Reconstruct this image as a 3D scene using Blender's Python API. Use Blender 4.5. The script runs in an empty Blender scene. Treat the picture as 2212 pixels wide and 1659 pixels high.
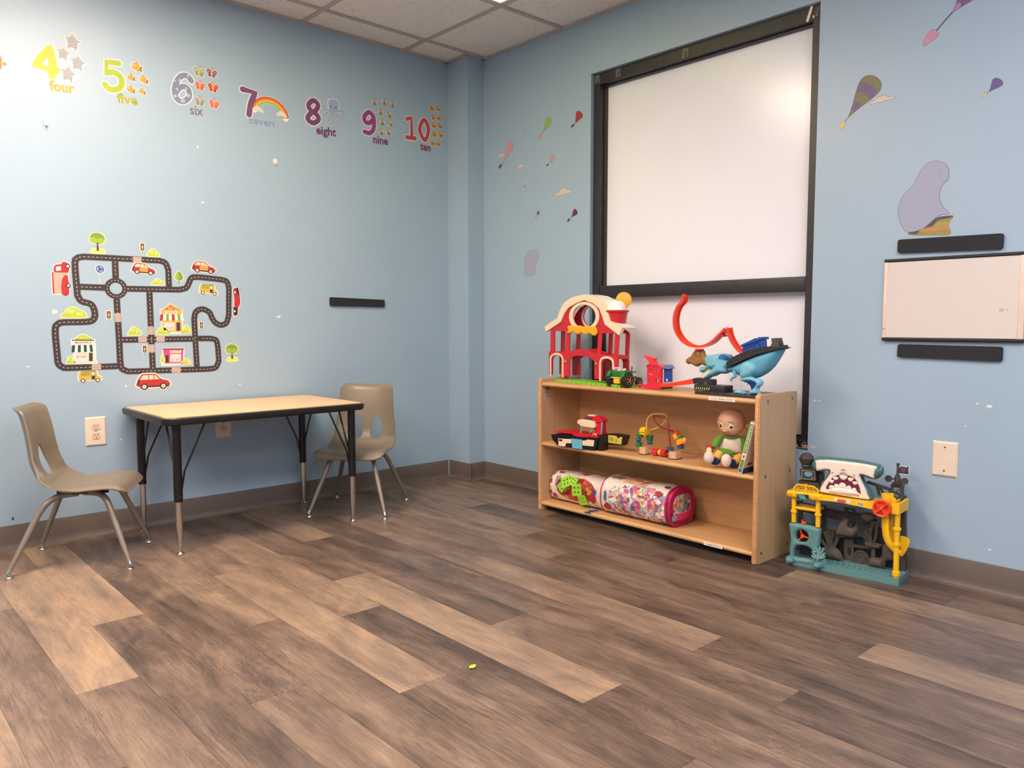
import bpy, bmesh, math, random
from mathutils import Vector, Matrix
from mathutils.geometry import tessellate_polygon, delaunay_2d_cdt
random.seed(7)
SC = bpy.context.scene
COL = SC.collection
PI = math.pi

# ------------------------------------------------------------------ camera
cam_d = bpy.data.cameras.new('camera')
cam_d.sensor_fit = 'HORIZONTAL'
cam_d.sensor_width = 36.0
cam_d.lens = 27.167
cam = bpy.data.objects.new('camera', cam_d)
COL.objects.link(cam)
_yaw, _pit, _rol = math.radians(42.22), math.radians(4.52), math.radians(-0.05)
_f = Vector((math.sin(_yaw)*math.cos(_pit), math.cos(_yaw)*math.cos(_pit), -math.sin(_pit)))
_r = Vector((math.cos(_yaw), -math.sin(_yaw), 0))
_u = _r.cross(_f)
_r2 = _r*math.cos(_rol) + _u*math.sin(_rol)
_u2 = -_r*math.sin(_rol) + _u*math.cos(_rol)
cam.matrix_world = Matrix(((_r2.x, _u2.x, -_f.x, 0), (_r2.y, _u2.y, -_f.y, 0), (_r2.z, _u2.z, -_f.z, 0.929), (0, 0, 0, 1)))
SC.camera = cam

# ------------------------------------------------------------------ world, exposure
world = bpy.data.worlds.new('world')
SC.world = world
world.use_nodes = True
world.node_tree.nodes['Background'].inputs[0].default_value = (0.8, 0.85, 0.9, 1)
world.node_tree.nodes['Background'].inputs[1].default_value = 0.3
SC.view_settings.view_transform = 'Standard'
SC.view_settings.look = 'None'
SC.view_settings.exposure = 0.14
SC.view_settings.gamma = 1.0
SC.view_settings.use_curve_mapping = False

# ------------------------------------------------------------------ materials
def lin(c):
    c = c/255.0
    return c/12.92 if c <= 0.04045 else ((c+0.055)/1.055)**2.4
def S(r, g, b):
    return (lin(r), lin(g), lin(b), 1)
MATS = {}
def M(name, rgb, rough=0.5, metal=0.0, var=0.06, scale=30, bump=0.0, bscale=200, spec=0.5, coat=0.0, emit=0, trans=0.0, alpha=1.0):
    if name in MATS: return MATS[name]
    m = bpy.data.materials.new(name); m.use_nodes = True
    nt = m.node_tree; b = nt.nodes['Principled BSDF']
    c = S(*rgb)
    tc = nt.nodes.new('ShaderNodeTexCoord')
    nz = nt.nodes.new('ShaderNodeTexNoise'); nz.inputs['Scale'].default_value = scale; nz.inputs['Detail'].default_value = 3
    nt.links.new(tc.outputs['Object'], nz.inputs['Vector'])
    mr = nt.nodes.new('ShaderNodeMapRange'); mr.inputs[1].default_value = 0.3; mr.inputs[2].default_value = 0.7
    mr.inputs[3].default_value = 1-var; mr.inputs[4].default_value = 1+var*0.5
    nt.links.new(nz.outputs[0], mr.inputs[0])
    mx = nt.nodes.new('ShaderNodeVectorMath'); mx.operation = 'SCALE'
    mx.inputs[0].default_value = c[:3]; nt.links.new(mr.outputs[0], mx.inputs['Scale'])
    nt.links.new(mx.outputs[0], b.inputs['Base Color'])
    b.inputs['Roughness'].default_value = rough; b.inputs['Metallic'].default_value = metal
    b.inputs['Specular IOR Level'].default_value = spec
    b.inputs['Coat Weight'].default_value = coat
    if coat: b.inputs['Coat Roughness'].default_value = 0.15
    if emit:
        b.inputs['Emission Color'].default_value = c; b.inputs['Emission Strength'].default_value = emit
    if trans: b.inputs['Transmission Weight'].default_value = trans
    if alpha < 1: b.inputs['Alpha'].default_value = alpha
    if bump:
        n2 = nt.nodes.new('ShaderNodeTexNoise'); n2.inputs['Scale'].default_value = bscale; n2.inputs['Detail'].default_value = 4
        nt.links.new(tc.outputs['Object'], n2.inputs['Vector'])
        bp = nt.nodes.new('ShaderNodeBump'); bp.inputs['Strength'].default_value = bump; bp.inputs['Distance'].default_value = 0.002
        nt.links.new(n2.outputs[0], bp.inputs['Height']); nt.links.new(bp.outputs[0], b.inputs['Normal'])
    MATS[name] = m
    return m

# ------------------------------------------------------------------ frames: (a, b, d) -> world ; a along the plane, b up, d out of it
def FR(ox, oy, ux, uy, h=0.0):
    def f(a, b, d=0.0):
        return Vector((ox+a*ux+d*uy, oy+a*uy-d*ux, b+h))
    f.q = (ox, oy, ux, uy)
    return f
LW = FR(*(0.00000,3.70000,1.00000,0.00000))
RW = FR(*(2.96600,0.00000,0.00000,-1.00000))
SF = FR(*(2.64800,0.00000,0.00000,-1.00000))
WF = FR(*(2.98800,0.00000,0.00000,-1.00000))

def cr(pts, n=6, closed=False):
    """Catmull-Rom through points of any dimension"""
    P = [Vector(p) for p in pts]; out = []
    N = len(P)
    rng = range(N) if closed else range(N-1)
    for i in rng:
        p0 = P[(i-1) % N] if (closed or i > 0) else P[0]*2-P[1]
        p1 = P[i]; p2 = P[(i+1) % N]
        p3 = P[(i+2) % N] if (closed or i+2 < N) else P[-1]*2-P[-2]
        for k in range(n):
            t = k/n
            out.append(0.5*((2*p1)+(p2-p0)*t+(2*p0-5*p1+4*p2-p3)*t*t+(3*p1-p0-3*p2+p3)*t**3))
    if not closed: out.append(P[-1].copy())
    return [tuple(v) for v in out]
def circ(cx, cy, rx, ry=None, n=24, a0=0, rot=0):
    ry = rx if ry is None else ry
    o = []
    for i in range(n):
        t = a0+2*PI*i/n; x, y = rx*math.cos(t), ry*math.sin(t)
        o.append((cx+x*math.cos(rot)-y*math.sin(rot), cy+x*math.sin(rot)+y*math.cos(rot)))
    return o
def rrect(x0, y0, x1, y1, r, n=5):
    o = []
    for cx, cy, a in ((x1-r, y1-r, 0), (x0+r, y1-r, PI/2), (x0+r, y0+r, PI), (x1-r, y0+r, 1.5*PI)):
        for i in range(n+1):
            t = a+PI/2*i/n; o.append((cx+r*math.cos(t), cy+r*math.sin(t)))
    return o
def offset_poly(pts, k):
    """grow a polygon outwards by k"""
    n = len(pts); A = sum(pts[i][0]*pts[(i+1) % n][1]-pts[(i+1) % n][0]*pts[i][1] for i in range(n))
    s = 1 if A > 0 else -1; o = []
    for i in range(n):
        p0, p1, p2 = Vector(pts[i-1]), Vector(pts[i]), Vector(pts[(i+1) % n])
        e1 = (p1-p0); e2 = (p2-p1)
        if e1.length < 1e-7 or e2.length < 1e-7: o.append(tuple(p1)); continue
        e1.normalize(); e2.normalize()
        n1 = Vector((e1.y, -e1.x))*s; n2 = Vector((e2.y, -e2.x))*s
        m = n1+n2
        if m.length < 1e-4: m = n1.copy()
        m.normalize(); c = max(0.5, m.dot(n1))
        o.append(tuple(p1+m*(k/c)))
    return o

class MB:
    def __init__(s): s.bm = bmesh.new(); s.m = []; s.sm = True
    def mi(s, m):
        if m not in s.m: s.m.append(m)
        return s.m.index(m)
    def face(s, vs, m):
        try:
            f = s.bm.faces.new(vs); f.material_index = s.mi(m); f.smooth = True; return f
        except ValueError: return None
    def box(s, c, size, m, rot=None, bev=0.0):
        c = Vector(c); hx, hy, hz = size[0]/2, size[1]/2, size[2]/2
        R = rot if rot is not None else Matrix.Identity(3)
        tb = bmesh.new()
        vs = [tb.verts.new((x*hx, y*hy, z*hz)) for x in (-1, 1) for y in (-1, 1) for z in (-1, 1)]
        for q in ((0, 1, 3, 2), (4, 6, 7, 5), (0, 4, 5, 1), (2, 3, 7, 6), (0, 2, 6, 4), (1, 5, 7, 3)): tb.faces.new([vs[i] for i in q])
        if bev > 0:
            bmesh.ops.bevel(tb, geom=list(tb.edges), offset=min(bev, hx*.95, hy*.95, hz*.95), segments=3, affect='EDGES', profile=0.5)
        s.merge(tb, m, lambda v: R @ v+c)
        return s
    def merge(s, tb, m, fn):
        mp = {v: s.bm.verts.new(fn(v.co)) for v in tb.verts}
        for f in tb.faces: s.face([mp[v] for v in f.verts], m)
        tb.free()
    def obox(s, fr, a0, a1, b0, b1, d0, d1, m, bev=0.0):
        """box in a frame"""
        tb = bmesh.new()
        hx, hy, hz = (a1-a0)/2, (b1-b0)/2, (d1-d0)/2
        vs = [tb.verts.new((x*hx, y*hy, z*hz)) for x in (-1, 1) for y in (-1, 1) for z in (-1, 1)]
        for q in ((0, 1, 3, 2), (4, 6, 7, 5), (0, 4, 5, 1), (2, 3, 7, 6), (0, 2, 6, 4), (1, 5, 7, 3)): tb.faces.new([vs[i] for i in q])
        if bev > 0:
            bmesh.ops.bevel(tb, geom=list(tb.edges), offset=min(bev, abs(hx)*.95, abs(hy)*.95, abs(hz)*.95), segments=3, affect='EDGES', profile=0.5)
        s.merge(tb, m, lambda v: fr((a0+a1)/2+v.x, (b0+b1)/2+v.y, (d0+d1)/2+v.z))
        return s
    def tube(s, path, r, m, n=10, closed=False, cap=True):
        P = [Vector(p) for p in path]; N = len(P)
        rad = r if isinstance(r, (list, tuple)) else [r]*N
        T = []
        for i in range(N):
            if closed: t = P[(i+1) % N]-P[i-1]
            elif i == 0: t = P[1]-P[0]
            elif i == N-1: t = P[-1]-P[-2]
            else: t = (P[i+1]-P[i]).normalized()+(P[i]-P[i-1]).normalized()
            T.append(t.normalized() if t.length > 1e-9 else Vector((0, 0, 1)))
        up = Vector((0, 0, 1)) if abs(T[0].z) < 0.9 else Vector((1, 0, 0))
        nrm = (up-T[0]*up.dot(T[0])).normalized(); rings = []
        for i in range(N):
            nrm = (nrm-T[i]*nrm.dot(T[i]))
            nrm = nrm.normalized() if nrm.length > 1e-6 else T[i].orthogonal().normalized()
            bi = T[i].cross(nrm)
            rings.append([s.bm.verts.new(P[i]+(nrm*math.cos(2*PI*k/n)+bi*math.sin(2*PI*k/n))*rad[i]) for k in range(n)])
        for i in range(N if closed else N-1):
            A, B = rings[i], rings[(i+1) % N]
            for k in range(n): s.face([A[k], A[(k+1) % n], B[(k+1) % n], B[k]], m)
        if cap and not closed:
            s.face(rings[0][::-1], m); s.face(rings[-1], m)
        return s
    def cyl(s, p0, p1, r0, m, r1=None, n=20):
        return s.tube([p0, p1], [r0, r0 if r1 is None else r1], m, n)
    def lathe(s, prof, c, m, axis=(0, 0, 1), n=24):
        """prof: (radius, height) along axis from c"""
        ax = Vector(axis).normalized(); e = ax.orthogonal().normalized(); g = ax.cross(e); c = Vector(c); rings = []
        for r, h in prof:
            rings.append([s.bm.verts.new(c+ax*h+(e*math.cos(2*PI*k/n)+g*math.sin(2*PI*k/n))*max(r, 1e-5)) for k in range(n)])
        for A, B in zip(rings, rings[1:]):
            for k in range(n): s.face([A[k], A[(k+1) % n], B[(k+1) % n], B[k]], m)
        s.face(rings[0][::-1], m); s.face(rings[-1], m)
        return s
    def ball(s, c, r, m, rot=None, nu=20, nv=12, half=False):
        c = Vector(c); r = r if isinstance(r, (tuple, list)) else (r, r, r)
        R = rot if rot is not None else Matrix.Identity(3); rings = []
        for j in range(1, nv):
            ph = PI*j/nv
            rings.append([s.bm.verts.new(c+R @ Vector((r[0]*math.sin(ph)*math.cos(2*PI*k/nu), r[1]*math.sin(ph)*math.sin(2*PI*k/nu), r[2]*math.cos(ph)))) for k in range(nu)])
        t = s.bm.verts.new(c+R @ Vector((0, 0, r[2]))); b = s.bm.verts.new(c+R @ Vector((0, 0, -r[2])))
        for k in range(nu): s.face([t, rings[0][k], rings[0][(k+1) % nu]], m); s.face([b, rings[-1][(k+1) % nu], rings[-1][k]], m)
        for A, B in zip(rings, rings[1:]):
            for k in range(nu): s.face([A[k], B[k], B[(k+1) % nu], A[(k+1) % nu]], m)
        return s
    def prism(s, loops, fr, d0, d1, m, side=None, flat=True):
        """loops: outer polygon or [outer, hole, ...]; solid from d0 to d1"""
        if not isinstance(loops[0][0], (tuple, list, Vector)): loops = [loops]
        flatp = [p for L in loops for p in L]
        tris = tessellate_polygon([[Vector((p[0], p[1], 0)) for p in L] for L in loops])
        F = [s.bm.verts.new(fr(p[0], p[1], d1)) for p in flatp]; B = [s.bm.verts.new(fr(p[0], p[1], d0)) for p in flatp]
        for t in tris:
            s.face([F[i] for i in t], m); s.face([B[i] for i in t[::-1]], m)
        i0 = 0
        for L in loops:
            n = len(L)
            for i in range(n):
                a, b = i0+i, i0+(i+1) % n
                s.face([F[a], F[b], B[b], B[a]], side or m)
            i0 += n
        return s
    def stroke(s, pts, w, fr, d0, d1, m, closed=False):
        """thick polyline with round ends and joints"""
        P = [Vector((p[0], p[1])) for p in pts]; P = [p for i, p in enumerate(P) if i == 0 or (p-P[i-1]).length > 1e-5]; N = len(P); h = w/2
        if closed:
            L = []; R = []
            for i in range(N):
                t = (P[(i+1) % N]-P[i-1]).normalized(); nn = Vector((-t.y, t.x)); L.append(P[i]+nn*h); R.append(P[i]-nn*h)
            return s.prism([[tuple(p) for p in L], [tuple(p) for p in R]] if abs(sum(L[i].x*L[(i+1)%N].y-L[(i+1)%N].x*L[i].y for i in range(N))) > abs(sum(R[i].x*R[(i+1)%N].y-R[(i+1)%N].x*R[i].y for i in range(N))) else [[tuple(p) for p in R], [tuple(p) for p in L]], fr, d0, d1, m)
        L = []; R = []
        for i in range(N):
            if i == 0: t = P[1]-P[0]
            elif i == N-1: t = P[-1]-P[-2]
            else: t = (P[i+1]-P[i]).normalized()+(P[i]-P[i-1]).normalized()
            t.normalize(); nn = Vector((-t.y, t.x))
            L.append(P[i]+nn*h); R.append(P[i]-nn*h)
        t0 = (P[1]-P[0]).normalized(); t1 = (P[-1]-P[-2]).normalized()
        a0 = math.atan2(t0.y, t0.x); a1 = math.atan2(t1.y, t1.x)
        cap1 = [P[-1]+Vector((math.cos(a1+PI/2-PI*k/8), math.sin(a1+PI/2-PI*k/8)))*h for k in range(1, 8)]
        cap0 = [P[0]+Vector((math.cos(a0-PI/2-PI*k/8), math.sin(a0-PI/2-PI*k/8)))*h for k in range(1, 8)]
        s.strip(L, R, cap0, cap1, P, fr, d0, d1, m)
        return s
    def strip(s, L, R, cap0, cap1, P, fr, d0, d1, m):
        N = len(L)
        for d, fl in ((d1, 1), (d0, 0)):
            e_ = lambda i: .00010*i/N if fl else 0
            l = [s.bm.verts.new(fr(p.x, p.y, d+e_(i))) for i, p in enumerate(L)]; r = [s.bm.verts.new(fr(p.x, p.y, d+e_(i))) for i, p in enumerate(R)]
            c1 = [s.bm.verts.new(fr(p.x, p.y, d+e_(N))) for p in cap1]; c0 = [s.bm.verts.new(fr(p.x, p.y, d)) for p in cap0]
            for i in range(N-1): s.face([l[i], r[i], r[i+1], l[i+1]], m)
            s.face([l[-1]]+c1+[r[-1]], m); s.face([r[0]]+c0+[l[0]], m)
            if fl: top = l+c1+r[::-1]+c0
            else: bot = l+c1+r[::-1]+c0
        n = len(top)
        for i in range(n): s.face([top[i], top[(i+1) % n], bot[(i+1) % n], bot[i]], m)
    def puff(s, outline, fr, T, D, m, step=0.006, d=0.0, back=True, holes=(), flatten=1.0, Tb=None):
        """inflated solid from an outline: half thickness T, rounding over distance D"""
        loops = [outline]+list(holes)
        segs = []
        for L in loops:
            n = len(L)
            for i in range(n): segs.append((Vector(L[i][:2]), Vector(L[(i+1) % n][:2])))
        def dist(p):
            b = 1e9
            for a, c in segs:
                e = c-a; q = e.length_squared
                t = 0 if q < 1e-14 else max(0, min(1, (p-a).dot(e)/q)); b = min(b, (p-a-e*t).length)
            return b
        xs = [p[0] for p in outline]; ys = [p[1] for p in outline]
        def inside(p):
            r = False
            for L in loops:
                n = len(L); j = n-1
                for i in range(n):
                    if (L[i][1] > p.y) != (L[j][1] > p.y) and p.x < (L[j][0]-L[i][0])*(p.y-L[i][1])/(L[j][1]-L[i][1])+L[i][0]: r = not r
                    j = i
            return r
        V = []; E = []
        for L in loops:
            R = []
            n = len(L)
            for i in range(n):
                a = Vector(L[i][:2]); b = Vector(L[(i+1) % n][:2]); k = max(1, int((b-a).length/step))
                for j in range(k): R.append(a.lerp(b, j/k))
            i0 = len(V); V += R; E += [(i0+i, i0+(i+1) % len(R)) for i in range(len(R))]
        nb = len(V); y = min(ys); row = 0
        while y < max(ys):
            x = min(xs)+(row % 2)*step/2
            while x < max(xs):
                p = Vector((x, y))
                if inside(p) and dist(p) > step*0.45: V.append(p)
                x += step
            y += step*0.87; row += 1
        # a fine ring close to the border for a round edge
        for i in range(nb):
            pass
        vs, es, fs, ov, oe, of = delaunay_2d_cdt(V, E, [], 0, 1e-6)
        fs = [f for f in fs if inside((vs[f[0]]+vs[f[1]]+vs[f[2]])/3)]
        Tb = T if Tb is None else Tb
        H = []
        for v in vs:
            q = min(1, dist(v)/D); H.append(math.sqrt(max(0, 1-(1-q)**2)))
        used = set(i for f in fs for i in f)
        F = {i: s.bm.verts.new(fr(vs[i].x, vs[i].y, d+T*H[i]*flatten)) for i in used}
        if back:
            B = {i: (F[i] if H[i] < 1e-4 else s.bm.verts.new(fr(vs[i].x, vs[i].y, d-Tb*H[i]))) for i in used}
        for f in fs:
            s.face([F[i] for i in f], m)
            if back: s.face([B[i] for i in f[::-1]], m)
        return s
    def text(s, txt, fr, a, b, m, size=None, width=None, d=0.001, bold=0.0, rot=0.0, align='LEFT', height=None):
        tris, w, h = text_mesh(txt, bold)
        k = size if size else (width/w)
        kx = width/w if width else k; ky = height/h if height else k
        if size and not width: kx = ky = size
        ox = 0 if align == 'LEFT' else -w*kx/2
        cs, sn = math.cos(rot), math.sin(rot)
        vmap = {}
        verts, polys = tris
        for i, (x, y) in enumerate(verts):
            X, Y = x*kx+ox, y*ky
            vmap[i] = s.bm.verts.new(fr(a+X*cs-Y*sn, b+X*sn+Y*cs, d))
        for p in polys: s.face([vmap[i] for i in p], m)
        return s
    def build(s, name, parent=None, label=None, cat=None, group=None, kind=None, recalc=True, sharp=35, origin=None):
        if name.endswith('_sticker') or name in ('label_strip', 'border_strip'):
            for f in s.bm.faces: f.smooth = False
        if recalc: bmesh.ops.recalc_face_normals(s.bm, faces=list(s.bm.faces))
        me = bpy.data.meshes.new(name)
        s.bm.to_mesh(me); s.bm.free()
        for m in s.m: me.materials.append(m)
        try: me.set_sharp_from_angle(angle=math.radians(sharp))
        except Exception: pass
        o = bpy.data.objects.new(name, me); COL.objects.link(o)
        if parent is not None:
            o.parent = parent
            off = WPOS.get(parent.name, Vector((0, 0, 0)))
            if off.length > 0:
                me.transform(Matrix.Translation(-off))
            WPOS[o.name] = off.copy()
        elif origin != 'keep':
            vs = [v.co for v in me.vertices]
            if vs:
                mn = [min(v[i] for v in vs) for i in range(3)]; mxx = [max(v[i] for v in vs) for i in range(3)]
                c = Vector(((mn[0]+mxx[0])/2, (mn[1]+mxx[1])/2, mn[2]))
                if kind != 'structure':
                    me.transform(Matrix.Translation(-c)); o.location = c; WPOS[o.name] = c.copy()
        tag(o, label, cat, group, kind)
        return o
WPOS = {}
TXT = {}
def text_mesh(txt, bold):
    key = (txt, bold)
    if key in TXT: return TXT[key]
    c = bpy.data.curves.new('lettering', 'FONT'); c.body = txt; c.size = 1.0; c.offset = bold; c.resolution_u = 3; c.fill_mode = 'FRONT'
    o = bpy.data.objects.new('lettering', c); COL.objects.link(o)
    dg = bpy.context.evaluated_depsgraph_get(); e = o.evaluated_get(dg); me = e.to_mesh()
    vs = [(v.co.x, v.co.y) for v in me.vertices]; ps = [tuple(p.vertices) for p in me.polygons]
    e.to_mesh_clear(); bpy.data.objects.remove(o); bpy.data.curves.remove(c)
    x0 = min(v[0] for v in vs); x1 = max(v[0] for v in vs); y1 = max(v[1] for v in vs)
    vs = [(v[0]-x0, v[1]) for v in vs]
    TXT[key] = ((vs, ps), x1-x0, y1)
    return TXT[key]
def tag(o, label=None, cat=None, group=None, kind=None):
    if label: o['label'] = label
    if cat: o['category'] = cat
    if group: o['group'] = group
    if kind: o['kind'] = kind
def thing(name, loc, label, cat, group=None, kind=None):
    """an Empty at the thing's base; parts are given in world coordinates"""
    o = bpy.data.objects.new(name, None); COL.objects.link(o); o.location = loc; o.empty_display_size = 0.05
    WPOS[o.name] = Vector(loc); tag(o, label, cat, group, kind)
    return o
def lthing(name, label, cat, group=None):
    """an Empty whose parts are given in its own coordinates"""
    o = bpy.data.objects.new(name, None); COL.objects.link(o); o.empty_display_size = 0.05
    tag(o, label, cat, group)
    return o
def copy_tree(o, parent=None):
    c = o.copy(); COL.objects.link(c)
    if parent is not None: c.parent = parent
    for ch in list(o.children): copy_tree(ch, c)
    return c

# ------------------------------------------------------------------ palette
MAROON = M('trim_black', (33, 31, 36), 0.45, var=0.2, scale=12)
CHROME = M('chrome', (200, 196, 190), 0.22, 1.0, var=0.03)
BLACKM = M('black_enamel', (18, 18, 20), 0.35)
PLATE = M('cream_plate', (226, 208, 190), 0.4, var=0.02)
WHITE = M('white_plastic', (232, 228, 224), 0.4, var=0.02)
GREYP = M('pewter_tube', (138, 126, 114), 0.38, 0.35)

# ================================================================== SETTING
X0, Y0, H = 2.966, 3.70, 2.44
XB, YB = -2.40, -2.60

def wall_mat():
    m = bpy.data.materials.new('blue_wall_paint'); m.use_nodes = True; nt = m.node_tree; b = nt.nodes['Principled BSDF']
    tc = nt.nodes.new('ShaderNodeTexCoord')
    n = nt.nodes.new('ShaderNodeTexNoise'); n.inputs['Scale'].default_value = 1.7; n.inputs['Detail'].default_value = 5
    nt.links.new(tc.outputs['Object'], n.inputs['Vector'])
    r = nt.nodes.new('ShaderNodeValToRGB')
    r.color_ramp.elements[0].position = 0.3; r.color_ramp.elements[0].color = S(154, 178, 199)
    r.color_ramp.elements[1].position = 0.7; r.color_ramp.elements[1].color = S(158, 182, 203)
    nt.links.new(n.outputs[0], r.inputs[0]); nt.links.new(r.outputs[0], b.inputs['Base Color'])
    b.inputs['Roughness'].default_value = 0.42; b.inputs['Specular IOR Level'].default_value = 0.65
    n2 = nt.nodes.new('ShaderNodeTexNoise'); n2.inputs['Scale'].default_value = 130; n2.inputs['Detail'].default_value = 3
    nt.links.new(tc.outputs['Object'], n2.inputs['Vector'])
    bp = nt.nodes.new('ShaderNodeBump'); bp.inputs['Strength'].default_value = 0.35; bp.inputs['Distance'].default_value = 0.0012
    nt.links.new(n2.outputs[0], bp.inputs['Height']); nt.links.new(bp.outputs[0], b.inputs['Normal'])
    return m
WALL = wall_mat()

def grid_mat(name, dark, light, sx, sy, sz, rough=0.5, detail=8, dist=2.0):
    """wood grain: noise stretched along one axis"""
    m = bpy.data.materials.new(name); m.use_nodes = True; nt = m.node_tree; b = nt.nodes['Principled BSDF']
    tc = nt.nodes.new('ShaderNodeTexCoord'); mp = nt.nodes.new('ShaderNodeMapping'); mp.inputs['Scale'].default_value = (sx, sy, sz)
    nt.links.new(tc.outputs['Object'], mp.inputs['Vector'])
    n = nt.nodes.new('ShaderNodeTexNoise'); n.inputs['Scale'].default_value = 1; n.inputs['Detail'].default_value = detail; n.inputs['Distortion'].default_value = dist
    nt.links.new(mp.outputs[0], n.inputs['Vector'])
    r = nt.nodes.new('ShaderNodeValToRGB')
    r.color_ramp.elements[0].position = 0.35; r.color_ramp.elements[0].color = S(*dark)
    r.color_ramp.elements[1].position = 0.62; r.color_ramp.elements[1].color = S(*light)
    nt.links.new(n.outputs[0], r.inputs[0]); nt.links.new(r.outputs[0], b.inputs['Base Color'])
    b.inputs['Roughness'].default_value = rough
    return m

# ---- floor: luxury planks, one mesh, tone per plank
def floor_mat():
    m = bpy.data.materials.new('plank_floor'); m.use_nodes = True; nt = m.node_tree; b = nt.nodes['Principled BSDF']
    L = nt.links.new
    at = nt.nodes.new('ShaderNodeAttribute'); at.attribute_name = 'plank'
    sep = nt.nodes.new('ShaderNodeSeparateColor'); L(at.outputs['Color'], sep.inputs[0])
    tc = nt.nodes.new('ShaderNodeTexCoord')
    off = nt.nodes.new('ShaderNodeVectorMath'); off.operation = 'SCALE'; L(at.outputs['Color'], off.inputs[0]); off.inputs['Scale'].default_value = 37.0
    add = nt.nodes.new('ShaderNodeVectorMath'); add.operation = 'ADD'; L(tc.outputs['Object'], add.inputs[0]); L(off.outputs[0], add.inputs[1])
    def noise(sc, scale, detail, dist, rough=0.5):
        mp = nt.nodes.new('ShaderNodeMapping'); mp.inputs['Scale'].default_value = sc; L(add.outputs[0], mp.inputs['Vector'])
        n = nt.nodes.new('ShaderNodeTexNoise'); n.inputs['Scale'].default_value = scale; n.inputs['Detail'].default_value = detail
        n.inputs['Distortion'].default_value = dist; n.inputs['Roughness'].default_value = rough
        L(mp.outputs[0], n.inputs['Vector']); return n
    big = noise((11, 1.3, 1), 1.0, 3, 0.9)          # broad bands along the plank
    grain = noise((95, 5.0, 1), 1.0, 6, 1.2, 0.65)        # fine grain
    blot = noise((14, 3.0, 1), 1.0, 5, 2.5)         # cathedral figure
    # rings from the blot noise
    mu = nt.nodes.new('ShaderNodeMath'); mu.operation = 'MULTIPLY'; L(blot.outputs[0], mu.inputs[0]); mu.inputs[1].default_value = 60
    si = nt.nodes.new('ShaderNodeMath'); si.operation = 'SINE'; L(mu.outputs[0], si.inputs[0])
    msk = noise((6, 1.8, 1), 1.0, 2, 0.5)
    mr = nt.nodes.new('ShaderNodeMapRange'); L(msk.outputs[0], mr.inputs[0]); mr.inputs[1].default_value = 0.5; mr.inputs[2].default_value = 0.68
    mm = nt.nodes.new('ShaderNodeMath'); mm.operation = 'MULTIPLY'; L(si.outputs[0], mm.inputs[0]); L(mr.outputs[0], mm.inputs[1])
    def madd(x, k, y):
        a = nt.nodes.new('ShaderNodeMath'); a.operation = 'MULTIPLY_ADD'; L(x, a.inputs[0]); a.inputs[1].default_value = k
        if isinstance(y, float): a.inputs[2].default_value = y
        else: L(y, a.inputs[2])
        return a.outputs[0]
    smoke = noise((7, 2.6, 1), 1.0, 5, 1.6, 0.6)     # cloudy dark patches
    fine = noise((260, 16, 1), 1.0, 4, 0.6, 0.7)
    # dark growth-line contours
    m2 = nt.nodes.new('ShaderNodeMath'); m2.operation = 'MULTIPLY'; L(smoke.outputs[0], m2.inputs[0]); m2.inputs[1].default_value = 9.0
    pp = nt.nodes.new('ShaderNodeMath'); pp.operation = 'PINGPONG'; L(m2.outputs[0], pp.inputs[0]); pp.inputs[1].default_value = 0.5
    ln = nt.nodes.new('ShaderNodeMapRange'); L(pp.outputs[0], ln.inputs[0]); ln.inputs[1].default_value = 0.0; ln.inputs[2].default_value = 0.07; ln.inputs[3].default_value = -1.0; ln.inputs[4].default_value = 0.0
    lm = nt.nodes.new('ShaderNodeMath'); lm.operation = 'MULTIPLY'; L(ln.outputs[0], lm.inputs[0]); L(mr.outputs[0], lm.inputs[1])
    v = madd(big.outputs[0], 0.60, -0.30)
    v = madd(smoke.outputs[0], 0.62, v)
    v = madd(lm.outputs[0], 0.10, v)
    v = madd(grain.outputs[0], 0.50, v)
    v = madd(fine.outputs[0], 0.46, v)
    v = madd(mm.outputs[0], 0.050, v)
    v = madd(sep.outputs[0], 0.62, v)
    v2 = madd(v, 0.94, -0.70)
    r = nt.nodes.new('ShaderNodeValToRGB'); L(v2, r.inputs[0])
    e = r.color_ramp.elements
    e[0].position = 0.0; e[0].color = S(50, 40, 35)
    e[1].position = 1.0; e[1].color = S(198, 160, 121)
    for p, c in ((0.15, (76, 62, 55)), (0.33, (106, 87, 76)), (0.5, (134, 112, 96)), (0.68, (161, 134, 110)), (0.85, (183, 148, 114))):
        x = e.new(p); x.color = S(*c)
    # seam darkening from uv-like attribute (distance to plank edge)
    L(r.outputs[0], b.inputs['Base Color'])
    rr = nt.nodes.new('ShaderNodeMapRange'); L(grain.outputs[0], rr.inputs[0]); rr.inputs[3].default_value = 0.30; rr.inputs[4].default_value = 0.46
    L(rr.outputs[0], b.inputs['Roughness'])
    bp = nt.nodes.new('ShaderNodeBump'); bp.inputs['Strength'].default_value = 0.25; bp.inputs['Distance'].default_value = 0.0008
    L(grain.outputs[0], bp.inputs['Height']); L(bp.outputs[0], b.inputs['Normal'])
    return m
FLOOR = floor_mat()
SEAM = M('plank_bevel', (64, 50, 44), 0.5)
PW, PX = 0.1514, 0.446
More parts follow.
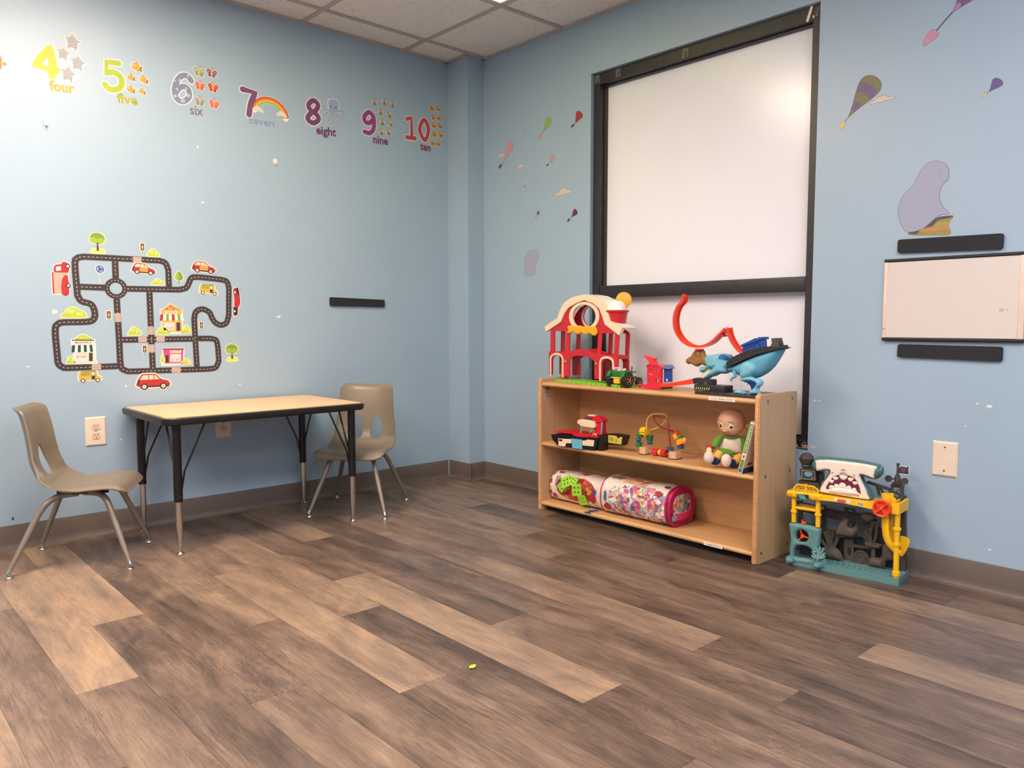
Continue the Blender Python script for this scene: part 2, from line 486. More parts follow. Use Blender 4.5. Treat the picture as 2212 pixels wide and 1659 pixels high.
# joints measured along each row: column -> (a joint y, {segment tones from far to near starting at given y})
JO = {0: 2.12, 1: 2.58, 2: 1.78, 3: 2.25, 4: 1.58, 5: 2.13, 6: 1.235, 7: 1.76, 8: 2.13, 9: 1.23, 10: 1.55, 11: 2.12, 12: 1.205, 13: 1.77, 14: 1.39, 15: 0.88, -1: 1.70}
TONE = {(0, 2.12): .92, (0, .9): .60, (1, 2.58): .88, (1, 1.36): .42, (2, 1.78): .45, (2, 3.0): .5, (2, .56): .62, (3, 2.25): .62, (3, 1.03): .55, (3, 3.47): .4,
        (4, 1.58): .80, (4, 2.8): .55, (4, .36): .55, (5, 2.13): .82, (5, .91): .38, (5, 3.35): .3, (6, 1.235): .88, (6, 2.455): .5, (6, .015): .48, (7, 1.76): .36, (7, 2.98): .7, (7, .54): .50,
        (8, .91): .48, (8, 2.13): .42, (8, -.32): .22, (9, 1.23): .70, (9, 2.45): .55, (9, .01): .42, (10, 1.55): .40, (10, 2.77): .6, (10, .33): .46,
        (11, .90): .42, (11, 2.12): .66, (11, -.32): .74, (12, 1.205): .45, (12, 2.425): .55, (12, -.015): .38, (13, .55): .52, (13, 1.77): .30, (14, .17): .74, (14, 1.39): .22, (15, .88): .22, (15, -.34): .36,
        (-1, 1.70): .55, (-1, .48): .5, (16, .4): .3}
bmf = bmesh.new(); rg = random.Random(3)
cl = bmf.loops.layers.float_color.new('plank')
c0, c1 = int((XB-PX)/PW)-1, int((X0-PX)/PW)+1
for c in range(c0, c1+1):
    j = JO.get(c, rg.random()*1.22)
    k = math.floor((YB-j)/1.22)
    while j+k*1.22 < Y0:
        ya, yb = j+k*1.22, j+(k+1)*1.22
        tone = None
        for (cc, yy), t in TONE.items():
            if cc == c and abs(yy-ya) < 0.04: tone = t
        if tone is None: tone = rg.choice([.4, .48, .55, .62, .7, .5])
        col = (tone, rg.random(), rg.random(), 1)
        xa, xb = PX+c*PW, PX+(c+1)*PW
        xa, xb = max(xa, XB), min(xb, X0); ya2, yb2 = max(ya, YB), min(yb, Y0)
        if xb-xa > 0.001 and yb2-ya2 > 0.001:
            g = 0.0004
            vs = [bmf.verts.new(p) for p in ((xa+g, ya2+g, 0), (xb-g, ya2+g, 0), (xb-g, yb2-g, 0), (xa+g, yb2-g, 0))]
            f = bmf.faces.new(vs); f.material_index = 0
            for lp in f.loops: lp[cl] = col
        k += 1
vs = [bmf.verts.new(p) for p in ((XB, YB, -0.0007), (X0, YB, -0.0007), (X0, Y0, -0.0007), (XB, Y0, -0.0007))]
f = bmf.faces.new(vs); f.material_index = 1
me = bpy.data.meshes.new('floor'); bmf.to_mesh(me); bmf.free(); me.materials.append(FLOOR); me.materials.append(SEAM)
fo = bpy.data.objects.new('floor', me); COL.objects.link(fo); fo['kind'] = 'structure'

# ---- ceiling
def tile_mat():
    m = bpy.data.materials.new('ceiling_tile'); m.use_nodes = True; nt = m.node_tree; b = nt.nodes['Principled BSDF']; L = nt.links.new
    tc = nt.nodes.new('ShaderNodeTexCoord')
    v = nt.nodes.new('ShaderNodeTexVoronoi'); v.inputs['Scale'].default_value = 62; L(tc.outputs['Object'], v.inputs['Vector'])
    n = nt.nodes.new('ShaderNodeTexNoise'); n.inputs['Scale'].default_value = 75; n.inputs['Detail'].default_value = 2; n.inputs['Distortion'].default_value = 3; L(tc.outputs['Object'], n.inputs['Vector'])
    r1 = nt.nodes.new('ShaderNodeMapRange'); L(v.outputs[0], r1.inputs[0]); r1.inputs[1].default_value = 0.08; r1.inputs[2].default_value = 0.17
    r2 = nt.nodes.new('ShaderNodeMapRange'); L(n.outputs[0], r2.inputs[0]); r2.inputs[1].default_value = 0.27; r2.inputs[2].default_value = 0.36
    mu = nt.nodes.new('ShaderNodeMath'); mu.operation = 'MULTIPLY'; L(r1.outputs[0], mu.inputs[0]); L(r2.outputs[0], mu.inputs[1])
    rr = nt.nodes.new('ShaderNodeValToRGB'); rr.color_ramp.elements[0].color = S(120, 108, 98); rr.color_ramp.elements[1].color = S(232, 226, 221); L(mu.outputs[0], rr.inputs[0])
    L(rr.outputs[0], b.inputs['Base Color']); b.inputs['Roughness'].default_value = 0.95
    bp = nt.nodes.new('ShaderNodeBump'); bp.inputs['Strength'].default_value = 0.6; bp.inputs['Distance'].default_value = 0.003; L(mu.outputs[0], bp.inputs['Height']); L(bp.outputs[0], b.inputs['Normal'])
    return m
TILE = tile_mat()
TEE = M('ceiling_tee', (180, 172, 165), 0.6, var=0.03)
GX, GY, G = 2.537, 2.873, 0.61
ZT = H+0.006
# troffers (x0,y0,x1,y1) two tiles long; all past the first pair are unseen, added to light the floor
TROF = [('film', GX-2*G, GY-G, GX, GY), ('warm', GX-4*G, GY-G, GX-2*G, GY), ('cool', GX-3*G, GY-5*G, GX-1*G, GY-4*G), ('cool', GX-7*G, GY-5*G, GX-5*G, GY-4*G),
        ('cool', GX-3*G, GY-8*G, GX-1*G, GY-7*G), ('warm', GX-7*G, GY-2*G, GX-5*G, GY-1*G)]
b = MB()
xs = [XB]+[GX+i*G for i in range(-8, 1) if GX+i*G > XB]+[X0]
ys = [YB]+[GY+i*G for i in range(-9, 2) if YB < GY+i*G < Y0]+[Y0]
for i in range(len(xs)-1):
    for j in range(len(ys)-1):
        cx, cy = (xs[i]+xs[i+1])/2, (ys[j]+ys[j+1])/2
        if any(t[1] < cx < t[3] and t[2] < cy < t[4] for t in TROF): continue
        v = [b.bm.verts.new(p) for p in ((xs[i], ys[j], ZT), (xs[i], ys[j+1], ZT), (xs[i+1], ys[j+1], ZT), (xs[i+1], ys[j], ZT))]
        b.face(v, TILE)
for x0, y0, x1, y1 in ((XB, YB, X0, Y0),):
    v = [b.bm.verts.new(p) for p in ((x0, y0, H+0.12), (x0, y1, H+0.12), (x1, y1, H+0.12), (x1, y0, H+0.12))]; b.face(v, TILE)
ceil = b.build('ceiling', kind='structure', recalc=False)
b = MB()
for x in xs[1:-1]: b.box((x, (YB+Y0)/2, H+0.003), (0.024, Y0-YB, 0.006), TEE)
for y in ys[1:-1]: b.box(((XB+X0)/2, y, H+0.002), (X0-XB, 0.024, 0.006), TEE)
for (x, y, sx, sy) in ((XB+.011, (YB+Y0)/2, .022, Y0-YB), (X0-.011, (YB+Y0-.188)/2, .022, Y0-.188-YB), ((XB+X0)/2-.06, Y0-.011, X0-XB-.12, .022), ((XB+X0)/2, YB+.011, X0-XB, .022),
                    (X0-.12-.011, Y0-.094, .022, .188+.022), (X0-.06-.011, Y0-.188-.011, .12+.02, .022)):
    b.box((x, y, H+0.001), (sx, sy, 0.008), TEE)
b.build('ceiling_grid', ceil)

# ---- walls (each a slab), the right one with the window opening
b = MB(); b.box(((XB+X0)/2, Y0+.05, 1.28), (X0-XB+.2, .1, 2.56), WALL); wl = b.build('wall_left', kind='structure')
b = MB(); b.box(((XB+X0)/2, YB-.05, 1.28), (X0-XB+.2, .1, 2.56), WALL); b.build('wall_rear', kind='structure')
b = MB(); b.box((XB-.05, (YB+Y0)/2, 1.28), (.1, Y0-YB, 2.56), WALL); b.build('wall_far_left', kind='structure')
b = MB(); b.prism([[(.0, 0), (.12, 0), (.12, 2.5), (0, 2.5)]], FR(X0-.12, Y0-.188, 1, 0), -.188, 0, WALL); b.build('wall_pillar', kind='structure')
WY0, WY1, WZ0, WZ1 = 1.490, 2.678, 0.412, 2.170
b = MB()
b.prism([[(-Y0, 0), (-YB, 0), (-YB, 2.56), (-Y0, 2.56)], [(-WY1, WZ0), (-WY0, WZ0), (-WY0, WZ1), (-WY1, WZ1)]], RW, -0.14, 0, WALL)
wr = b.build('wall_right', kind='structure')
# ---- baseboards: vinyl cove
BASE = M('vinyl_cove', (104, 92, 85), 0.42, var=0.05)
def cove(name, fr, a0, a1):
    b = MB()
    prof = [(0.0, 0.0), (0.016, 0.0), (0.0155, 0.002), (0.008, 0.006), (0.0042, 0.014), (0.0034, 0.03), (0.0034, 0.097), (0.002, 0.1005), (0.0, 0.101)]
    A = [b.bm.verts.new(fr(a0, z, d)) for d, z in prof]; B = [b.bm.verts.new(fr(a1, z, d)) for d, z in prof]
    n = len(prof)
    for i in range(n): b.face([A[i], A[(i+1) % n], B[(i+1) % n], B[i]], BASE)
    b.face(A, BASE); b.face(B[::-1], BASE)
    return b.build(name, kind='structure')
cove('baseboard_left', LW, XB, X0-.12-.016)
cove('baseboard_pillar_side', FR(X0-.12, 0, 0, -1), -Y0, -(Y0-.188-.016))
cove('baseboard_pillar_front', FR(0, Y0-.188, 1, 0), X0-.12-.016, X0)
cove('baseboard_right', RW, -(Y0-.188), -YB)
cove('baseboard_rear', FR(0, YB, -1, 0), -X0, -XB)
cove('baseboard_far_left', FR(XB, 0, 0, 1), YB, Y0)

# ---- window: black frame, two white panels, cross bar
PANEL = M('white_gloss_panel', (238, 239, 250), 0.22, var=0.01, scale=4, spec=0.5)
TRIM = M('black_painted_trim', (44, 41, 46), 0.42, var=0.25, scale=14, bump=0.3, bscale=60)
win = thing('window_1', (X0+.03, 2.08, WZ0), None, None, kind='structure')
e = 0.022; DP = 0.052
b = MB()
fo_, fi = [(-WY1, WZ0), (-WY0, WZ0), (-WY0, WZ1), (-WY1, WZ1)], [(-WY1+.043, WZ0+.045), (-WY0-.040, WZ0+.045), (-WY0-.040, WZ1-.055), (-WY1+.043, WZ1-.055)]
b.prism([fo_, fi], RW, -e-DP-.02, -e, TRIM)
b.prism([offset_poly(fi, 0.0005), offset_poly(fi, -0.008)], RW, -e-DP-.02, -e-.03, TRIM)
b.build('window_frame', win)
b = MB(); b.obox(RW, -WY1+.045, -WY0-.042, 1.056, 1.116, -e-DP, -e-.001, TRIM, .003); b.build('crossbar', win)
b = MB(); b.obox(RW, -WY1+.04, -WY0-.036, 1.10, WZ1-.05, -e-DP-.012, -e-DP, PANEL); b.build('upper_panel', win)
b = MB(); b.obox(RW, -WY1+.04, -WY0-.036, WZ0+.04, 1.07, -e-DP-.012, -e-DP, PANEL); b.build('lower_panel', win)

# ---- paint chips and marks on the walls (parts of the walls)
CHIP = M('bare_plaster', (226, 222, 214), 0.8); DARKSPOT = M('dark_scuff', (60, 58, 60), 0.7)
def chip(fr, p, w, h, parent, mat=CHIP, seed=0):
    r = random.Random(seed); pts = []
    for i in range(9):
        t = 2*PI*i/9; k = .7+.5*r.random(); pts.append((p[0]+w*k*math.cos(t), p[1]+h*k*math.sin(t)))
    b = MB(); b.prism(pts, fr, 0, 0.0004, mat); b.build('paint_chip', parent)
for i, (p, w, h) in enumerate([((1.3995,1.4941), .006, .005), ((1.3841,1.747), .005, .005), ((1.7632,0.9616), .010, .008), ((0.6615,0.7508), .006, .004), ((1.0327,0.6517), .005, .004), ((1.0026,0.4112), .005, .004), ((1.552,0.6299), .006, .004), ((1.5581,0.6797), .003, .003), ((2.7629,0.1516), .004, .003), ((0.7668,0.9781), .012, .010)]):
    chip(LW, p, w, h, wl, seed=i)
chip(LW, (0.5802,0.1256), .004, .007, wl, DARKSPOT, 5)
for i, (p, w, h) in enumerate([((-1.4657,0.6184), .008, .003), ((-1.4465,0.618), .006, .003), ((-1.4656,0.4313), .010, .003), ((-0.8844,0.6501), .004, .003), ((-0.8474,0.6434), .010, .006), ((-0.9172,0.5697), .005, .002), ((-0.8251,0.1506), .004, .005), ((-3.1271,0.9738), .004, .004)]):
    chip(RW, p, w, h, wr, seed=20+i)

# ---- ceiling light troffers
def film_mat():
    m = bpy.data.materials.new('coloured_light_film'); m.use_nodes = True; nt = m.node_tree; L = nt.links.new
    for n in list(nt.nodes):
        if n.type != 'OUTPUT_MATERIAL': nt.nodes.remove(n)
    out = [n for n in nt.nodes if n.type == 'OUTPUT_MATERIAL'][0]
    tc = nt.nodes.new('ShaderNodeTexCoord'); v = nt.nodes.new('ShaderNodeTexNoise'); v.inputs['Scale'].default_value = 5; v.inputs['Detail'].default_value = 3; L(tc.outputs['Object'], v.inputs['Vector'])
    r = nt.nodes.new('ShaderNodeValToRGB'); L(v.outputs[0], r.inputs[0])
    e = r.color_ramp.elements; e[0].position = .35; e[0].color = S(90, 170, 70); e[1].position = .6; e[1].color = S(255, 226, 90)
    x = e.new(.45); x.color = S(200, 220, 80)
    em = nt.nodes.new('ShaderNodeEmission'); L(r.outputs[0], em.inputs[0]); em.inputs[1].default_value = FILM_E
    L(em.outputs[0], out.inputs[0]); return m
FILM_E, WARM_E, COOL_E = 2.6, 32.0, 20.5
FILM = film_mat()
def em_mat(name, rgb, e):
    m = bpy.data.materials.new(name); m.use_nodes = True; nt = m.node_tree; b = nt.nodes['Principled BSDF']
    b.inputs['Base Color'].default_value = (.8, .8, .8, 1)
    n = nt.nodes.new('ShaderNodeTexNoise'); n.inputs['Scale'].default_value = 400
    mr = nt.nodes.new('ShaderNodeMapRange'); nt.links.new(n.outputs[0], mr.inputs[0]); mr.inputs[3].default_value = e*.97; mr.inputs[4].default_value = e*1.03
    b.inputs['Emission Color'].default_value = S(*rgb); nt.links.new(mr.outputs[0], b.inputs['Emission Strength'])
    return m
EM = {'warm': em_mat('warm_diffuser', (255, 229, 204), WARM_E), 'cool': em_mat('neutral_diffuser', (255, 249, 250), COOL_E)}
PALE = em_mat('pale_film_edge', (255, 214, 190), 1.6)
LFR = M('troffer_frame', (214, 208, 200), 0.5)
lab = {0: 'recessed ceiling light with yellow and green film, nearest the corner pillar', 1: 'bright bare ceiling light beside the film-covered one, over the table wall',
       2: 'unseen ceiling light added overhead just in front of the camera to light the floor', 3: 'unseen ceiling light added toward the far left side of the room', 4: 'unseen ceiling light added behind the camera', 5: 'unseen ceiling light added above the left end of the room'}
for i, (k, x0, y0, x1, y1) in enumerate(TROF):
    t = thing('ceiling_light', ((x0+x1)/2, (y0+y1)/2, H), lab[i], 'light', 'recessed ceiling lights')
    b = MB(); fr = lambda a, c, d=0.0: Vector((a, c, H+0.0065-d))
    b.prism([[(x0+.012, y0+.012), (x1-.012, y0+.012), (x1-.012, y1-.012), (x0+.012, y1-.012)], [(x0+.022, y0+.022), (x1-.022, y0+.022), (x1-.022, y1-.022), (x0+.022, y1-.022)]], fr, -.05, .004, LFR)
    b.prism([[(x0+.012, y0+.012), (x1-.012, y0+.012), (x1-.012, y1-.012), (x0+.012, y1-.012)]], fr, -.055, -.05, LFR)
    b.build('housing', t)
    if k == 'film':
        b = MB(); b.prism([[(x0+.022, y0+.022), (x1-.07, y0+.022), (x1-.07, y1-.022), (x0+.022, y1-.022)]], fr, -.004, .001, FILM); b.build('printed_film', t)
        b = MB(); b.prism([[(x1-.068, y0+.022), (x1-.022, y0+.022), (x1-.022, y1-.022), (x1-.068, y1-.022)]], fr, -.004, .001, PALE); b.build('diffuser', t)
    else:
        b = MB(); b.prism([[(x0+.022, y0+.022), (x1-.022, y0+.022), (x1-.022, y1-.022), (x0+.022, y1-.022)]], fr, -.004, .001, EM[k]); b.build('diffuser', t)

# ================================================================== CHILD CHAIRS
SHELL = M('taupe_polypropylene', (128, 116, 101), 0.36, var=0.03, scale=8, bump=0.12, bscale=400, spec=0.5)
LEGM = M('taupe_enamel_tube', (136, 126, 116), 0.34, 0.25, var=0.03)
def apply_bool(me, cutters):
    o = bpy.data.objects.new('tmp', me); COL.objects.link(o); tmp = [o]
    for i, c in enumerate(cutters):
        co = bpy.data.objects.new('cut', c); COL.objects.link(co); tmp.append(co)
        md = o.modifiers.new('b%d' % i, 'BOOLEAN'); md.operation = 'DIFFERENCE'; md.object = co; md.solver = 'EXACT'
    dg = bpy.context.evaluated_depsgraph_get(); dg.update(); ev = o.evaluated_get(dg)
    nm = bpy.data.meshes.new_from_object(ev)
    for t in tmp: bpy.data.objects.remove(t)
    return nm
def chair_shell():
    raw = cr([(-.190, .618), (-.180, .585), (-.166, .52), (-.156, .45), (-.146, .395), (-.122, .345), (-.080, .318), (-.02, .310), (.06, .316), (.125, .320), (.168, .312), (.194, .286)], 8)
    L = [0]
    for a, b2 in zip(raw, raw[1:]): L.append(L[-1]+math.hypot(b2[0]-a[0], b2[1]-a[1]))
    T_ = L[-1]
    def at(s):
        s = max(0, min(T_, s))
        for i in range(len(raw)-1):
            if s <= L[i+1]+1e-9:
                k = (s-L[i])/(L[i+1]-L[i]); return Vector((raw[i][0]+(raw[i+1][0]-raw[i][0])*k, raw[i][1]+(raw[i+1][1]-raw[i][1])*k))
        return Vector(raw[-1])
    ss = [0, .0008, .0025, .005, .009, .014, .020, .027]; s0 = .035
    while s0 < T_-.034: ss.append(s0); s0 += .008
    ss += [T_-.030, T_-.022, T_-.015, T_-.009, T_-.005, T_-.0022, T_-.0007, T_]
    keys = [(0, .132), (.06, .135), (.2, .140), (.38, .152), (.50, .164), (.60, .166), (.7, .161), (.85, .170), (.95, .174), (1, .174)]
    def hw(s):
        t = s/T_; w = keys[-1][1]
        for (t0, w0), (t1, w1) in zip(keys, keys[1:]):
            if t <= t1: k = (t-t0)/(t1-t0); k = k*k*(3-2*k); w = w0+(w1-w0)*k; break
        for e, r in ((s, .036), (T_-s, .045)):
            if e < r: w = w-r+math.sqrt(max(0, r*r-(r-e)**2))
        return w
    us = [-1+2*k/26 for k in range(27)]
    bm = bmesh.new(); P = []
    for s in ss:
        p = at(s); q = at(s+.004)-at(s-.004); q.normalize(); t = s/T_
        n = Vector((-q.y, q.x))
        if n.x*.5+n.y < 0: n = -n
        w = hw(s); row = []
        side = 0.028*(1-min(1, max(0, (t-.42)/.2)))+0.004
        for u in us:
            y = u*w; uu = abs(y)/max(.12, hw(min(max(s, .04), T_-.05)))
            lift = side*uu**3.4-0.010*(1-min(1, uu)**2)*(1 if t > .5 else .35)
            lip = 0.0
            if uu > .86: lip = -.014*((uu-.86)/.14)**2*(min(1, max(0, (t-.60)/.1)))
            if t < .06: lip -= .012*(1-t/.06)**2
            o = p+n*(lift+lip); row.append(Vector((o.x, y, o.y)))
        P.append(row)
    R, Cn = len(P), len(us); Nn = [[None]*Cn for _ in range(R)]
    for i in range(R):
        for j in range(Cn):
            a = P[min(i+1, R-1)][j]-P[max(i-1, 0)][j]; b2 = P[i][min(j+1, Cn-1)]-P[i][max(j-1, 0)]
            if i == 0: b2 = P[3][min(j+1, Cn-1)]-P[3][max(j-1, 0)]
            if i == R-1: b2 = P[R-4][min(j+1, Cn-1)]-P[R-4][max(j-1, 0)]
            n = b2.cross(a)
            Nn[i][j] = n.normalized() if n.length > 1e-9 else Vector((0, 0, 1))
    sg = 1 if Nn[R//2][Cn//2].z > 0 else -1
    TH = .0065
    A = [[bm.verts.new(P[i][j]) for j in range(Cn)] for i in range(R)]
    B = [[bm.verts.new(P[i][j]-Nn[i][j]*TH*sg) for j in range(Cn)] for i in range(R)]
    for i in range(R-1):
        for j in range(Cn-1):
            bm.faces.new([A[i][j], A[i][j+1], A[i+1][j+1], A[i+1][j]]); bm.faces.new([B[i][j], B[i+1][j], B[i+1][j+1], B[i][j+1]])
    ring = [(0, j) for j in range(Cn)]+[(i, Cn-1) for i in range(1, R)]+[(R-1, j) for j in range(Cn-2, -1, -1)]+[(i, 0) for i in range(R-2, 0, -1)]
    for k in range(len(ring)):
        i0, j0 = ring[k]; i1, j1 = ring[(k+1) % len(ring)]
        bm.faces.new([A[i0][j0], A[i1][j1], B[i1][j1], B[i0][j0]])
    bmesh.ops.recalc_face_normals(bm, faces=list(bm.faces))
    me = bpy.data.meshes.new('s'); bm.to_mesh(me); bm.free()
    cuts = []
    for s in (1, -1):
        c = bmesh.new()
        pts = cr([(.051, .458), (.065, .446), (.078, .415), (.086, .380), (.082, .351), (.066, .338), (.042, .338), (.024, .351), (.019, .380), (.026, .415), (.038, .446)], 5, True)
        f = [c.verts.new((-.30, s*y, z)) for y, z in pts]; g = [c.verts.new((-.04, s*y, z)) for y, z in pts]; n = len(pts)
        c.faces.new(f); c.faces.new(g[::-1])
        for i in range(n): c.faces.new([f[i], g[i], g[(i+1) % n], f[(i+1) % n]])
        bmesh.ops.recalc_face_normals(c, faces=list(c.faces))
        cm = bpy.data.meshes.new('c'); c.to_mesh(cm); c.free(); cuts.append(cm)
    nm = apply_bool(me, cuts)
    bm = bmesh.new(); bm.from_mesh(nm)
    for f in bm.faces: f.smooth = True
    bm.to_mesh(nm); bm.free()
    nm.materials.clear(); nm.materials.append(SHELL)
    try: nm.set_sharp_from_angle(angle=math.radians(55))
    except Exception: pass
    return nm
def make_chair(label):
    t = lthing('child_chair', label, 'chair', 'taupe school chairs at the table')
    o = bpy.data.objects.new('seat_shell', chair_shell()); COL.objects.link(o); o.parent = t
    for (fx, fy, rear) in ((.197, .186, 0), (.197, -.186, 0), (-.207, .189, 1), (-.207, -.189, 1)):
        s = 1 if fy > 0 else -1
        if rear: path = [(.0, s*.06, .277), (-.06, s*.088, .274), (-.095, s*.11, .254), (-.12, s*.122, .220), (fx*.985, fy*.985, .030)]
        else: path = [(.02, s*.06, .279), (.075, s*.085, .277), (.105, s*.108, .260), (.122, s*.120, .226), (fx*.985, fy*.985, .030)]
        pp = cr(path[:-1], 5)+[tuple(Vector(path[-2]).lerp(Vector(path[-1]), k/4)) for k in (1, 2, 3, 4)]
        n = len(pp); rr = [.0115]*(n-4)+[.0113, .0105, .0092, .0078]
        b = MB(); b.tube(pp, rr, LEGM, 14); lg = b.build('leg', t)
        d = (Vector(path[-1])-Vector(path[-2])).normalized(); e0 = Vector(path[-1])
        b = MB(); b.cyl(e0-d*.002, e0+d*.014, .0086, CHROME)
        b.lathe([(.005, .016), (.006, .010), (.0125, .0075), (.0145, .003), (.0130, 0)], (fx, fy, 0.0), CHROME)
        b.build('glide', lg)
    b = MB()
    for s in (1, -1): b.obox(FR(0, s*.075, 1, 0), -.07, .11, .276, .294, -.006, .006, BLACKM, .003)
    b.box((-.03, 0, .286), (.03, .15, .010), BLACKM, bev=.003); b.box((.075, 0, .288), (.03, .15, .010), BLACKM, bev=.003)
    b.build('mounting_bracket', t)
    for s in (1, -1):
        b = MB(); b.ball((.055, s*.0825, .287), .0035, CHROME, nu=8, nv=6); b.build('rivet', t)
    return t
ch1 = make_chair('taupe plastic child chair at the left end of the table, seen from its side')
ch1.location = (.762, 3.349, 0); ch1.rotation_euler = (0, 0, math.radians(-27.1))
ch2 = copy_tree(ch1); ch2['label'] = 'taupe plastic child chair at the right end of the table, its teardrop holes facing us'
ch2.location = (2.002, 3.348, 0); ch2.rotation_euler = (0, 0, math.radians(221.6))

# ================================================================== TABLE
LAM = grid_mat('maple_laminate', (214, 178, 128), (228, 194, 146), 3, 40, 3, 0.32)
EDGE = M('black_vinyl_edge', (22, 22, 24), 0.4)
TX0, TX1, TY0, TY1, TZ = .996, 1.907, 3.092, 3.688, .560
t = thing('activity_table', ((TX0+TX1)/2, (TY0+TY1)/2, 0), 'low rectangular child table with maple laminate top, black edge and adjustable legs', 'table')
ff = lambda a, b_, d=0.0: Vector((a, b_, d))
b = MB(); b.prism(rrect(TX0+.006, TY0+.006, TX1-.006, TY1-.006, .045, 8), ff, TZ-.026, TZ, LAM); b.build('tabletop', t)
b = MB(); rr_ = rrect(TX0+.012, TY0+.012, TX1-.012, TY1-.012, .042, 8)
sec = [(0, .0005), (.008, 0.0), (.013, -.005), (.014, -.015), (.012, -.026), (.006, -.031), (0, -.031)]
rings = [[b.bm.verts.new((p[0], p[1], TZ+dz)) for p in offset_poly(rr_, dx-.003)] for dx, dz in sec]
n = len(rr_)
for i in range(len(sec)):
    A, B = rings[i], rings[(i+1) % len(sec)]
    for k in range(n): b.face([A[k], A[(k+1) % n], B[(k+1) % n], B[k]], EDGE)
b.build('edge_band', t)
b = MB(); b.prism(rrect(TX0+.012, TY0+.012, TX1-.012, TY1-.012, .045, 8), ff, TZ-.031, TZ-.026, M('particle_board_underside', (92, 72, 52), 0.8)); b.build('underside', t)
for lx, ly in ((1.059, 3.155), (1.063, 3.621), (1.846, 3.147), (1.845, 3.634)):
    b = MB(); b.lathe([(.0165, .216), (.0172, .22), (.0172, .524), (.0172, .528)], (lx, ly, 0), BLACKM, n=20)
    b.ball((lx+.004*(1 if lx < 1.4 else -1), ly-.018, .235), .0045, BLACKM, nu=8, nv=6)
    lg = b.build('leg', t)
    b = MB(); b.lathe([(.0075, .018), (.0095, .05), (.0135, .115), (.0138, .217)], (lx, ly, 0), CHROME, n=20)
    b.lathe([(.0080, .030), (.0092, .031), (.0092, .043), (.008, .044)], (lx, ly, 0), CHROME)
    b.build('inner_tube', lg)
    b = MB(); b.lathe([(.005, .030), (.006, .013), (.0125, .0095), (.0160, .004), (.0145, 0)], (lx, ly, 0), CHROME); b.build('glide', lg)
    sx = 1 if lx < 1.4 else -1; sy = 1 if ly < 3.4 else -1
    b = MB()
    for dx, dy in ((sx*.115, 0), (0, sy*.12)):
        b.tube([(lx+(.014*sx if dx else 0), ly+(.014*sy if dy else 0), .262), (lx+dx*.25, ly+dy*.25, .34), (lx+dx, ly+dy, .527)], .0042, BLACKM, 8)
    b.build('brace', lg)

# ================================================================== TOY SHELF
WOOD = grid_mat('maple_veneer', (198, 152, 104), (207, 162, 113), 45, 4, 45, 0.4, 5, 1)
WOODV = grid_mat('maple_veneer_upright_shaded', (190, 154, 115), (197, 162, 122), 50, 50, 3, 0.45, 5, 1)  # same maple made duller: the uprights' shade is put into the colour
WOODE = grid_mat('maple_edge', (190, 136, 88), (208, 154, 104), 40, 5, 60, 0.38, 5, 1)
SX0, SX1, SY0, SY1 = 2.648, 2.932, 1.522, 2.724
sh = thing('toy_shelf', ((SX0+SX1)/2, (SY0+SY1)/2, 0), 'low maple two-tier toy shelf unit standing under the white window panels', 'shelf')
def upright(y0, y1):
    b = MB(); b.prism(rrect(SX0, 0, SX1, .655, .012, 4), lambda a, c, d=0.0: Vector((a, d, c)), y0, y1, WOODV)
    return b.build('side_panel', sh)
sp_l = upright(SY1-.021, SY1); sp_r = upright(SY0, SY0+.021)
def board(name, z, th=.020):
    b = MB()
    p = [(SX1-.008, z-th), (SX1-.008, z), (SX0+.016, z)]+[(SX0+.012-.010*math.sin(k*PI/6), z-th/2+th/2*math.cos(k*PI/6)) for k in range(7)]+[(SX0+.012, z-th)]
    b.prism(p, lambda a, c, d=0.0: Vector((a, d, c)), SY0+.020, SY1-.020, WOOD); return b.build(name, sh)
board('top_board', .638); board('shelf_board', .343); bt = board('bottom_board', .046)
for y in (SY0+.0105, SY1-.0105):
    b = MB(); pts = [(SX0+.004, y, .004), (SX0-.001, y, .02), (SX0-.002, y, .635), (SX0+.006, y, .6535), (SX0+.014, y, .655)]
    b.tube([(SX0+.003, y, .003), (SX0+.002, y, .3), (SX0+.002, y, .636), (SX0+.008, y, .650), (SX0+.018, y, .6535)], .0098, WOODE, 10); b.build('rounded_edge', sh)
b = MB(); b.box((SX1-.004, (SY0+SY1)/2, .325), (.006, SY1-SY0-.04, .60), WOOD); b.build('back_panel', sh)
b = MB(); b.box((SX0+.045, (SY0+SY1)/2, .013), (.012, SY1-SY0-.045, .026), M('dark_toe_gap', (20, 14, 10), 0.9)); b.build('toe_gap_shade', sh)  # near-black strip stands in for the shade in the gap under the bottom board
SCR = M('steel_screw', (150, 140, 125), 0.35, 0.9); SCRD = M('screw_slot', (40, 34, 28), 0.6)
RFR = FR(0, SY0, 1, 0)
for (x, z) in ((SX0+.055, .628), (SX1-.040, .628), (SX0+.050, .338), (SX1-.046, .338), (SX0+.034, .040), (SX1-.05, .040)):
    b = MB(); b.lathe([(.0062, 0), (.006, .0012), (.003, .0022)], (x, SY0, z), SCR, axis=(0, -1, 0), n=14)
    b.obox(RFR, x-.0008, x+.0008, z-.0045, z+.0045, .001, .0026, SCRD); b.build('screw', sp_r)
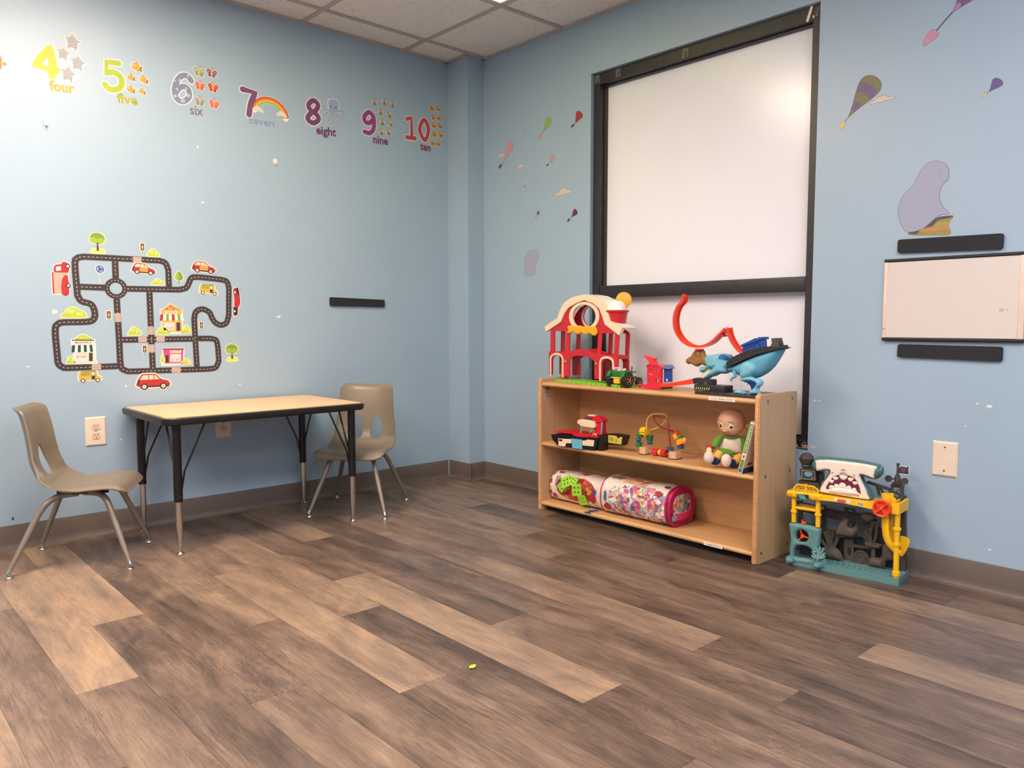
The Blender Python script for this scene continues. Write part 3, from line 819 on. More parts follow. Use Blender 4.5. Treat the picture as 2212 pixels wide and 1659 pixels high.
# scratch on the back panel
# label strips, stuck on
STRIP = M('label_tape', (240, 232, 222), 0.45, var=0.02); INK = M('black_ink', (28, 24, 24), 0.5)
def shelf_label(z, a0, a1, h, txt, label):
    b = MB(); b.obox(SF, a0, a1, z-h/2, z+h/2, .0022, .0032, STRIP)
    b.text(txt, SF, a0+(a1-a0)*.08, z-h*.24, INK, width=(a1-a0)*.84, height=h*.50, d=.0036, bold=0.0)
    return b.build('label_strip', None, label, 'label')
l1 = (-1.7465,0.6324); l2 = (-1.6274,0.6282)
shelf_label(.6285, l1[0], l2[0], .0135, 'AIYAN  WORK SYSTEM', 'white label strip reading work system, stuck on the top board edge')
l1 = (-1.7567,0.0113); l2 = (-1.6706,0.0152)
shelf_label(.0365, l1[0], l2[0], .013, 'CAUSE EFFECT', 'white label strip reading cause effect, stuck on the bottom board edge')
# warning sticker and seal inside the left upright
IFR = FR(0, SY1-.021, 1, 0)
b = MB(); b.obox(IFR, SX0+.020, SX0+.068, .552, .594, .0002, .0006, M('pale_warning_paper', (196, 176, 158), 0.6, var=.02))
b.prism([(SX0+.024, .584), (SX0+.034, .584), (SX0+.029, .592)], IFR, .0006, .0009, INK)
b.text('WARNING', IFR, SX0+.037, .5845, INK, width=.027, d=.0009, bold=.02)
for k in range(6): b.obox(IFR, SX0+.024, SX0+(.064 if k % 3 else .055), .5785-k*.0042, .5798-k*.0042, .0006, .0008, M('faded_print', (140, 118, 100), 0.6))
b.build('warning_sticker', None, 'small pale warning sticker inside the left upright of the shelf', 'sticker')
b = MB(); b.prism(circ(SX0+.044, .609, .0115, .0085, 24), IFR, .0002, .0006, M('brown_seal', (110, 66, 40), 0.5)); b.prism(circ(SX0+.044, .609, .008, .0055, 20), IFR, .0006, .0008, M('brown_seal_centre', (150, 104, 68), 0.5))
b.build('oval_seal', None, 'small brown oval seal above the warning sticker', 'sticker')

# ================================================================== WALL FIXTURES
def outlet(p0, p1, label, hidden=False):
    (a0, z1), (a1, z0) = p0, p1
    t = thing('wall_outlet', LW((a0+a1)/2, (z0+z1)/2), label, 'outlet', 'cream duplex outlets')
    b = MB()
    r0 = [(a0, z0), (a1, z0), (a1, z1), (a0, z1)]
    A = [b.bm.verts.new(LW(x, z, 0)) for x, z in r0]; B = [b.bm.verts.new(LW(x, z, .003)) for x, z in r0]; C_ = [b.bm.verts.new(LW(x, z, .006)) for x, z in offset_poly(r0, -.005)]
    for P, Q in ((A, B), (B, C_)):
        for i in range(4): b.face([P[i], P[(i+1) % 4], Q[(i+1) % 4], Q[i]], PLATE)
    b.face(C_, PLATE); b.face(A[::-1], PLATE); b.build('cover_plate', t, sharp=20)
    cx, cz = (a0+a1)/2, (z0+z1)/2
    for s in (1, -1):
        b = MB(); z = cz+s*.0195
        pts = [(cx+.0172*math.cos(q), z+max(-.0142, min(.0142, .0172*math.sin(q)))) for q in [2*PI*k/28 for k in range(28)]]
        b.prism(pts, LW, .003, .0085, M('cream_receptacle', (214, 192, 172), 0.4, var=.02))
        for dx, hh in ((-.0063, .0085), (.0063, .0068)): b.obox(LW, cx+dx-.0012, cx+dx+.0012, z+.0005, z+.0005+hh, .0085, .0087, SCRD)
        b.prism(circ(cx, z-.0075, .0026, n=12), LW, .0085, .0087, SCRD)
        b.build('receptacle', t)
    b = MB(); b.lathe([(.003, 0), (.0028, .001)], LW(cx, cz, .006), SCR, axis=(0, -1, 0), n=12); b.build('screw', t)
outlet((.862, .522), (.943, .397), 'cream duplex power outlet on the blue wall between left chair and table')
outlet((1.424, .502), (1.502, .377), 'cream duplex power outlet half hidden behind the tabletop')
t = thing('blank_wall_plate', RW(-.978, .384), 'blank cream wall plate with two screws, right of the shark playset', 'wall plate')
b = MB(); r0 = [(-1.020, .383), (-.936, .383), (-.936, .508), (-1.020, .508)]
A = [b.bm.verts.new(RW(x, z, 0)) for x, z in r0]; B = [b.bm.verts.new(RW(x, z, .003)) for x, z in r0]; C_ = [b.bm.verts.new(RW(x, z, .007)) for x, z in offset_poly(r0, -.006)]
for P, Q in ((A, B), (B, C_)):
    for i in range(4): b.face([P[i], P[(i+1) % 4], Q[(i+1) % 4], Q[i]], PLATE)
b.face(C_, PLATE); b.face(A[::-1], PLATE); b.build('cover_plate', t, sharp=20)
for z in (.488, .404):
    b = MB(); b.lathe([(.0033, 0), (.003, .0015)], RW(-.978, z, .007), SCR, axis=(-1, 0, 0), n=12); b.obox(RW, -.981, -.975, z-.0005, z+.0005, .0082, .0088, SCRD); b.build('screw', t)

NAVY = M('black_felt_strip', (27, 29, 36), 0.75, var=0.1, scale=200)
def strip(fr, corners, label, name='magnetic_strip'):
    b = MB(); (x0, z0), (x1, z1), (x2, z2), (x3, z3) = corners   # bl, br, tr, tl
    base = rrect(0, 0, 1, 1, .5, 4)
    W = ((x1-x0)+(x2-x3))/2; Hh = ((z3-z0)+(z2-z1))/2; rr = rrect(0, 0, W, Hh, .008, 4)
    pts = []
    for px, pz in rr:
        u, v = px/W, pz/Hh
        pts.append(((1-u)*(1-v)*x0+u*(1-v)*x1+u*v*x2+(1-u)*v*x3, (1-u)*(1-v)*z0+u*(1-v)*z1+u*v*z2+(1-u)*v*z3))
    b.prism(pts, fr, 0, .011, NAVY); return b.build(name, None, label, 'wall strip')
strip(LW, [(2.050, 1.020), (2.388, 1.017), (2.389, 1.058), (2.051, 1.066)], 'short black rounded strip alone on the blue left wall')
strip(RW, [(-1.1644,1.1817),(-0.8274,1.173),(-0.8269,1.2248),(-1.1646,1.2302)], 'black rounded strip right above the small whiteboard')
strip(RW, [(-1.152,0.8026),(-0.8139,0.7978),(-0.8133,0.8476),(-1.1505,0.8504)], 'black rounded strip right below the small whiteboard')
# small whiteboard
WBB = M('cream_whiteboard', (216, 206, 200), 0.3, var=.01); WBR = M('pale_wood_rail', (228, 204, 190), 0.4); BLKR = M('black_rail', (28, 28, 34), 0.5)
wb = [(-1.2076,1.1489),(-0.7377,1.1443),(-1.2076,0.87),(-0.7671,0.8655)]
t = thing('whiteboard', RW((wb[0][0]+wb[3][0])/2, .87), 'small cream whiteboard with black top and bottom rails at the right edge', 'whiteboard')
a0, a1, zb_, zt_ = wb[2][0], wb[3][0]+.012, .871, 1.153
b = MB(); b.obox(RW, a0+.012, a1-.012, zb_+.004, zt_-.004, .0, .012, WBB); 
m0 = (-0.8213,0.9699); b.stroke(circ(m0[0], m0[1], .006, .0035, 10), .0012, RW, .012, .0124, INK); b.stroke([(m0[0]+.012, m0[1]), (m0[0]+.019, m0[1]+.0005)], .0012, RW, .012, .0124, INK)
b.build('board', t)
b = MB(); b.obox(RW, a0, a0+.014, zb_, zt_, 0, .014, WBR, .002); b.lathe([(.0022, 0), (.002, .0008)], RW(a0+.006, zb_+.035, .014), SCRD, axis=(-1, 0, 0), n=10); b.build('side_rail', t)
b = MB(); b.obox(RW, a1-.018, a1, zb_, zt_, 0, .014, WBR, .002); b.build('side_rail', t)
b = MB(); b.obox(RW, a0-.001, a1+.003, zt_-.004, zt_+.008, 0, .016, BLKR, .004); b.build('top_rail', t)
b = MB(); b.obox(RW, a0-.001, a1+.003, zb_-.009, zb_+.004, 0, .016, BLKR, .004); b.build('bottom_rail', t)

# adhesive hooks on the left wall
def hook(p, label):
    a, z = p
    t = thing('adhesive_hook', LW(a, z-.014), label, 'hook', 'white adhesive hooks on the left wall')
    b = MB(); b.prism([(a-.010, z+.012), (a+.011, z+.012), (a+.010, z-.008), (a+.003, z-.014), (a-.004, z-.014), (a-.010, z-.007)], LW, 0, .005, WHITE); b.build('base', t)
    b = MB(); b.tube([tuple(LW(a, z-.010, .005)), tuple(LW(a, z-.020, .008)), tuple(LW(a, z-.026, .015)), tuple(LW(a, z-.020, .020))], .0016, CHROME, 8); b.build('metal_hook', t)
hook((0.7674,1.7541), 'white adhesive hook on the wall below the green four sticker')
hook((1.7638,1.7313), 'white adhesive hook on the wall below the word seven')
# clear hooks on the window frame
CLEAR = M('clear_acrylic', (150, 148, 152), 0.12, var=0.02, alpha=0.35, spec=0.6)
def clear_hook(p, label):
    a, z = p
    t = thing('clear_hook', WF(a, z-.02), label, 'hook', 'clear hooks along the top of the window frame')
    b = MB(); b.prism(rrect(a-.016, z-.020, a+.016, z+.022, .006), WF, 0, .002, CLEAR); b.build('clear_base', t)
    b = MB(); b.tube([tuple(WF(a-.008, z+.010, .002)), tuple(WF(a, z+.006, .006)), tuple(WF(a+.008, z+.012, .002))], .0018, CHROME, 8)
    b.tube([tuple(WF(a, z+.007, .006)), tuple(WF(a, z-.018, .012)), tuple(WF(a, z-.020, .018))], .0024, CHROME, 8); b.build('metal_hook', t)
clear_hook((-2.6539,2.1416), 'clear hook at the top left corner of the black window frame')
clear_hook((-2.5192,2.1418), 'clear hook on the window frame header, next to its left corner')
clear_hook((-2.1287,2.1381), 'clear hook in the middle stretch of the window frame header')
clear_hook((-1.5053,2.1414), 'clear hook at the top right corner of the black window frame')
p = [(-1.5362,2.1644),(-1.5517,2.1124)]
b = MB(); b.stroke([(p[0][0], p[0][1]), (p[1][0], p[1][1]+.006)], .011, WF, 0, .003, M('adhesive_strip', (236, 226, 216), 0.5))
b.build('adhesive_tab', None, 'white adhesive strip left on the window header near its right corner', 'adhesive strip')
p = (-1.5274,2.1267)
b = MB(); b.prism(circ(p[0], p[1], .005, .006, 14), WF, 0, .0015, M('yellowed_tab', (196, 180, 152), 0.5)); b.build('adhesive_dot', None, 'tiny yellowed adhesive dot beside the long white adhesive strip', 'adhesive')
# sea creature border strip at the foot of the window frame
b = MB(); z0, z1 = WZ0+.004, WZ0+.043
b.obox(WF, -WY0-.17, -WY0-.003, z0, z1, 0.0003, .0010, M('black_border_paper', (16, 18, 26), 0.5))
BR = M('border_coral', (222, 160, 96), 0.5, var=.3, scale=90); BG = M('border_seagreen', (150, 196, 180), 0.5); BW = M('border_white', (200, 200, 198), 0.5); BB = M('border_teal', (96, 132, 150), 0.5)
for k in range(4):
    a = -WY0-.022-k*.042
    b.prism(cr([(a-.013, z0+.010), (a-.004, z0+.018), (a+.006, z0+.016), (a+.013, z0+.009), (a+.007, z0+.003), (a-.006, z0+.002)], 4, True), WF, .001, .0014, BR)
    b.stroke(cr([(a-.016, z0+.014), (a-.010, z0+.022), (a-.001, z0+.026), (a+.006, z0+.022)], 4), .0025, WF, .001, .0013, BG)
for k in range(12): b.prism(circ(-WY0-.010-k*.011, z1-.005-.002*(k % 2), .0018, n=8), WF, .001, .0013, BW)
b.obox(WF, -WY0-.17, -WY0-.003, z0, z0+.0035, .001, .0013, BB)
b.build('border_strip', None, 'black paper border strip with orange sea creatures along the foot of the window frame', 'border')
# yellow green crumb on the floor
b = MB(); b.ball((1.278, 1.568, .004), (.011, .008, .004), M('yellow_green_crumb', (196, 208, 70), 0.5, var=.2, scale=300), nu=10, nv=6); b.ball((1.286, 1.572, .003), (.007, .005, .003), M('yellow_green_crumb', (196, 208, 70), 0.5), nu=10, nv=6)
b.build('floor_crumb', None, 'small yellow-green crumb alone on the plank floor', 'crumb')

# ================================================================== WALL STICKERS
def C(name, rgb): return M('sticker_'+name, rgb, 0.5, var=0.04, scale=60)
SW = C('white_border', (240, 236, 226))
def sticker(name, label, cat='sticker', group=None): 
    return lambda b: b.build(name, None, label, cat, group)
def outline_of(P, k): return offset_poly(P, k)
E1, E2, E3, E4, E5 = .0003, .0006, .0009, .0012, .0015
# ---- digits
def digit(label, strokes, w, mat, fr=LW, border=.004, extra=None, fills=()):
    b = MB()
    for i, st in enumerate(strokes):
        b.stroke(st, w+border*2, fr, 0, E1+i*.00004, SW)
        b.stroke(st, w, fr, E1+.0001, E2+i*.00004, mat)
    if extra: extra(b)
    return b.build('number_sticker', None, label, 'sticker', 'number stickers on the left wall')
D4 = [cr([(0.7944,2.054),(0.7654,2.0148),(0.7409,1.9746)], 4)+[(0.8143,1.9717)], [(0.7944,2.054),(0.7997,2.0295),(0.8022,1.9879),(0.7983,1.9471)]]
digit('large yellow-green number 4 sticker', D4, .030, C('olive_yellow', (196, 186, 62)))
digit('large green number 5 sticker', [[(1.0547,2.0523),(1.008,2.048),(1.0038,1.9996)]+cr([(1.0038,1.9996),(1.0321,2.0105),(1.0619,1.9945),(1.063,1.96),(1.0386,1.9378),(1.0107,1.9373),(0.9983,1.951)], 4)], .025, C('lime', (158, 180, 52)))
def dots6(b):
    for q, r in (((1.352,2.0622), .006), ((1.3134,2.0334), .006), ((1.2925,2.0265), .004), ((1.2901,1.9587), .007), ((1.299,1.9915), .005), ((1.3491,1.9725), .008), ((1.3411,2.0024), .005)):
        b.prism(circ(q[0], q[1], r, n=14), LW, E2, E3, C('pale_dot', (176, 186, 208)))
    q = (1.3234,1.9441); b.prism(circ(q[0], q[1], .011, .009, n=16), LW, E2, E3, C('sky_dot', (150, 182, 214)))
digit('large grey-blue spotted number 6 sticker', [cr([(1.3646,2.0412),(1.3483,2.0599),(1.3193,2.0528),(1.2957,2.0168),(1.2881,1.9738),(1.3,1.9449),(1.326,1.942),(1.3515,1.9651),(1.3515,1.9966),(1.3335,2.0098),(1.3096,1.9988),(1.2933,1.9748)], 4)], .025, C('slate_blue', (124, 130, 164)), extra=dots6)
digit('large purple number 7 sticker', [[(1.6078,2.0513),(1.6713,2.0468)]+cr([(1.6713,2.0468),(1.6479,1.9949),(1.6359,1.9371)], 4)], .028, C('plum', (112, 72, 118)))
digit('large purple number 8 sticker', [cr([(1.9813,2.0692),(2.0079,2.0479),(1.98,2.0101),(1.9526,2.0378)], 6, True)+[], cr([(1.9787,2.0099),(2.0101,1.9825),(1.9775,1.955),(1.9462,1.9742)], 6, True)], .026, C('berry', (116, 62, 112)))
digit('large magenta number 9 sticker', [cr([(2.3382,2.0535),(2.3124,2.0692),(2.2834,2.0439),(2.2856,2.0156),(2.3114,2.0113),(2.3379,2.0361),(2.3382,2.0535),(2.3432,2.0254),(2.3383,1.984),(2.3138,1.958),(2.2819,1.9603)], 4)], .025, C('magenta', (146, 62, 128)))
digit('large red number 10 sticker', [[(2.5609,2.0756),(2.5892,2.0865),(2.5922,1.9772)], [(2.5573,1.9742),(2.6132,1.9769)], cr([(2.6783,2.0915),(2.7085,2.0415),(2.6815,1.9777),(2.6456,2.0312)], 6, True)], .024, C('brick_red', (186, 74, 78)))
# sliver of the next sticker at the left edge of the picture
p = [(0.6029,1.9853),(0.6187,1.9888),(0.6252,1.9768),(0.6248,1.9495),(0.618,1.93),(0.6002,1.9262)]
b = MB(); b.prism(offset_poly(p, .004), LW, 0, E1, SW); b.prism(p, LW, E1, E2, C('orange_three', (210, 128, 70)))
p = (0.633,1.9581); b.stroke([(0.6224,1.9852),(0.6315,1.9691),(0.6338,1.9569)], .004, LW, 0, E1, SW); b.prism(circ(p[0], p[1], .007, .006, n=12), LW, E1, E2, C('orange_three', (210, 128, 70)))
b.build('number_sticker', None, 'orange sticker cut off by the left edge of the picture', 'sticker', 'number stickers on the left wall')
# ---- words
def word(txt, p0, p1, h, rgb, nm):
    b = MB(); w = math.hypot(p1[0]-p0[0], p1[1]-p0[1]); rot = math.atan2(p1[1]-p0[1], p1[0]-p0[0])
    b.text(txt, LW, p0[0], p0[1], SW, width=w, height=h, d=E2+.0002, bold=.045, rot=rot)
    b.text(txt, LW, p0[0], p0[1], C('word_'+txt, rgb), width=w, height=h, d=E3+.0001, bold=.034, rot=rot)
    b.build('word_sticker', None, 'sticker of the word %s in %s letters' % (txt, nm), 'sticker', 'number word stickers')
def wd(txt, q, rgb, nm, hk=1.0):
    (x0, z0), (x1, z1) = q; word(txt, (x0, z0), (x1, z0+(z1-z0)), .040*hk, rgb, nm)
wd('four', [(0.7873,1.8871),(0.8794,1.8912)], (176, 160, 50), 'olive', 1.02)
wd('five', [(1.0437,1.8858),(1.1274,1.8893)], (150, 160, 50), 'green', 1.02)
wd('six', [(1.3543,1.8909),(1.4149,1.8919)], (110, 116, 142), 'grey', .98)
wd('seven', [(1.6342,1.8945),(1.7642,1.8979)], (126, 152, 188), 'pale blue', .66)
wd('eight', [(1.9941,1.904),(2.1088,1.9083)], (98, 52, 110), 'dark purple', 1.05)
wd('nine', [(2.335,1.9091),(2.4303,1.9124)], (112, 50, 112), 'purple', 1.0)
wd('ten', [(2.6472,1.9187),(2.7218,1.9192)], (122, 56, 92), 'dark plum', .92)
# ---- little animals (one mesh made once, copied, each a sticker of its own)
def proto(fn, name):
    b = MB(); fn(b, FR(0, Y0, 1, 0))
    for f_ in b.bm.faces: f_.smooth = False
    bmesh.ops.recalc_face_normals(b.bm, faces=list(b.bm.faces))
    me = bpy.data.meshes.new(name); b.bm.to_mesh(me); b.bm.free()
    for m in b.m: me.materials.append(m)
    me.transform(Matrix.Translation((0, -Y0, 0))); return me
def place(me, name, label, cat, group, p, k, rot, sx=1.0):
    o = bpy.data.objects.new(name, me); COL.objects.link(o); o.location = (p[0], Y0, p[1]); o.scale = (k*sx, 1, k); o.rotation_euler = (0, -rot, 0)
    tag(o, label, cat, group); return o
TG = C('turtle_grey', (154, 158, 166)); THD = C('turtle_head', (170, 166, 140))
def turtle(b, f):   # unit: shell height 1
    body = circ(0, 0, .36, .42, 20); parts = [circ(0, .52, .13, .17, 14), circ(-.38, .20, .16, .08, 10, rot=-.3), circ(.38, .16, .16, .08, 10, rot=.1), circ(-.24, -.42, .08, .14, 10, rot=.3), circ(.26, -.44, .08, .14, 10, rot=-.1)]
    for q in [body]+parts: b.prism(offset_poly(q, .05), f, 0, E1, SW)
    for i, q in enumerate(parts): b.prism(q, f, E1, E2+i*.00002, THD if i == 0 else TG)
    b.prism(body, f, E1, E3, TG); b.prism(circ(.02, .56, .05, .05, 10), f, E2, E3, SW)
tm = proto(turtle, 'turtle_sticker')
for q, k, l in (((0.8791,2.0996), .055, 'topmost grey turtle sticker beside the number 4'), ((0.8422,2.0461), .045, 'smallest grey turtle sticker, close to the top of the number 4'), ((0.8951,2.0175), .052, 'rightmost grey turtle sticker beside the number 4'), ((0.857,1.9641), .052, 'lowest grey turtle sticker, above the word four')):
    place(tm, 'turtle_sticker', l, 'sticker', 'turtle stickers by the number four', q, k, -.1)
FO = C('fish_orange', (232, 158, 50)); FB = C('fish_brown', (128, 78, 66))
def fish(b, f):
    body = circ(-.08, 0, .40, .36, 20); tail = [(.22, -.02), (.50, .20), (.42, -.12), (.56, -.42), (.30, -.30), (.10, -.30)]
    b.prism(offset_poly(body, .06), f, 0, E1, SW); b.prism(offset_poly(tail, .06), f, 0, E1, SW)
    b.prism(tail, f, E1, E2, FB); b.prism(circ(-.06, .28, .18, .13, 12), f, E1, E2, FB); b.prism(body, f, E1, E3, FO)
    b.prism(circ(-.26, .06, .08, n=10), f, E3, E4, SW); b.prism(circ(-.26, .05, .04, n=8), f, E4, E5, INK); b.prism(circ(.04, -.02, .10, .07, 10), f, E3, E4, C('fish_fin', (190, 128, 96))); b.stroke([(-.30, -.14), (-.22, -.20), (-.14, -.17)], .03, f, E3, E4, FB)
fm = proto(fish, 'fish_sticker')
for q, k, l in (((1.1301,2.0537), .046, 'topmost and largest orange fish sticker beside the number 5'), ((1.1051,2.0044), .036, 'orange fish sticker in the middle row, nearer the number 5'), ((1.1575,2.0051), .040, 'orange fish sticker in the middle row, farther from the number 5'), ((1.1022,1.9518), .037, 'orange fish sticker in the bottom row, touching the number 5'), ((1.1483,1.9528), .033, 'smallest orange fish sticker, rightmost in the bottom row')):
    place(fm, 'fish_sticker', l, 'sticker', 'fish stickers by the number five', q, k, -.12)
def butterfly(rgb, nm):
    wm = C('wing_'+nm, rgb); wl_ = C('wing_light_'+nm, tuple(min(255, int(c*1.15+14)) for c in rgb)); bo = C('butterfly_body', (226, 164, 66))
    def fn(b, f):
        ws = [circ(-.30, .08, .22, .26, 14, rot=.3), circ(.30, .08, .22, .26, 14, rot=-.3), circ(-.20, -.28, .16, .18, 12), circ(.20, -.28, .16, .18, 12)]
        for w in ws: b.prism(offset_poly(w, .035), f, 0, E1, C('white_border', (0, 0, 0)))
        for w in ws: b.prism(w, f, E1, E2, wm)
        for s in (-1, 1): b.prism(circ(s*.30, .08, .11, .13, 12), f, E2, E3, wl_)
        b.prism(circ(0, -.08, .07, .34, 12), f, E2, E4, bo); b.prism(circ(0, .32, .11, .11, 12), f, E2, E4, bo)
        for s in (-1, 1): b.stroke([(s*.04, .42), (s*.10, .54), (s*.17, .58)], .02, f, 0, E2, INK)
    return fn
BT = {k: proto(butterfly(v, k), 'butterfly_sticker') for k, v in {'green': (140, 160, 124), 'mauve': (136, 86, 122), 'coral': (212, 92, 76), 'red': (186, 58, 50), 'grey': (128, 134, 140), 'pink': (214, 98, 100)}.items()}
for q, k, n, l in (((1.4025,2.0912), .050, 'green', 'green-winged butterfly sticker above the number 6'), ((1.4612,2.0972), .046, 'mauve', 'mauve butterfly sticker at the top right of the six group'), ((1.4036,2.028), .043, 'coral', 'coral butterfly sticker in the middle row by the number 6'), ((1.4647,2.0322), .046, 'red', 'dark red butterfly sticker in the middle row'), ((1.4008,1.9559), .044, 'grey', 'grey-winged butterfly sticker above the word six'), ((1.4679,1.9577), .046, 'pink', 'pinkish red butterfly sticker at the bottom right of the six group')):
    place(BT[n], 'butterfly_sticker', l, 'sticker', 'butterfly stickers by the number six', q, k, -.1)
# rainbow
cx, cz = (1.744,1.9498)
b = MB(); arc = lambda r, t: (cx+r*.098*math.cos(t)+.010*math.sin(t), cz+r*.088*math.sin(t)-.012*math.cos(t))
def band(r, w, m, d0, d1): b.stroke([arc(r, PI-.12-k*(PI-.34)/24) for k in range(25)], w, LW, d0, d1, m)
band(.84, .036, SW, 0, E1)
for r, rgb in ((.97, (200, 82, 58)), (.88, (222, 132, 60)), (.79, (228, 186, 80)), (.70, (150, 180, 84))): band(r, .0085, C('rainbow%d' % int(r*100), rgb), E1, E2)
for q in ((1.6829,1.9677), (1.8062,1.9649)):
    for i_, (dx, dz, r) in enumerate(((-.018, 0, .011), (-.004, .007, .014), (.010, .002, .012), (.020, -.004, .008))): b.prism(circ(q[0]+dx, q[1]+dz, r, r*.85, 14), LW, E2+.0002, E3+.0002+.00005*i_, C('cloud_cream', (224, 214, 206)))
b.build('rainbow_sticker', None, 'rainbow sticker with two clouds beside the number 7', 'sticker')
# octopus
OC = C('octopus_blue', (128, 140, 186)); OL = C('octopus_light', (150, 166, 206))
b = MB(); head = cr([(2.0667,2.0836),(2.0923,2.0967),(2.1209,2.0909),(2.1267,2.0613),(2.1198,2.0377),(2.1004,2.0259),(2.075,2.0298),(2.068,2.0534)], 4, True)
legs = [[(2.0816,2.0392),(2.053,2.0314),(2.0406,2.0374),(2.041,2.054)], [(2.0814,2.0309),(2.0559,2.0197),(2.0462,2.0053),(2.0337,2.007)], [(2.0845,2.0259),(2.0746,2.0075),(2.071,1.9902),(2.0581,1.9769)], [(2.0889,2.0239),(2.0871,1.9985),(2.0931,1.9829),(2.0877,1.968)], [(2.0972,2.0253),(2.103,2.0013),(2.1188,1.9872),(2.1152,1.9726)], [(2.1036,2.0282),(2.1192,2.0097),(2.1448,1.9973),(2.1561,1.9823)], [(2.1082,2.0329),(2.129,2.017),(2.1483,2.0119),(2.1591,1.9997)], [(2.1134,2.0366),(2.1328,2.0428),(2.1523,2.0463),(2.1552,2.03),(2.1454,2.0266)]]
for i, l in enumerate(legs): b.stroke(cr(l, 4), .0075, LW, 0, E1+i*.00003, SW); b.stroke(cr(l, 4), .0056, LW, E2-.0001, E2+i*.00003, OC)
b.prism(offset_poly(head, .003), LW, 0, E1, SW); b.prism(head, LW, E1, E3, OL)
for q in ((2.0801,2.0584), (2.1087,2.0569)): b.prism(circ(q[0], q[1], .0035, n=10), LW, E3, E4, INK)
for q in ((2.0742,2.0507), (2.1137,2.0506)): b.prism(circ(q[0], q[1], .0035, n=10), LW, E3, E4, C('cheek', (206, 120, 140)))
b.stroke(cr([(2.0882,2.0499),(2.0957,2.0479),(2.1034,2.0504)], 4), .0016, LW, E3, E4, INK)
b.build('octopus_sticker', None, 'smiling light blue octopus sticker beside the number 8', 'sticker')
# bees
BY = C('bee_yellow', (206, 158, 62)); BK = C('bee_dark', (84, 66, 44)); BWg = C('bee_wing', (198, 204, 206))
def bee(b, f):
    b.prism(circ(-.25, .06, .16, .24, 12, rot=.5), f, 0, E1, BWg); b.prism(circ(.25, .06, .16, .24, 12, rot=-.5), f, 0, E1, BWg)
    b.prism(circ(0, -.12, .20, .36, 16), f, E1, E2, BY); b.prism(circ(0, .28, .17, .15, 14), f, E1, E3, BY)
    for z in (-.02, -.17, -.32): b.stroke([(-.16, z), (0, z-.03), (.16, z)], .07, f, E2, E3, BK)
    for s in (-1, 1): b.stroke([(s*.05, .40), (s*.12, .50)], .03, f, E1, E2, BK)
bmh = proto(bee, 'bee_sticker')
bees = [((2.3477,2.1275), .040, .1, 'bee sticker in the top row, first from the left, above the number 9'), ((2.4106,2.1409), .040, 0, 'bee sticker in the middle of the top row'), ((2.4652,2.1376), .040, 0, 'bee sticker last in the top row, nearest the pillar'), ((2.3865,2.0835), .040, 0, 'upright bee sticker just right of the top of the number 9'), ((2.44,2.0771), .037, .55, 'tilted bee sticker alone on the right of the second row'),
        ((2.3961,2.0285), .040, 0, 'upright bee sticker in the third row beside the 9'), ((2.4463,2.0282), .036, 1.0, 'bee sticker lying on its side in the third row'), ((2.3868,1.9755), .037, .5, 'tilted bee sticker in the bottom row, above the word nine'), ((2.4342,1.982), .040, .4, 'striped tilted bee sticker at the bottom right of the nine group')]
for q, k, r, l in bees: place(bmh, 'bee_sticker', l, 'sticker', 'bee stickers by the number nine', q, k, r)
DK = C('duck_yellow', (208, 150, 60)); DO = C('duck_orange', (180, 104, 50))
def duck(b, f):
    for w in (circ(0, -.14, .34, .26, 16), circ(-.10, .20, .19, .19, 14)): b.prism(offset_poly(w, .04), f, 0, E1, SW)
    b.prism(circ(0, -.14, .34, .26, 16), f, E1, E2, DK); b.prism([(.20, -.05), (.40, .08), (.32, -.22)], f, E1, E2, DK); b.prism(circ(-.10, .20, .19, .19, 14), f, E1, E3, DK)
    b.prism([(-.26, .22), (-.40, .14), (-.24, .12)], f, E2, E3, DO); b.prism(circ(.06, -.12, .16, .10, 12), f, E2, E3, DO)
dm = proto(duck, 'duck_sticker')
dr = ['first', 'second', 'third', 'fourth', 'last']
dk = [[(2.7308,2.168),(2.7777,2.1735)], [(2.7419,2.1178),(2.7851,2.1222)], [(2.7453,2.0722),(2.7901,2.0766)], [(2.7487,2.0233),(2.7944,2.0263)], [(2.7364,1.972),(2.7812,1.9738)]]
for i, row in enumerate(dk):
    for j, q in enumerate(row): place(dm, 'duck_sticker', 'yellow duck sticker in the %s row from the top, %s column' % (dr[i], ('left', 'right')[j]), 'sticker', 'duck stickers by the number ten', q, .046, -.05, -1 if (i in (1, 4) and j == 1) else 1)

# ---- road map sticker
RD = M('road_black', (56, 48, 50), 0.55, var=.06); LN = M('road_line', (214, 204, 198), 0.5); RW_ = .0245
b = MB()
def R(pts, closed=False, n=5): return cr(pts, n, closed)
roads = []
roads.append(([(0.9975,0.7399)]+[(0.81,0.7394)]+R([(0.7921,0.7401),(0.7729,0.7566),(0.7691,0.788)], n=5)+R([(0.7691,0.788),(0.7659,0.8995),(0.778,0.9261),(0.802,0.9328),(0.887,0.9351),(0.9143,0.9465),(0.9196,0.9762),(0.9065,1.0103),(0.87,1.0232),(0.8556,1.0477)], n=6)+R([(0.8556,1.0477),(0.8512,1.1774),(0.8611,1.2047),(0.8858,1.2128)], n=6)+[(1.1931,1.2124)]+R([(1.1931,1.2124),(1.2205,1.2029),(1.2325,1.1722)], n=5)+[(1.2332,1.0975)]))
roads.append([(0.8705,1.0841), (0.9615,1.0832)])
roads.append([(1.0089,1.199), (1.0089,1.1299)])
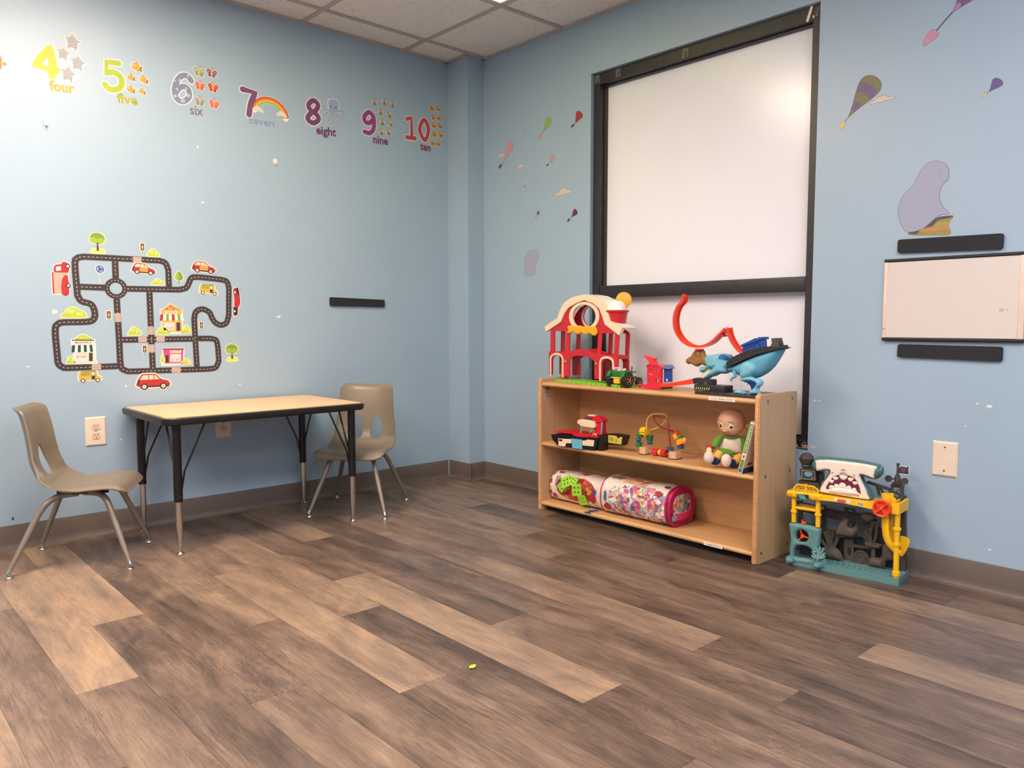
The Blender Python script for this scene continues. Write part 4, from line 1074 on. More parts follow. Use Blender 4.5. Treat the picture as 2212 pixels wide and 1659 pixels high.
roads.append([(1.0538,1.0812), (1.2776,1.0833)]+R([(1.2776,1.0833),(1.3091,1.0925),(1.3244,1.1175),(1.3348,1.1375),(1.3619,1.1445),(1.4719,1.1377)], n=6)+R([(1.4719,1.1377),(1.5024,1.1286),(1.5119,1.0985)], n=5)+[(1.5068,0.9659)]+R([(1.5068,0.9659),(1.4938,0.9301),(1.4651,0.92),(1.44,0.9327),(1.4255,0.9554),(1.4137,0.9804),(1.3817,0.9951),(1.3517,0.9824),(1.3418,0.9501)], n=6)+[(1.3472,0.7256)])
roads.append([(1.0094,1.0304), (1.0125,0.851), (1.0133,0.7572)]+R([(1.0133,0.7572),(1.0187,0.7287),(1.0445,0.7144)], n=5)+[(1.4027,0.7108)]+R([(1.4027,0.7108),(1.4358,0.7171),(1.4521,0.7471)], n=5)+[(1.4496,0.8134)]+R([(1.4496,0.8134),(1.4424,0.8466),(1.4174,0.8561)], n=5)+[(1.3649,0.8568)])
roads.append([(1.147,1.0711), (1.1491,0.7211)])
roads.append([(1.0235,0.8555), (1.3426,0.8556)])
for r in roads: b.stroke(r, RW_+.004, LW, 0, E1, M('road_edge', (120, 112, 114), .5))
ro = (1.0083,1.0813)
ring = lambda r, n=32: circ(ro[0], ro[1], r*1.02, r*1.0, n)
b.prism([ring(.0465), ring(.0245)], LW, 0, E1, M('road_edge', (120, 112, 114), .5))
for i, r in enumerate(roads): b.stroke(r, RW_, LW, E1, E2+.00002*i, RD)
b.prism([ring(.045), ring(.026)], LW, E1, E3, RD)
def dashes(r, L=.0085, g=.0085, w=.0022, d=E3+.0002):
    acc = 0; on = True; cur = [Vector(r[0])]; i = 0; P = [Vector(p) for p in r]; left = L
    p = P[0].copy(); k = 1
    while k < len(P):
        s = (P[k]-p).length
        if s < 1e-6: k += 1; continue
        if s < left:
            left -= s; p = P[k].copy(); k += 1
            if on: cur.append(p.copy())
        else:
            p = p+(P[k]-p)*(left/s)
            if on:
                cur.append(p.copy())
                if len(cur) > 1:
                    for a, c in zip(cur, cur[1:]):
                        e = (c-a)
                        if e.length > 1e-5:
                            n = Vector((-e.y, e.x)).normalized()*w/2
                            b.face([b.bm.verts.new(LW(*(q), d)) for q in (a+n, a-n, c-n, c+n)], LN)
            on = not on; cur = [p.copy()]; left = L if on else g
for r in roads: dashes([tuple(q) for q in r])
dashes(ring(.0355)+[ring(.0355)[0]], .007, .007)
def crossing(p0, p1):    # stripes parallel to the road
    p0, p1 = Vector(p0), Vector(p1); t = (p1-p0).normalized(); n = Vector((-t.y, t.x))
    q = [p0+n*RW_/2, p1+n*RW_/2, p1-n*RW_/2, p0-n*RW_/2]
    b.prism([tuple(v) for v in q], LW, E3, E4+.0001, LN)
    for k in range(6):
        o = n*(RW_*(k-2.5)/6.2); b.prism([tuple(v) for v in (p0+o+n*.0009, p1+o+n*.0009, p1+o-n*.0009, p0+o-n*.0009)], LW, E4, E4+.0003, C('crossing_brown', (150, 108, 92)))
for q in ([(1.0824,1.2112),(1.1187,1.2113)], [(0.8983,0.74),(0.9351,0.7395)], [(1.2317,0.7123),(1.2722,0.7116)], [(1.0098,0.9733),(1.0117,0.9342)], [(1.1478,0.9145),(1.1478,0.8776)], [(1.1476,0.8334),(1.1481,0.7969)], [(1.0919,0.8564),(1.1279,0.8563)], [(1.169,0.8562),(1.2061,0.8561)]): crossing(*q)
b.build('road_map_sticker', None, 'black road network sticker with roundabout and dashed lines on the blue wall', 'sticker')

G1, G2, G3 = C('bush_green', (176, 196, 76)), C('bush_light', (196, 212, 110)), C('tree_green', (122, 150, 60))
GLOW = C('pale_yellow_border', (232, 234, 190))
def blob(b, pts, mat, d0, d1, fr=LW): b.prism(cr(pts, 4, True), fr, d0, d1, mat)
def bush(q, label, dome=None):
    (x0, z0), (x1, z1) = q; w, h = x1-x0, z1-z0     # box: bottom-left, top-right
    sh_ = [(0, .0), (.02, .32), (.14, .45), (.2, .75), (.38, .98), (.6, .95), (.72, .7), (.9, .6), (1, .3), (.98, 0), (.5, -.03)]
    P = cr([(x0+w*u, z0+h*v) for u, v in sh_], 4, True); b = MB()
    b.prism(offset_poly(P, .003), LW, E2, E3, GLOW); b.prism(P, LW, E3, E4, G1)
    b.prism(circ(x0+w*.38, z0+h*.62, w*.17, h*.22, 14), LW, E4, E5, G2); b.prism(circ(x0+w*.72, z0+h*.36, w*.15, h*.2, 14), LW, E4, E5, G2)
    b.build('bush_sticker', None, label, 'sticker', 'green bush stickers on the road map')
bush([(1.1437,1.2306),(1.1949,1.2621)], 'green bush sticker right of the topmost traffic light')
bush([(1.1596,1.1048),(1.211,1.129)], 'green bush sticker below the red and orange car inside the road loop')
bush([(0.7918,0.9542),(0.8861,0.9963)], 'largest green bush sticker at the left bend of the road')
bush([(1.0506,0.8777),(1.1042,0.9114)], 'green bush sticker below the left crossing street')
bush([(1.1712,0.8793),(1.2268,0.9118)], 'green bush sticker left of the pizza shop')
bush([(1.2876,0.883),(1.3242,0.9203)], 'green bush sticker right of the pizza shop')
bush([(0.8029,0.76),(0.8321,0.7884)], 'green bush sticker at the left foot of the bookshop')
bush([(1.2795,0.7405),(1.3176,0.7641)], 'green bush sticker at the right foot of the pink pet shop')
bush([(1.1862,0.7522),(1.2014,0.7872)], 'narrow green bush sticker at the left foot of the pink pet shop')
def tree(q, label):
    (x0, z0), (x1, z1) = q; w, h = x1-x0, z1-z0; b = MB()
    cr_ = cr([(x0+w*u, z0+h*v) for u, v in ((.02, .62), (.06, .84), (.28, .98), (.6, .99), (.92, .86), (.99, .62), (.8, .46), (.55, .42), (.3, .46), (.1, .5))], 4, True)
    gr = cr([(x0+w*u, z0+h*v) for u, v in ((.08, .0), (.12, .14), (.3, .2), (.5, .12), (.72, .2), (.9, .14), (.94, 0), (.5, -.02))], 4, True)
    for P in (cr_, gr): b.prism(offset_poly(P, .003), LW, E2, E3, GLOW)
    b.prism([(x0+w*.42, z0+h*.1), (x0+w*.58, z0+h*.1), (x0+w*.53, z0+h*.5), (x0+w*.47, z0+h*.5)], LW, E2, E4, C('trunk_brown', (104, 56, 48)))
    b.prism(cr_, LW, E3, E4, C('tree_lime', (146, 180, 66))); b.prism([v for v in cr([(x0+w*u, z0+h*v) for u, v in ((.06, .74), (.12, .88), (.35, .98), (.68, .97), (.93, .8), (.9, .68), (.7, .76), (.5, .68), (.3, .78))], 4, True)], LW, E4, E5, G3); b.prism(gr, LW, E3, E4, C('ground_yellow', (214, 218, 96)))
    b.build('tree_sticker', None, label, 'sticker', 'tree stickers around the road map')
tree([(0.9111,1.2322),(0.9728,1.3188)], 'round green tree sticker above the top left road corner')
tree([(1.4867,0.7469),(1.5483,0.8268)], 'round green tree sticker at the right of the road map')
x, z = (1.2786,1.1135); x2, z2 = (1.2805,1.1695); h = z2-z
P = cr([(x, z+h), (x+.017, z+h*.62), (x+.017, z+h*.35), (x, z+h*.2), (x-.017, z+h*.35), (x-.016, z+h*.62)], 4, True)
b = MB(); b.prism(offset_poly(P, .003), LW, 0, E1, GLOW); b.stroke([(x, z), (x, z+h*.3)], .003, LW, 0, E2, C('trunk_brown', (0, 0, 0))); b.prism(P, LW, E1, E2, C('tree_lime', (0, 0, 0))); b.prism([(p[0] if p[0] > x else x, p[1]) for p in P], LW, E2, E3, G3)
b.build('tree_sticker', None, 'slim leaf-shaped tree sticker between the two road loops', 'sticker', 'tree stickers around the road map')
# traffic lights
def lights(b, f):
    bx = rrect(-.16, -.15, .16, .5, .06, 3); b.prism(offset_poly(bx, .06), f, 0, E3, SW); b.stroke([(0, -.15), (0, -.48)], .10, f, 0, E3, SW)
    b.prism(bx, f, E3, E4, C('signal_case', (60, 50, 50))); b.stroke([(0, -.15), (0, -.48)], .05, f, E3, E4, C('signal_case', (0, 0, 0)))
    for z, c in ((.38, (206, 60, 50)), (.18, (214, 196, 80)), (-.02, (150, 150, 70))): b.prism(circ(0, z, .095, n=12), f, E4, E5, C('signal%d' % int(z*100), c))
lm = proto(lights, 'traffic_light_sticker')
for q, k, l in (((1.1241,1.2605), .052, 'traffic light sticker above the top road'), ((0.9745,0.9573), .052, 'traffic light sticker left of the vertical road below the roundabout'), ((1.3746,0.9117), .048, 'traffic light sticker inside the right hairpin bend'), ((1.1175,0.8048), .050, 'traffic light sticker below the crossroads')):
    place(lm, 'traffic_light_sticker', l, 'sticker', 'traffic light stickers on the road map', q, k*.95, 0)
# roundabout sign
q = (0.9474,1.1631); q2 = (0.9465,1.1069)
b = MB(); b.stroke([q, q2], .0055, LW, 0, E1, SW); b.prism(circ(q[0], q[1], .0185, n=24), LW, 0, E1, SW); b.stroke([q, q2], .0025, LW, E1, E2, C('sign_post', (120, 130, 140))); b.prism(circ(q[0], q[1], .016, n=24), LW, E2, E3, C('sign_blue', (46, 84, 150)))
for k in range(3):
    a = 2*PI*k/3+.3; b.stroke([(q[0]+.0095*math.cos(a+t*.28), q[1]+.0095*math.sin(a+t*.28)) for t in range(5)], .0026, LW, E3, E4, SW)
    b.prism([(q[0]+.0095*math.cos(a+1.45)+.0*k, q[1]+.0095*math.sin(a+1.45)), (q[0]+.013*math.cos(a+1.0), q[1]+.013*math.sin(a+1.0)), (q[0]+.006*math.cos(a+1.0), q[1]+.006*math.sin(a+1.0))], LW, E3, E4, SW)
b.build('roundabout_sign_sticker', None, 'round blue roundabout sign sticker on a thin post', 'sticker')
# cars
def car_mesh(body, door, estate=True):
    def fn(b, f):   # unit length 1, centred at wheels' base centre
        P = cr([(-.48, .08), (-.49, .22), (-.44, .33), (-.38, .42), (-.30, .47), (0, .47), (.10, .44), (.24, .30), (.42, .25), (.49, .18), (.48, .08), (.0, .04)], 3, True)
        b.prism(offset_poly(P, .035), f, 0, E3, SW)
        for x in (-.28, .30): b.prism(circ(x, .07, .125, n=16), f, 0, E3, SW)
        b.prism(P, f, E3, E4, body)
        b.prism([(-.40, .29), (-.34, .40), (-.28, .435), (.0, .435), (.07, .42), (.19, .29)], f, E4, E5, C('car_glass', (238, 206, 184)))
        b.prism([(-.46, .13), (-.46, .31), (-.42, .31), (-.42, .13)], f, E4, E5, C('car_dark', (52, 36, 40)))
        if door: b.prism([(-.16, .06), (-.19, .20), (-.12, .29), (.19, .29), (.17, .06)], f, E4, E5, door)
        for x in (-.14, .02): b.prism([(x-.012, .28), (x-.012, .44), (x+.012, .44), (x+.012, .28)], f, E5, E5+.0002, body)
        b.prism([(-.40, .05), (-.40, .09), (.48, .09), (.48, .05)], f, E4, E5, C('car_dark', (0, 0, 0)))
        for x in (-.28, .30):
            b.prism(circ(x, .07, .105, n=16), f, E5, E5+.0002, C('car_dark', (0, 0, 0))); b.prism(circ(x, .07, .065, n=12), f, E5+.0002, E5+.0004, SW)
            for k in range(5): b.stroke([(x, .07), (x+.055*math.cos(k*1.257), .07+.055*math.sin(k*1.257))], .014, f, E5+.0004, E5+.0006, C('spoke_grey', (150, 130, 130)))
    return fn
CRD = C('car_red', (178, 44, 52)); COR = C('car_orange', (226, 150, 78))
ca = proto(car_mesh(CRD, COR), 'car_sticker'); cb = proto(car_mesh(CRD, None), 'car_sticker')
place(ca, 'car_sticker', 'red car sticker with orange doors inside the top road loop', 'sticker', 'car stickers on the road map', (1.125,1.1495), .098, -.06)
place(ca, 'car_sticker', 'red car sticker with orange doors above the right road', 'sticker', 'car stickers on the road map', (1.3932,1.167), .108, -.06)
place(cb, 'car_sticker', 'large all-red car sticker below the road map, over the table', 'sticker', 'car stickers on the road map', (1.1496,0.6324), .143, 0)
# racing car seen driving up the right side
b = MB(); P = cr([(1.5353,1.0966),(1.5538,1.0997),(1.5559,1.0844),(1.5642,1.0589),(1.5664,1.0281),(1.5534,0.9971),(1.5517,0.9765),(1.535,0.9635),(1.5283,0.9865),(1.5352,1.0071),(1.5357,1.0583),(1.5321,1.0787)], 4, True)
b.prism(offset_poly(P, .003), LW, 0, E1, SW); b.prism(P, LW, E1, E2, CRD)
b.prism([(1.5486,1.1021),(1.5564,1.1008),(1.5642,1.0589),(1.5605,1.0589),(1.5505,1.0791)], LW, E2, E3, INK); b.prism([(1.53,1.007),(1.535,0.9635),(1.5515,0.9713),(1.5509,1.0022)], LW, E2, E3, C('car_dark', (0, 0, 0)))
for q in ((1.5405,1.0779), (1.5367,0.9866)): b.prism(circ(q[0], q[1], .0085, n=14), LW, E3, E4, C('car_dark', (0, 0, 0))); b.prism(circ(q[0], q[1], .005, n=12), LW, E4, E5, SW)
b.stroke([(1.5562,1.0921),(1.572,1.09)], .002, LW, 0, E2, CRD)
b.build('car_sticker', None, 'dark red racing car sticker standing on end at the right edge of the map', 'sticker', 'car stickers on the road map')
# vans
def van(b, f):
    P = [(-.46, .08), (-.44, .40), (-.38, .47), (.22, .50), (.28, .48), (.33, .28), (.47, .20), (.48, .08)]
    b.prism(offset_poly(P, .035), f, 0, E3, SW)
    for x in (-.29, .32): b.prism(circ(x, .06, .115, n=14), f, 0, E3, SW)
    b.prism(P, f, E3, E4, C('van_olive', (190, 178, 70))); b.prism([(-.455, .08), (-.45, .20), (.46, .2), (.48, .08)], f, E4, E5, C('van_orange', (226, 170, 84)))
    b.prism([(-.38, .47), (-.36, .50), (.24, .53), (.27, .49)], f, E3, E5, C('van_roof', (110, 120, 70)))
    for z in (.30, .34, .38, .42): b.stroke([(-.34, z), (.0, z+.01)], .02, f, E4, E5, C('van_stripe', (150, 110, 60)))
    b.prism([(.08, .10), (.06, .46), (.22, .47), (.22, .10)], f, E5, E5+.0001, C('van_door', (50, 56, 52))); b.prism([(.08, .28), (.07, .44), (.20, .45), (.205, .28)], f, E5+.0001, E5+.0003, C('car_glass', (0, 0, 0)))
    for x in (-.29, .32): b.prism(circ(x, .06, .095, n=14), f, E5, E5+.0003, C('car_dark', (0, 0, 0))); b.prism(circ(x, .06, .058, n=12), f, E5+.0003, E5+.0005, SW)
vm = proto(van, 'van_sticker')
place(vm, 'van_sticker', 'yellow-green van sticker inside the right road loop', 'sticker', 'van stickers on the road map', (1.4114,1.0646), .092, -.09)
place(vm, 'van_sticker', 'yellow-green van sticker below the bookshop road', 'sticker', 'van stickers on the road map', (0.8891,0.6765), .095, 0)
# fire truck on its side
b = MB(); body = [(0.7628,1.1423),(0.8226,1.1427),(0.8248,1.0515),(0.7637,1.0522)]; cab = cr([(0.7733,1.1437),(0.7757,1.1715),(0.7982,1.177),(0.8066,1.1876),(0.8242,1.1827),(0.8274,1.1629),(0.8226,1.1449)], 3, True)
for P in (body, cab): b.prism(offset_poly(P, .003), LW, 0, E1, SW)
for q in ((0.8237,1.1694), (0.8227,1.0884)): b.prism(circ(q[0], q[1], .012, n=14), LW, 0, E1, SW)
b.prism(body, LW, E1, E2, C('truck_pink', (228, 168, 150))); b.prism(cab, LW, E1, E2, CRD)
b.prism([(0.7628,1.1423),(0.7682,1.1426),(0.7695,1.0523),(0.7637,1.0522)], LW, E2, E3, CRD); b.prism(cr([(0.822,1.1293),(0.8059,1.1243),(0.798,1.104),(0.797,1.0508),(0.824,1.0514)], 2, True), LW, E2, E3, CRD)
b.prism([(0.7793,1.1651),(0.7979,1.1681),(0.7975,1.1505),(0.7794,1.1483)], LW, E2, E3, SW)
for q in ((0.8237,1.1694), (0.8227,1.0884)): b.prism(circ(q[0], q[1], .0095, n=14), LW, E3, E4, C('car_dark', (0, 0, 0))); b.prism(circ(q[0], q[1], .0055, n=12), LW, E4, E5, SW)
b.build('truck_sticker', None, 'red and pink truck sticker standing on end left of the road map', 'sticker')
# shops
def shop(name, label, wall, roofP, wallP, sign, signtxt, signcol, awn, awnQ, win_, door, base, extra=None):
    b = MB()
    for i, P in enumerate((roofP, wallP, base)): b.prism(offset_poly(P, .004), LW, 0, E1+i*.00003, SW)
    b.prism(wallP, LW, E1, E2, wall); b.prism(roofP, LW, E2, E3, wall); b.prism(base, LW, E2, E3, C('shop_step', (224, 208, 196)))
    if extra: extra(b)
    b.prism(sign, LW, E3, E4, C('shop_sign', (236, 222, 208)))
    w = sign[1][0]-sign[0][0]
    b.text(signtxt, LW, sign[0][0]+w*.08, sign[0][1]+.0035, signcol, width=w*.84, height=(sign[3][1]-sign[0][1])*.55, d=E4+.0002, bold=.02)
    if awn:
        (ax0, az1), (ax1, az0) = awnQ; n = 8
        for k in range(n):
            u0, u1 = k/n, (k+1)/n; fl = .004
            b.prism([(ax0+(ax1-ax0)*u0, az1), (ax0+(ax1-ax0)*u1, az1), (ax0-fl+(ax1-ax0+2*fl)*u1, az0), (ax0-fl+(ax1-ax0+2*fl)*(u0+u1)/2, az0-.003), (ax0-fl+(ax1-ax0+2*fl)*u0, az0)], LW, E4, E5, awn[k % len(awn)])
    b.prism(win_, LW, E3, E4, C('shop_glass', (206, 206, 200))); 
    wx0, wz0 = win_[0]; wx1, wz1 = win_[2]
    for k in range(4): b.prism(circ(wx0+(wx1-wx0)*(.2+.2*k), wz0+(wz1-wz0)*(.25+.12*(k % 2)), .003, n=8), LW, E4, E5, C('goods%d' % k, ((150, 90, 80), (214, 180, 140), (120, 110, 100), (190, 140, 110))[k]))
    b.prism(door, LW, E3, E4, C('shop_door', (70, 50, 48)))
    b.build(name, None, label, 'sticker', 'shop stickers on the road map')
Q = lambda *p: list(p)
def pz(b):
    P = [(1.1991,0.9892),(1.2351,1.0168),(1.2888,0.9902)]; b.prism(offset_poly(P, .003), LW, 0, E1, SW); b.prism(P, LW, E1, E2, C('pizza_crust', (222, 150, 80)))
    for q in ((1.238,1.0056), (1.2203,0.9943), (1.2509,0.9946)): b.prism(circ(q[0], q[1], .004, n=10), LW, E2, E3, CRD)
shop('shop_sticker', 'pizza shop sticker with red, white and green awning', C('pizza_wall', (226, 170, 96)), [(1.1939,0.9713),(1.1936,0.9892),(1.2879,0.9901),(1.2834,0.972)], [(1.1956,0.8892),(1.1988,0.9786),(1.2861,0.9793),(1.2864,0.8885)],
     [(1.2116,0.9729),(1.2653,0.9733),(1.2648,0.985),(1.212,0.9845)], 'PIZZA', C('sign_red', (150, 60, 50)), [CRD, SW, C('awning_green', (130, 160, 60)), SW], [(1.1915,0.9699),(1.2896,0.9425)], [(1.2029,0.8974),(1.2513,0.8971),(1.2516,0.9327),(1.2041,0.9327)], [(1.2593,0.8936),(1.2769,0.8934),(1.2773,0.9327),(1.2606,0.9327)], [(1.1885,0.884),(1.2973,0.8829),(1.296,0.8898),(1.1887,0.8907)], pz)
def bk(b):
    P = cr([(0.844,0.8605),(0.8497,0.8718),(0.8684,0.8806),(0.8886,0.8736),(0.9005,0.8597)], 3, True); b.prism(offset_poly(P, .003), LW, 0, E1, GLOW); b.prism(P, LW, E1, E2, G1)
    b.prism([(0.826,0.8549),(0.9127,0.8536),(0.9129,0.8581),(0.827,0.8594)], LW, E3, E4, C('shop_cornice', (90, 70, 70)))
shop('shop_sticker', 'bookshop sticker with dark green and cream awning', C('book_wall', (222, 214, 206)), [(0.8269,0.8382),(0.8269,0.8585),(0.9129,0.8572),(0.9104,0.8366)], [(0.8311,0.7635),(0.8335,0.8404),(0.9142,0.8388),(0.9132,0.7607)],
     [(0.8322,0.8395),(0.9079,0.838),(0.9085,0.8527),(0.8328,0.8539)], 'BOOKS', C('sign_brown', (110, 76, 66)), [C('awning_dark_green', (36, 70, 62)), SW], [(0.8268,0.836),(0.9142,0.8076)], [(0.8359,0.7806),(0.8828,0.7791),(0.8836,0.7992),(0.8367,0.8005)], [(0.8885,0.7661),(0.903,0.7656),(0.9044,0.8014),(0.8899,0.8018)], [(0.8278,0.76),(0.9181,0.7568),(0.9176,0.7642),(0.8281,0.7672)], bk)
def pe(b): b.prism([(1.1947,0.8092),(1.2904,0.807),(1.2905,0.8119),(1.1949,0.8141)], LW, E3, E4, C('pet_cornice', (130, 30, 70)))
shop('shop_sticker', 'small pink pet shop sticker near the bottom of the road map', C('pet_pink', (206, 70, 126)), [(1.1969,0.7922),(1.1976,0.8121),(1.2885,0.81),(1.2869,0.7898)], [(1.1989,0.7434),(1.1998,0.7945),(1.286,0.7923),(1.2852,0.7403)],
     [(1.226,0.7929),(1.2773,0.7915),(1.2777,0.8033),(1.2264,0.8046)], 'PET SHOP', C('sign_maroon', (120, 40, 60)), None, None, [(1.2259,0.7508),(1.2759,0.7491),(1.2762,0.7866),(1.2272,0.7879)], [(1.2047,0.7481),(1.2188,0.7476),(1.22,0.7818),(1.2059,0.7822)], [(1.1927,0.7388),(1.2876,0.7378),(1.2878,0.7437),(1.1929,0.7451)], pe)

# ---- balloons and clouds on the right wall
def darker(rgb, k=.6): return tuple(int(c*k) for c in rgb)
def balloon(T, N, w, rgb, Bp, bs, brgb, label, stripes=None, name='balloon_sticker', outline=True):
    """T top of the envelope, N neck, Bp basket"""
    T, N, Bp = Vector(T), Vector(N), Vector(Bp); L = (T-N).length; ax = (T-N)/L; pr = Vector((-ax.y, ax.x))
    prof = [(0, .03), (.12, .16), (.3, .40), (.5, .72), (.68, .95), (.82, 1.0), (.93, .78), (.985, .4)]
    P = [N+ax*L*t+pr*w/2*k for t, k in prof]+[T]+[N+ax*L*t-pr*w/2*k for t, k in reversed(prof)]
    P = cr([tuple(v) for v in P], 3, True); b = MB(); edge = C('ink_line', (88, 84, 90))
    b.prism(offset_poly(P, .0011), RW, 0, E1, edge); b.prism(P, RW, E1, E2, C('balloon_%d_%d_%d' % rgb, rgb))
    if stripes:
        m2 = C('balloon_stripe', stripes)
        for t0, t1 in ((.12, .30), (.52, .74)):
            q = []
            def hwk(t):
                for (a, ka), (c, kc) in zip(prof, prof[1:]):
                    if t <= c: return ka+(kc-ka)*(t-a)/(c-a)
                return .4
            A = [N+ax*L*(t0+.06*(1-u*u))+pr*w/2*hwk(t0)*.98*u for u in (-1, -.5, 0, .5, 1)]; B_ = [N+ax*L*(t1+.08*(1-u*u))+pr*w/2*hwk(t1)*.98*u for u in (1, .5, 0, -.5, -1)]
            b.prism([tuple(v) for v in A+B_], RW, E2, E3, m2)
    b.stroke([tuple(N), tuple(N.lerp(Bp, .5)+pr*.001), tuple(Bp)], max(.0012, bs*.09), RW, 0, E1, edge)
    d = (Bp-N).normalized(); pp = Vector((-d.y, d.x))
    bp = cr([tuple(Bp+pp*bs*.28), tuple(Bp+d*bs*.6+pp*bs*.2), tuple(Bp+d*bs), tuple(Bp+d*bs*.5-pp*bs*.3), tuple(Bp-pp*bs*.26)], 3, True)
    b.prism(offset_poly(bp, .0008), RW, E1, E2, edge); b.prism(bp, RW, E2, E3, C('basket_%d_%d_%d' % brgb, brgb))
    b.build(name, None, label, 'sticker', 'hot air balloon stickers on the right wall')
Bq = 3.77
balloon(*[(-2.7475,1.9982),(-2.7838,1.9488)], .052, (164, 52, 58), (-2.7949,1.9435), .022, (84, 76, 96), 'red balloon sticker close to the top left of the window frame')
balloon(*[(-2.9662,2.0096),(-3.0169,1.9488)], .046, (150, 178, 92), (-3.031,1.9371), .030, (206, 150, 150), 'green balloon sticker left of the window')
balloon(*[(-3.2713,1.936),(-3.3356,1.8379)], .052, (206, 150, 162), (-3.3567,1.824), .030, (128, 70, 76), 'largest pink balloon sticker, in front of a small cloud')
balloon(*[(-2.936,1.8111),(-2.9671,1.7776)], .032, (206, 146, 158), (-2.979,1.7711), .015, (70, 66, 76), 'small pink balloon sticker right of the largest pink one')
balloon(*[(-3.144,1.7076),(-3.1558,1.6846)], .016, (208, 204, 160), (-3.1617,1.6807), .007, (60, 62, 70), 'tiny cream balloon sticker')
balloon(*[(-3.0507,1.5315),(-3.0659,1.5107)], .018, (150, 56, 60), (-3.0707,1.5059), .007, (110, 84, 90), 'tiny red balloon sticker above the lower grey decal')
balloon(*[(-2.7718,1.5083),(-2.8063,1.4761)], .034, (92, 44, 58), (-2.8212,1.4669), .020, (66, 60, 74), 'dark maroon balloon sticker beside the window frame')
balloon(*[(-3.1501,1.9898),(-3.1599,1.983)], .007, (190, 190, 196), (-3.1639,1.9778), .004, (60, 62, 70), 'tiniest pale balloon sticker')
balloon(*[(-1.2684,1.8329),(-1.3649,1.7082)], .088, (122, 118, 84), (-1.3806,1.6893), .030, (214, 188, 108), 'large olive and purple striped balloon sticker right of the window', stripes=(116, 92, 132))
balloon(*[(-0.8616,1.7315),(-0.891,1.6993)], .036, (100, 86, 140), (-0.8999,1.6939), .018, (196, 188, 140), 'small purple balloon sticker at the far right')
balloon(*[(-0.8906,2.1149),(-1.014,1.9933)], .130, (168, 132, 184), (-1.0681,1.9403), .055, (196, 140, 172), 'lilac and olive balloon sticker with pink basket cut off by the picture top', stripes=(176, 176, 92))
def cloud(q, label, pts=None):
    (a0, z0), (a1, z1) = q; w, h = a1-a0, z1-z0
    P = cr([(a0+w*u, z0+h*v) for u, v in ((0, .15), (.05, .45), (.2, .5), (.3, .85), (.5, 1), (.66, .92), (.74, .62), (.92, .62), (1, .35), (.9, .15), (.7, .2), (.5, .05), (.3, .15), (.12, 0))], 3, True)
    b = MB(); b.prism(offset_poly(P, .0011), RW, 0, E1*.5, C('ink_line', (0, 0, 0))); b.prism(P, RW, E1*.5, E1, C('cloud_off_white', (206, 196, 188)))
    b.build('cloud_sticker', None, label, 'sticker', 'cloud stickers on the right wall')
cloud([(-3.3916,1.867),(-3.3126,1.8921)], 'small cloud sticker behind the largest pink balloon')
cloud([(-3.2257,1.781),(-3.1638,1.8086)], 'small rounded cloud sticker right of the largest pink balloon')
cloud([(-2.9231,1.5949),(-2.8074,1.6331)], 'larger cloud sticker close to the window frame')
cloud([(-1.288,1.736),(-1.1991,1.7595)], 'cloud sticker behind the large striped balloon')
# plain grey shapes
GD = C('soft_grey', (158, 162, 186)); GL = C('grey_outline', (104, 106, 122))
b = MB(); P = cr([(-1.1206,1.4237),(-1.1542,1.3893),(-1.1715,1.3393),(-1.1606,1.2912),(-1.1367,1.2578),(-1.085,1.2636),(-1.0338,1.3044),(-1.0011,1.3085),(-1.0208,1.3331),(-1.0338,1.3647),(-1.0283,1.4041),(-1.0061,1.4311),(-1.0123,1.4716),(-1.0413,1.4934),(-1.0745,1.4909),(-1.0978,1.469)], 4, True)
b.prism(offset_poly(P, .0014), RW, E2, E3, GL); b.prism(P, RW, E3, E4, GD)
Mn = cr([(-1.1365,1.2526),(-1.1,1.27),(-1.0475,1.2906),(-1.0102,1.301),(-0.9845,1.2969),(-0.9996,1.2709),(-0.9912,1.2352),(-1.0454,1.2357),(-1.1137,1.2413)], 3, True)
b.prism(Mn, RW, 0, E1, C('mound_olive', (150, 136, 72)))
b.prism([(-1.0993,1.2535),(-1.0948,1.2634),(-0.9995,1.2669),(-0.9967,1.2566),(-1.046,1.2509)], RW, E1, E2, C('mound_orange', (190, 132, 84))); b.prism([(-1.0465,1.2652),(-1.0423,1.279),(-1,1.281),(-1.0015,1.2701)], RW, E1, E2, C('mound_green', (162, 152, 74)))
b.prism(cr([(-1.1315,1.2532),(-1.0758,1.2755),(-1.0336,1.2993),(-0.9845,1.2984),(-1.0005,1.292),(-1.0332,1.2882),(-1.0515,1.2707),(-1.0898,1.2614),(-1.104,1.2457)], 3, True), RW, E1, E2, C('mound_shade', (84, 70, 80)))
b.build('grey_shape_sticker', None, 'plain soft grey rounded sticker sitting on a small striped olive mound', 'sticker')
b = MB(); P = cr([(-3.1654,1.2663),(-3.1505,1.3059),(-3.116,1.3237),(-3.0771,1.3244),(-3.05,1.2993),(-3.0625,1.2669),(-3.0769,1.2345),(-3.0846,1.1948),(-3.1158,1.1882),(-3.1604,1.1949),(-3.1634,1.2256)], 4, True)
b.prism(offset_poly(P, .0012), RW, 0, E1, GL); b.prism(P, RW, E1, E2, GD); b.build('grey_shape_sticker', None, 'small plain grey rounded sticker low on the wall left of the window', 'sticker')

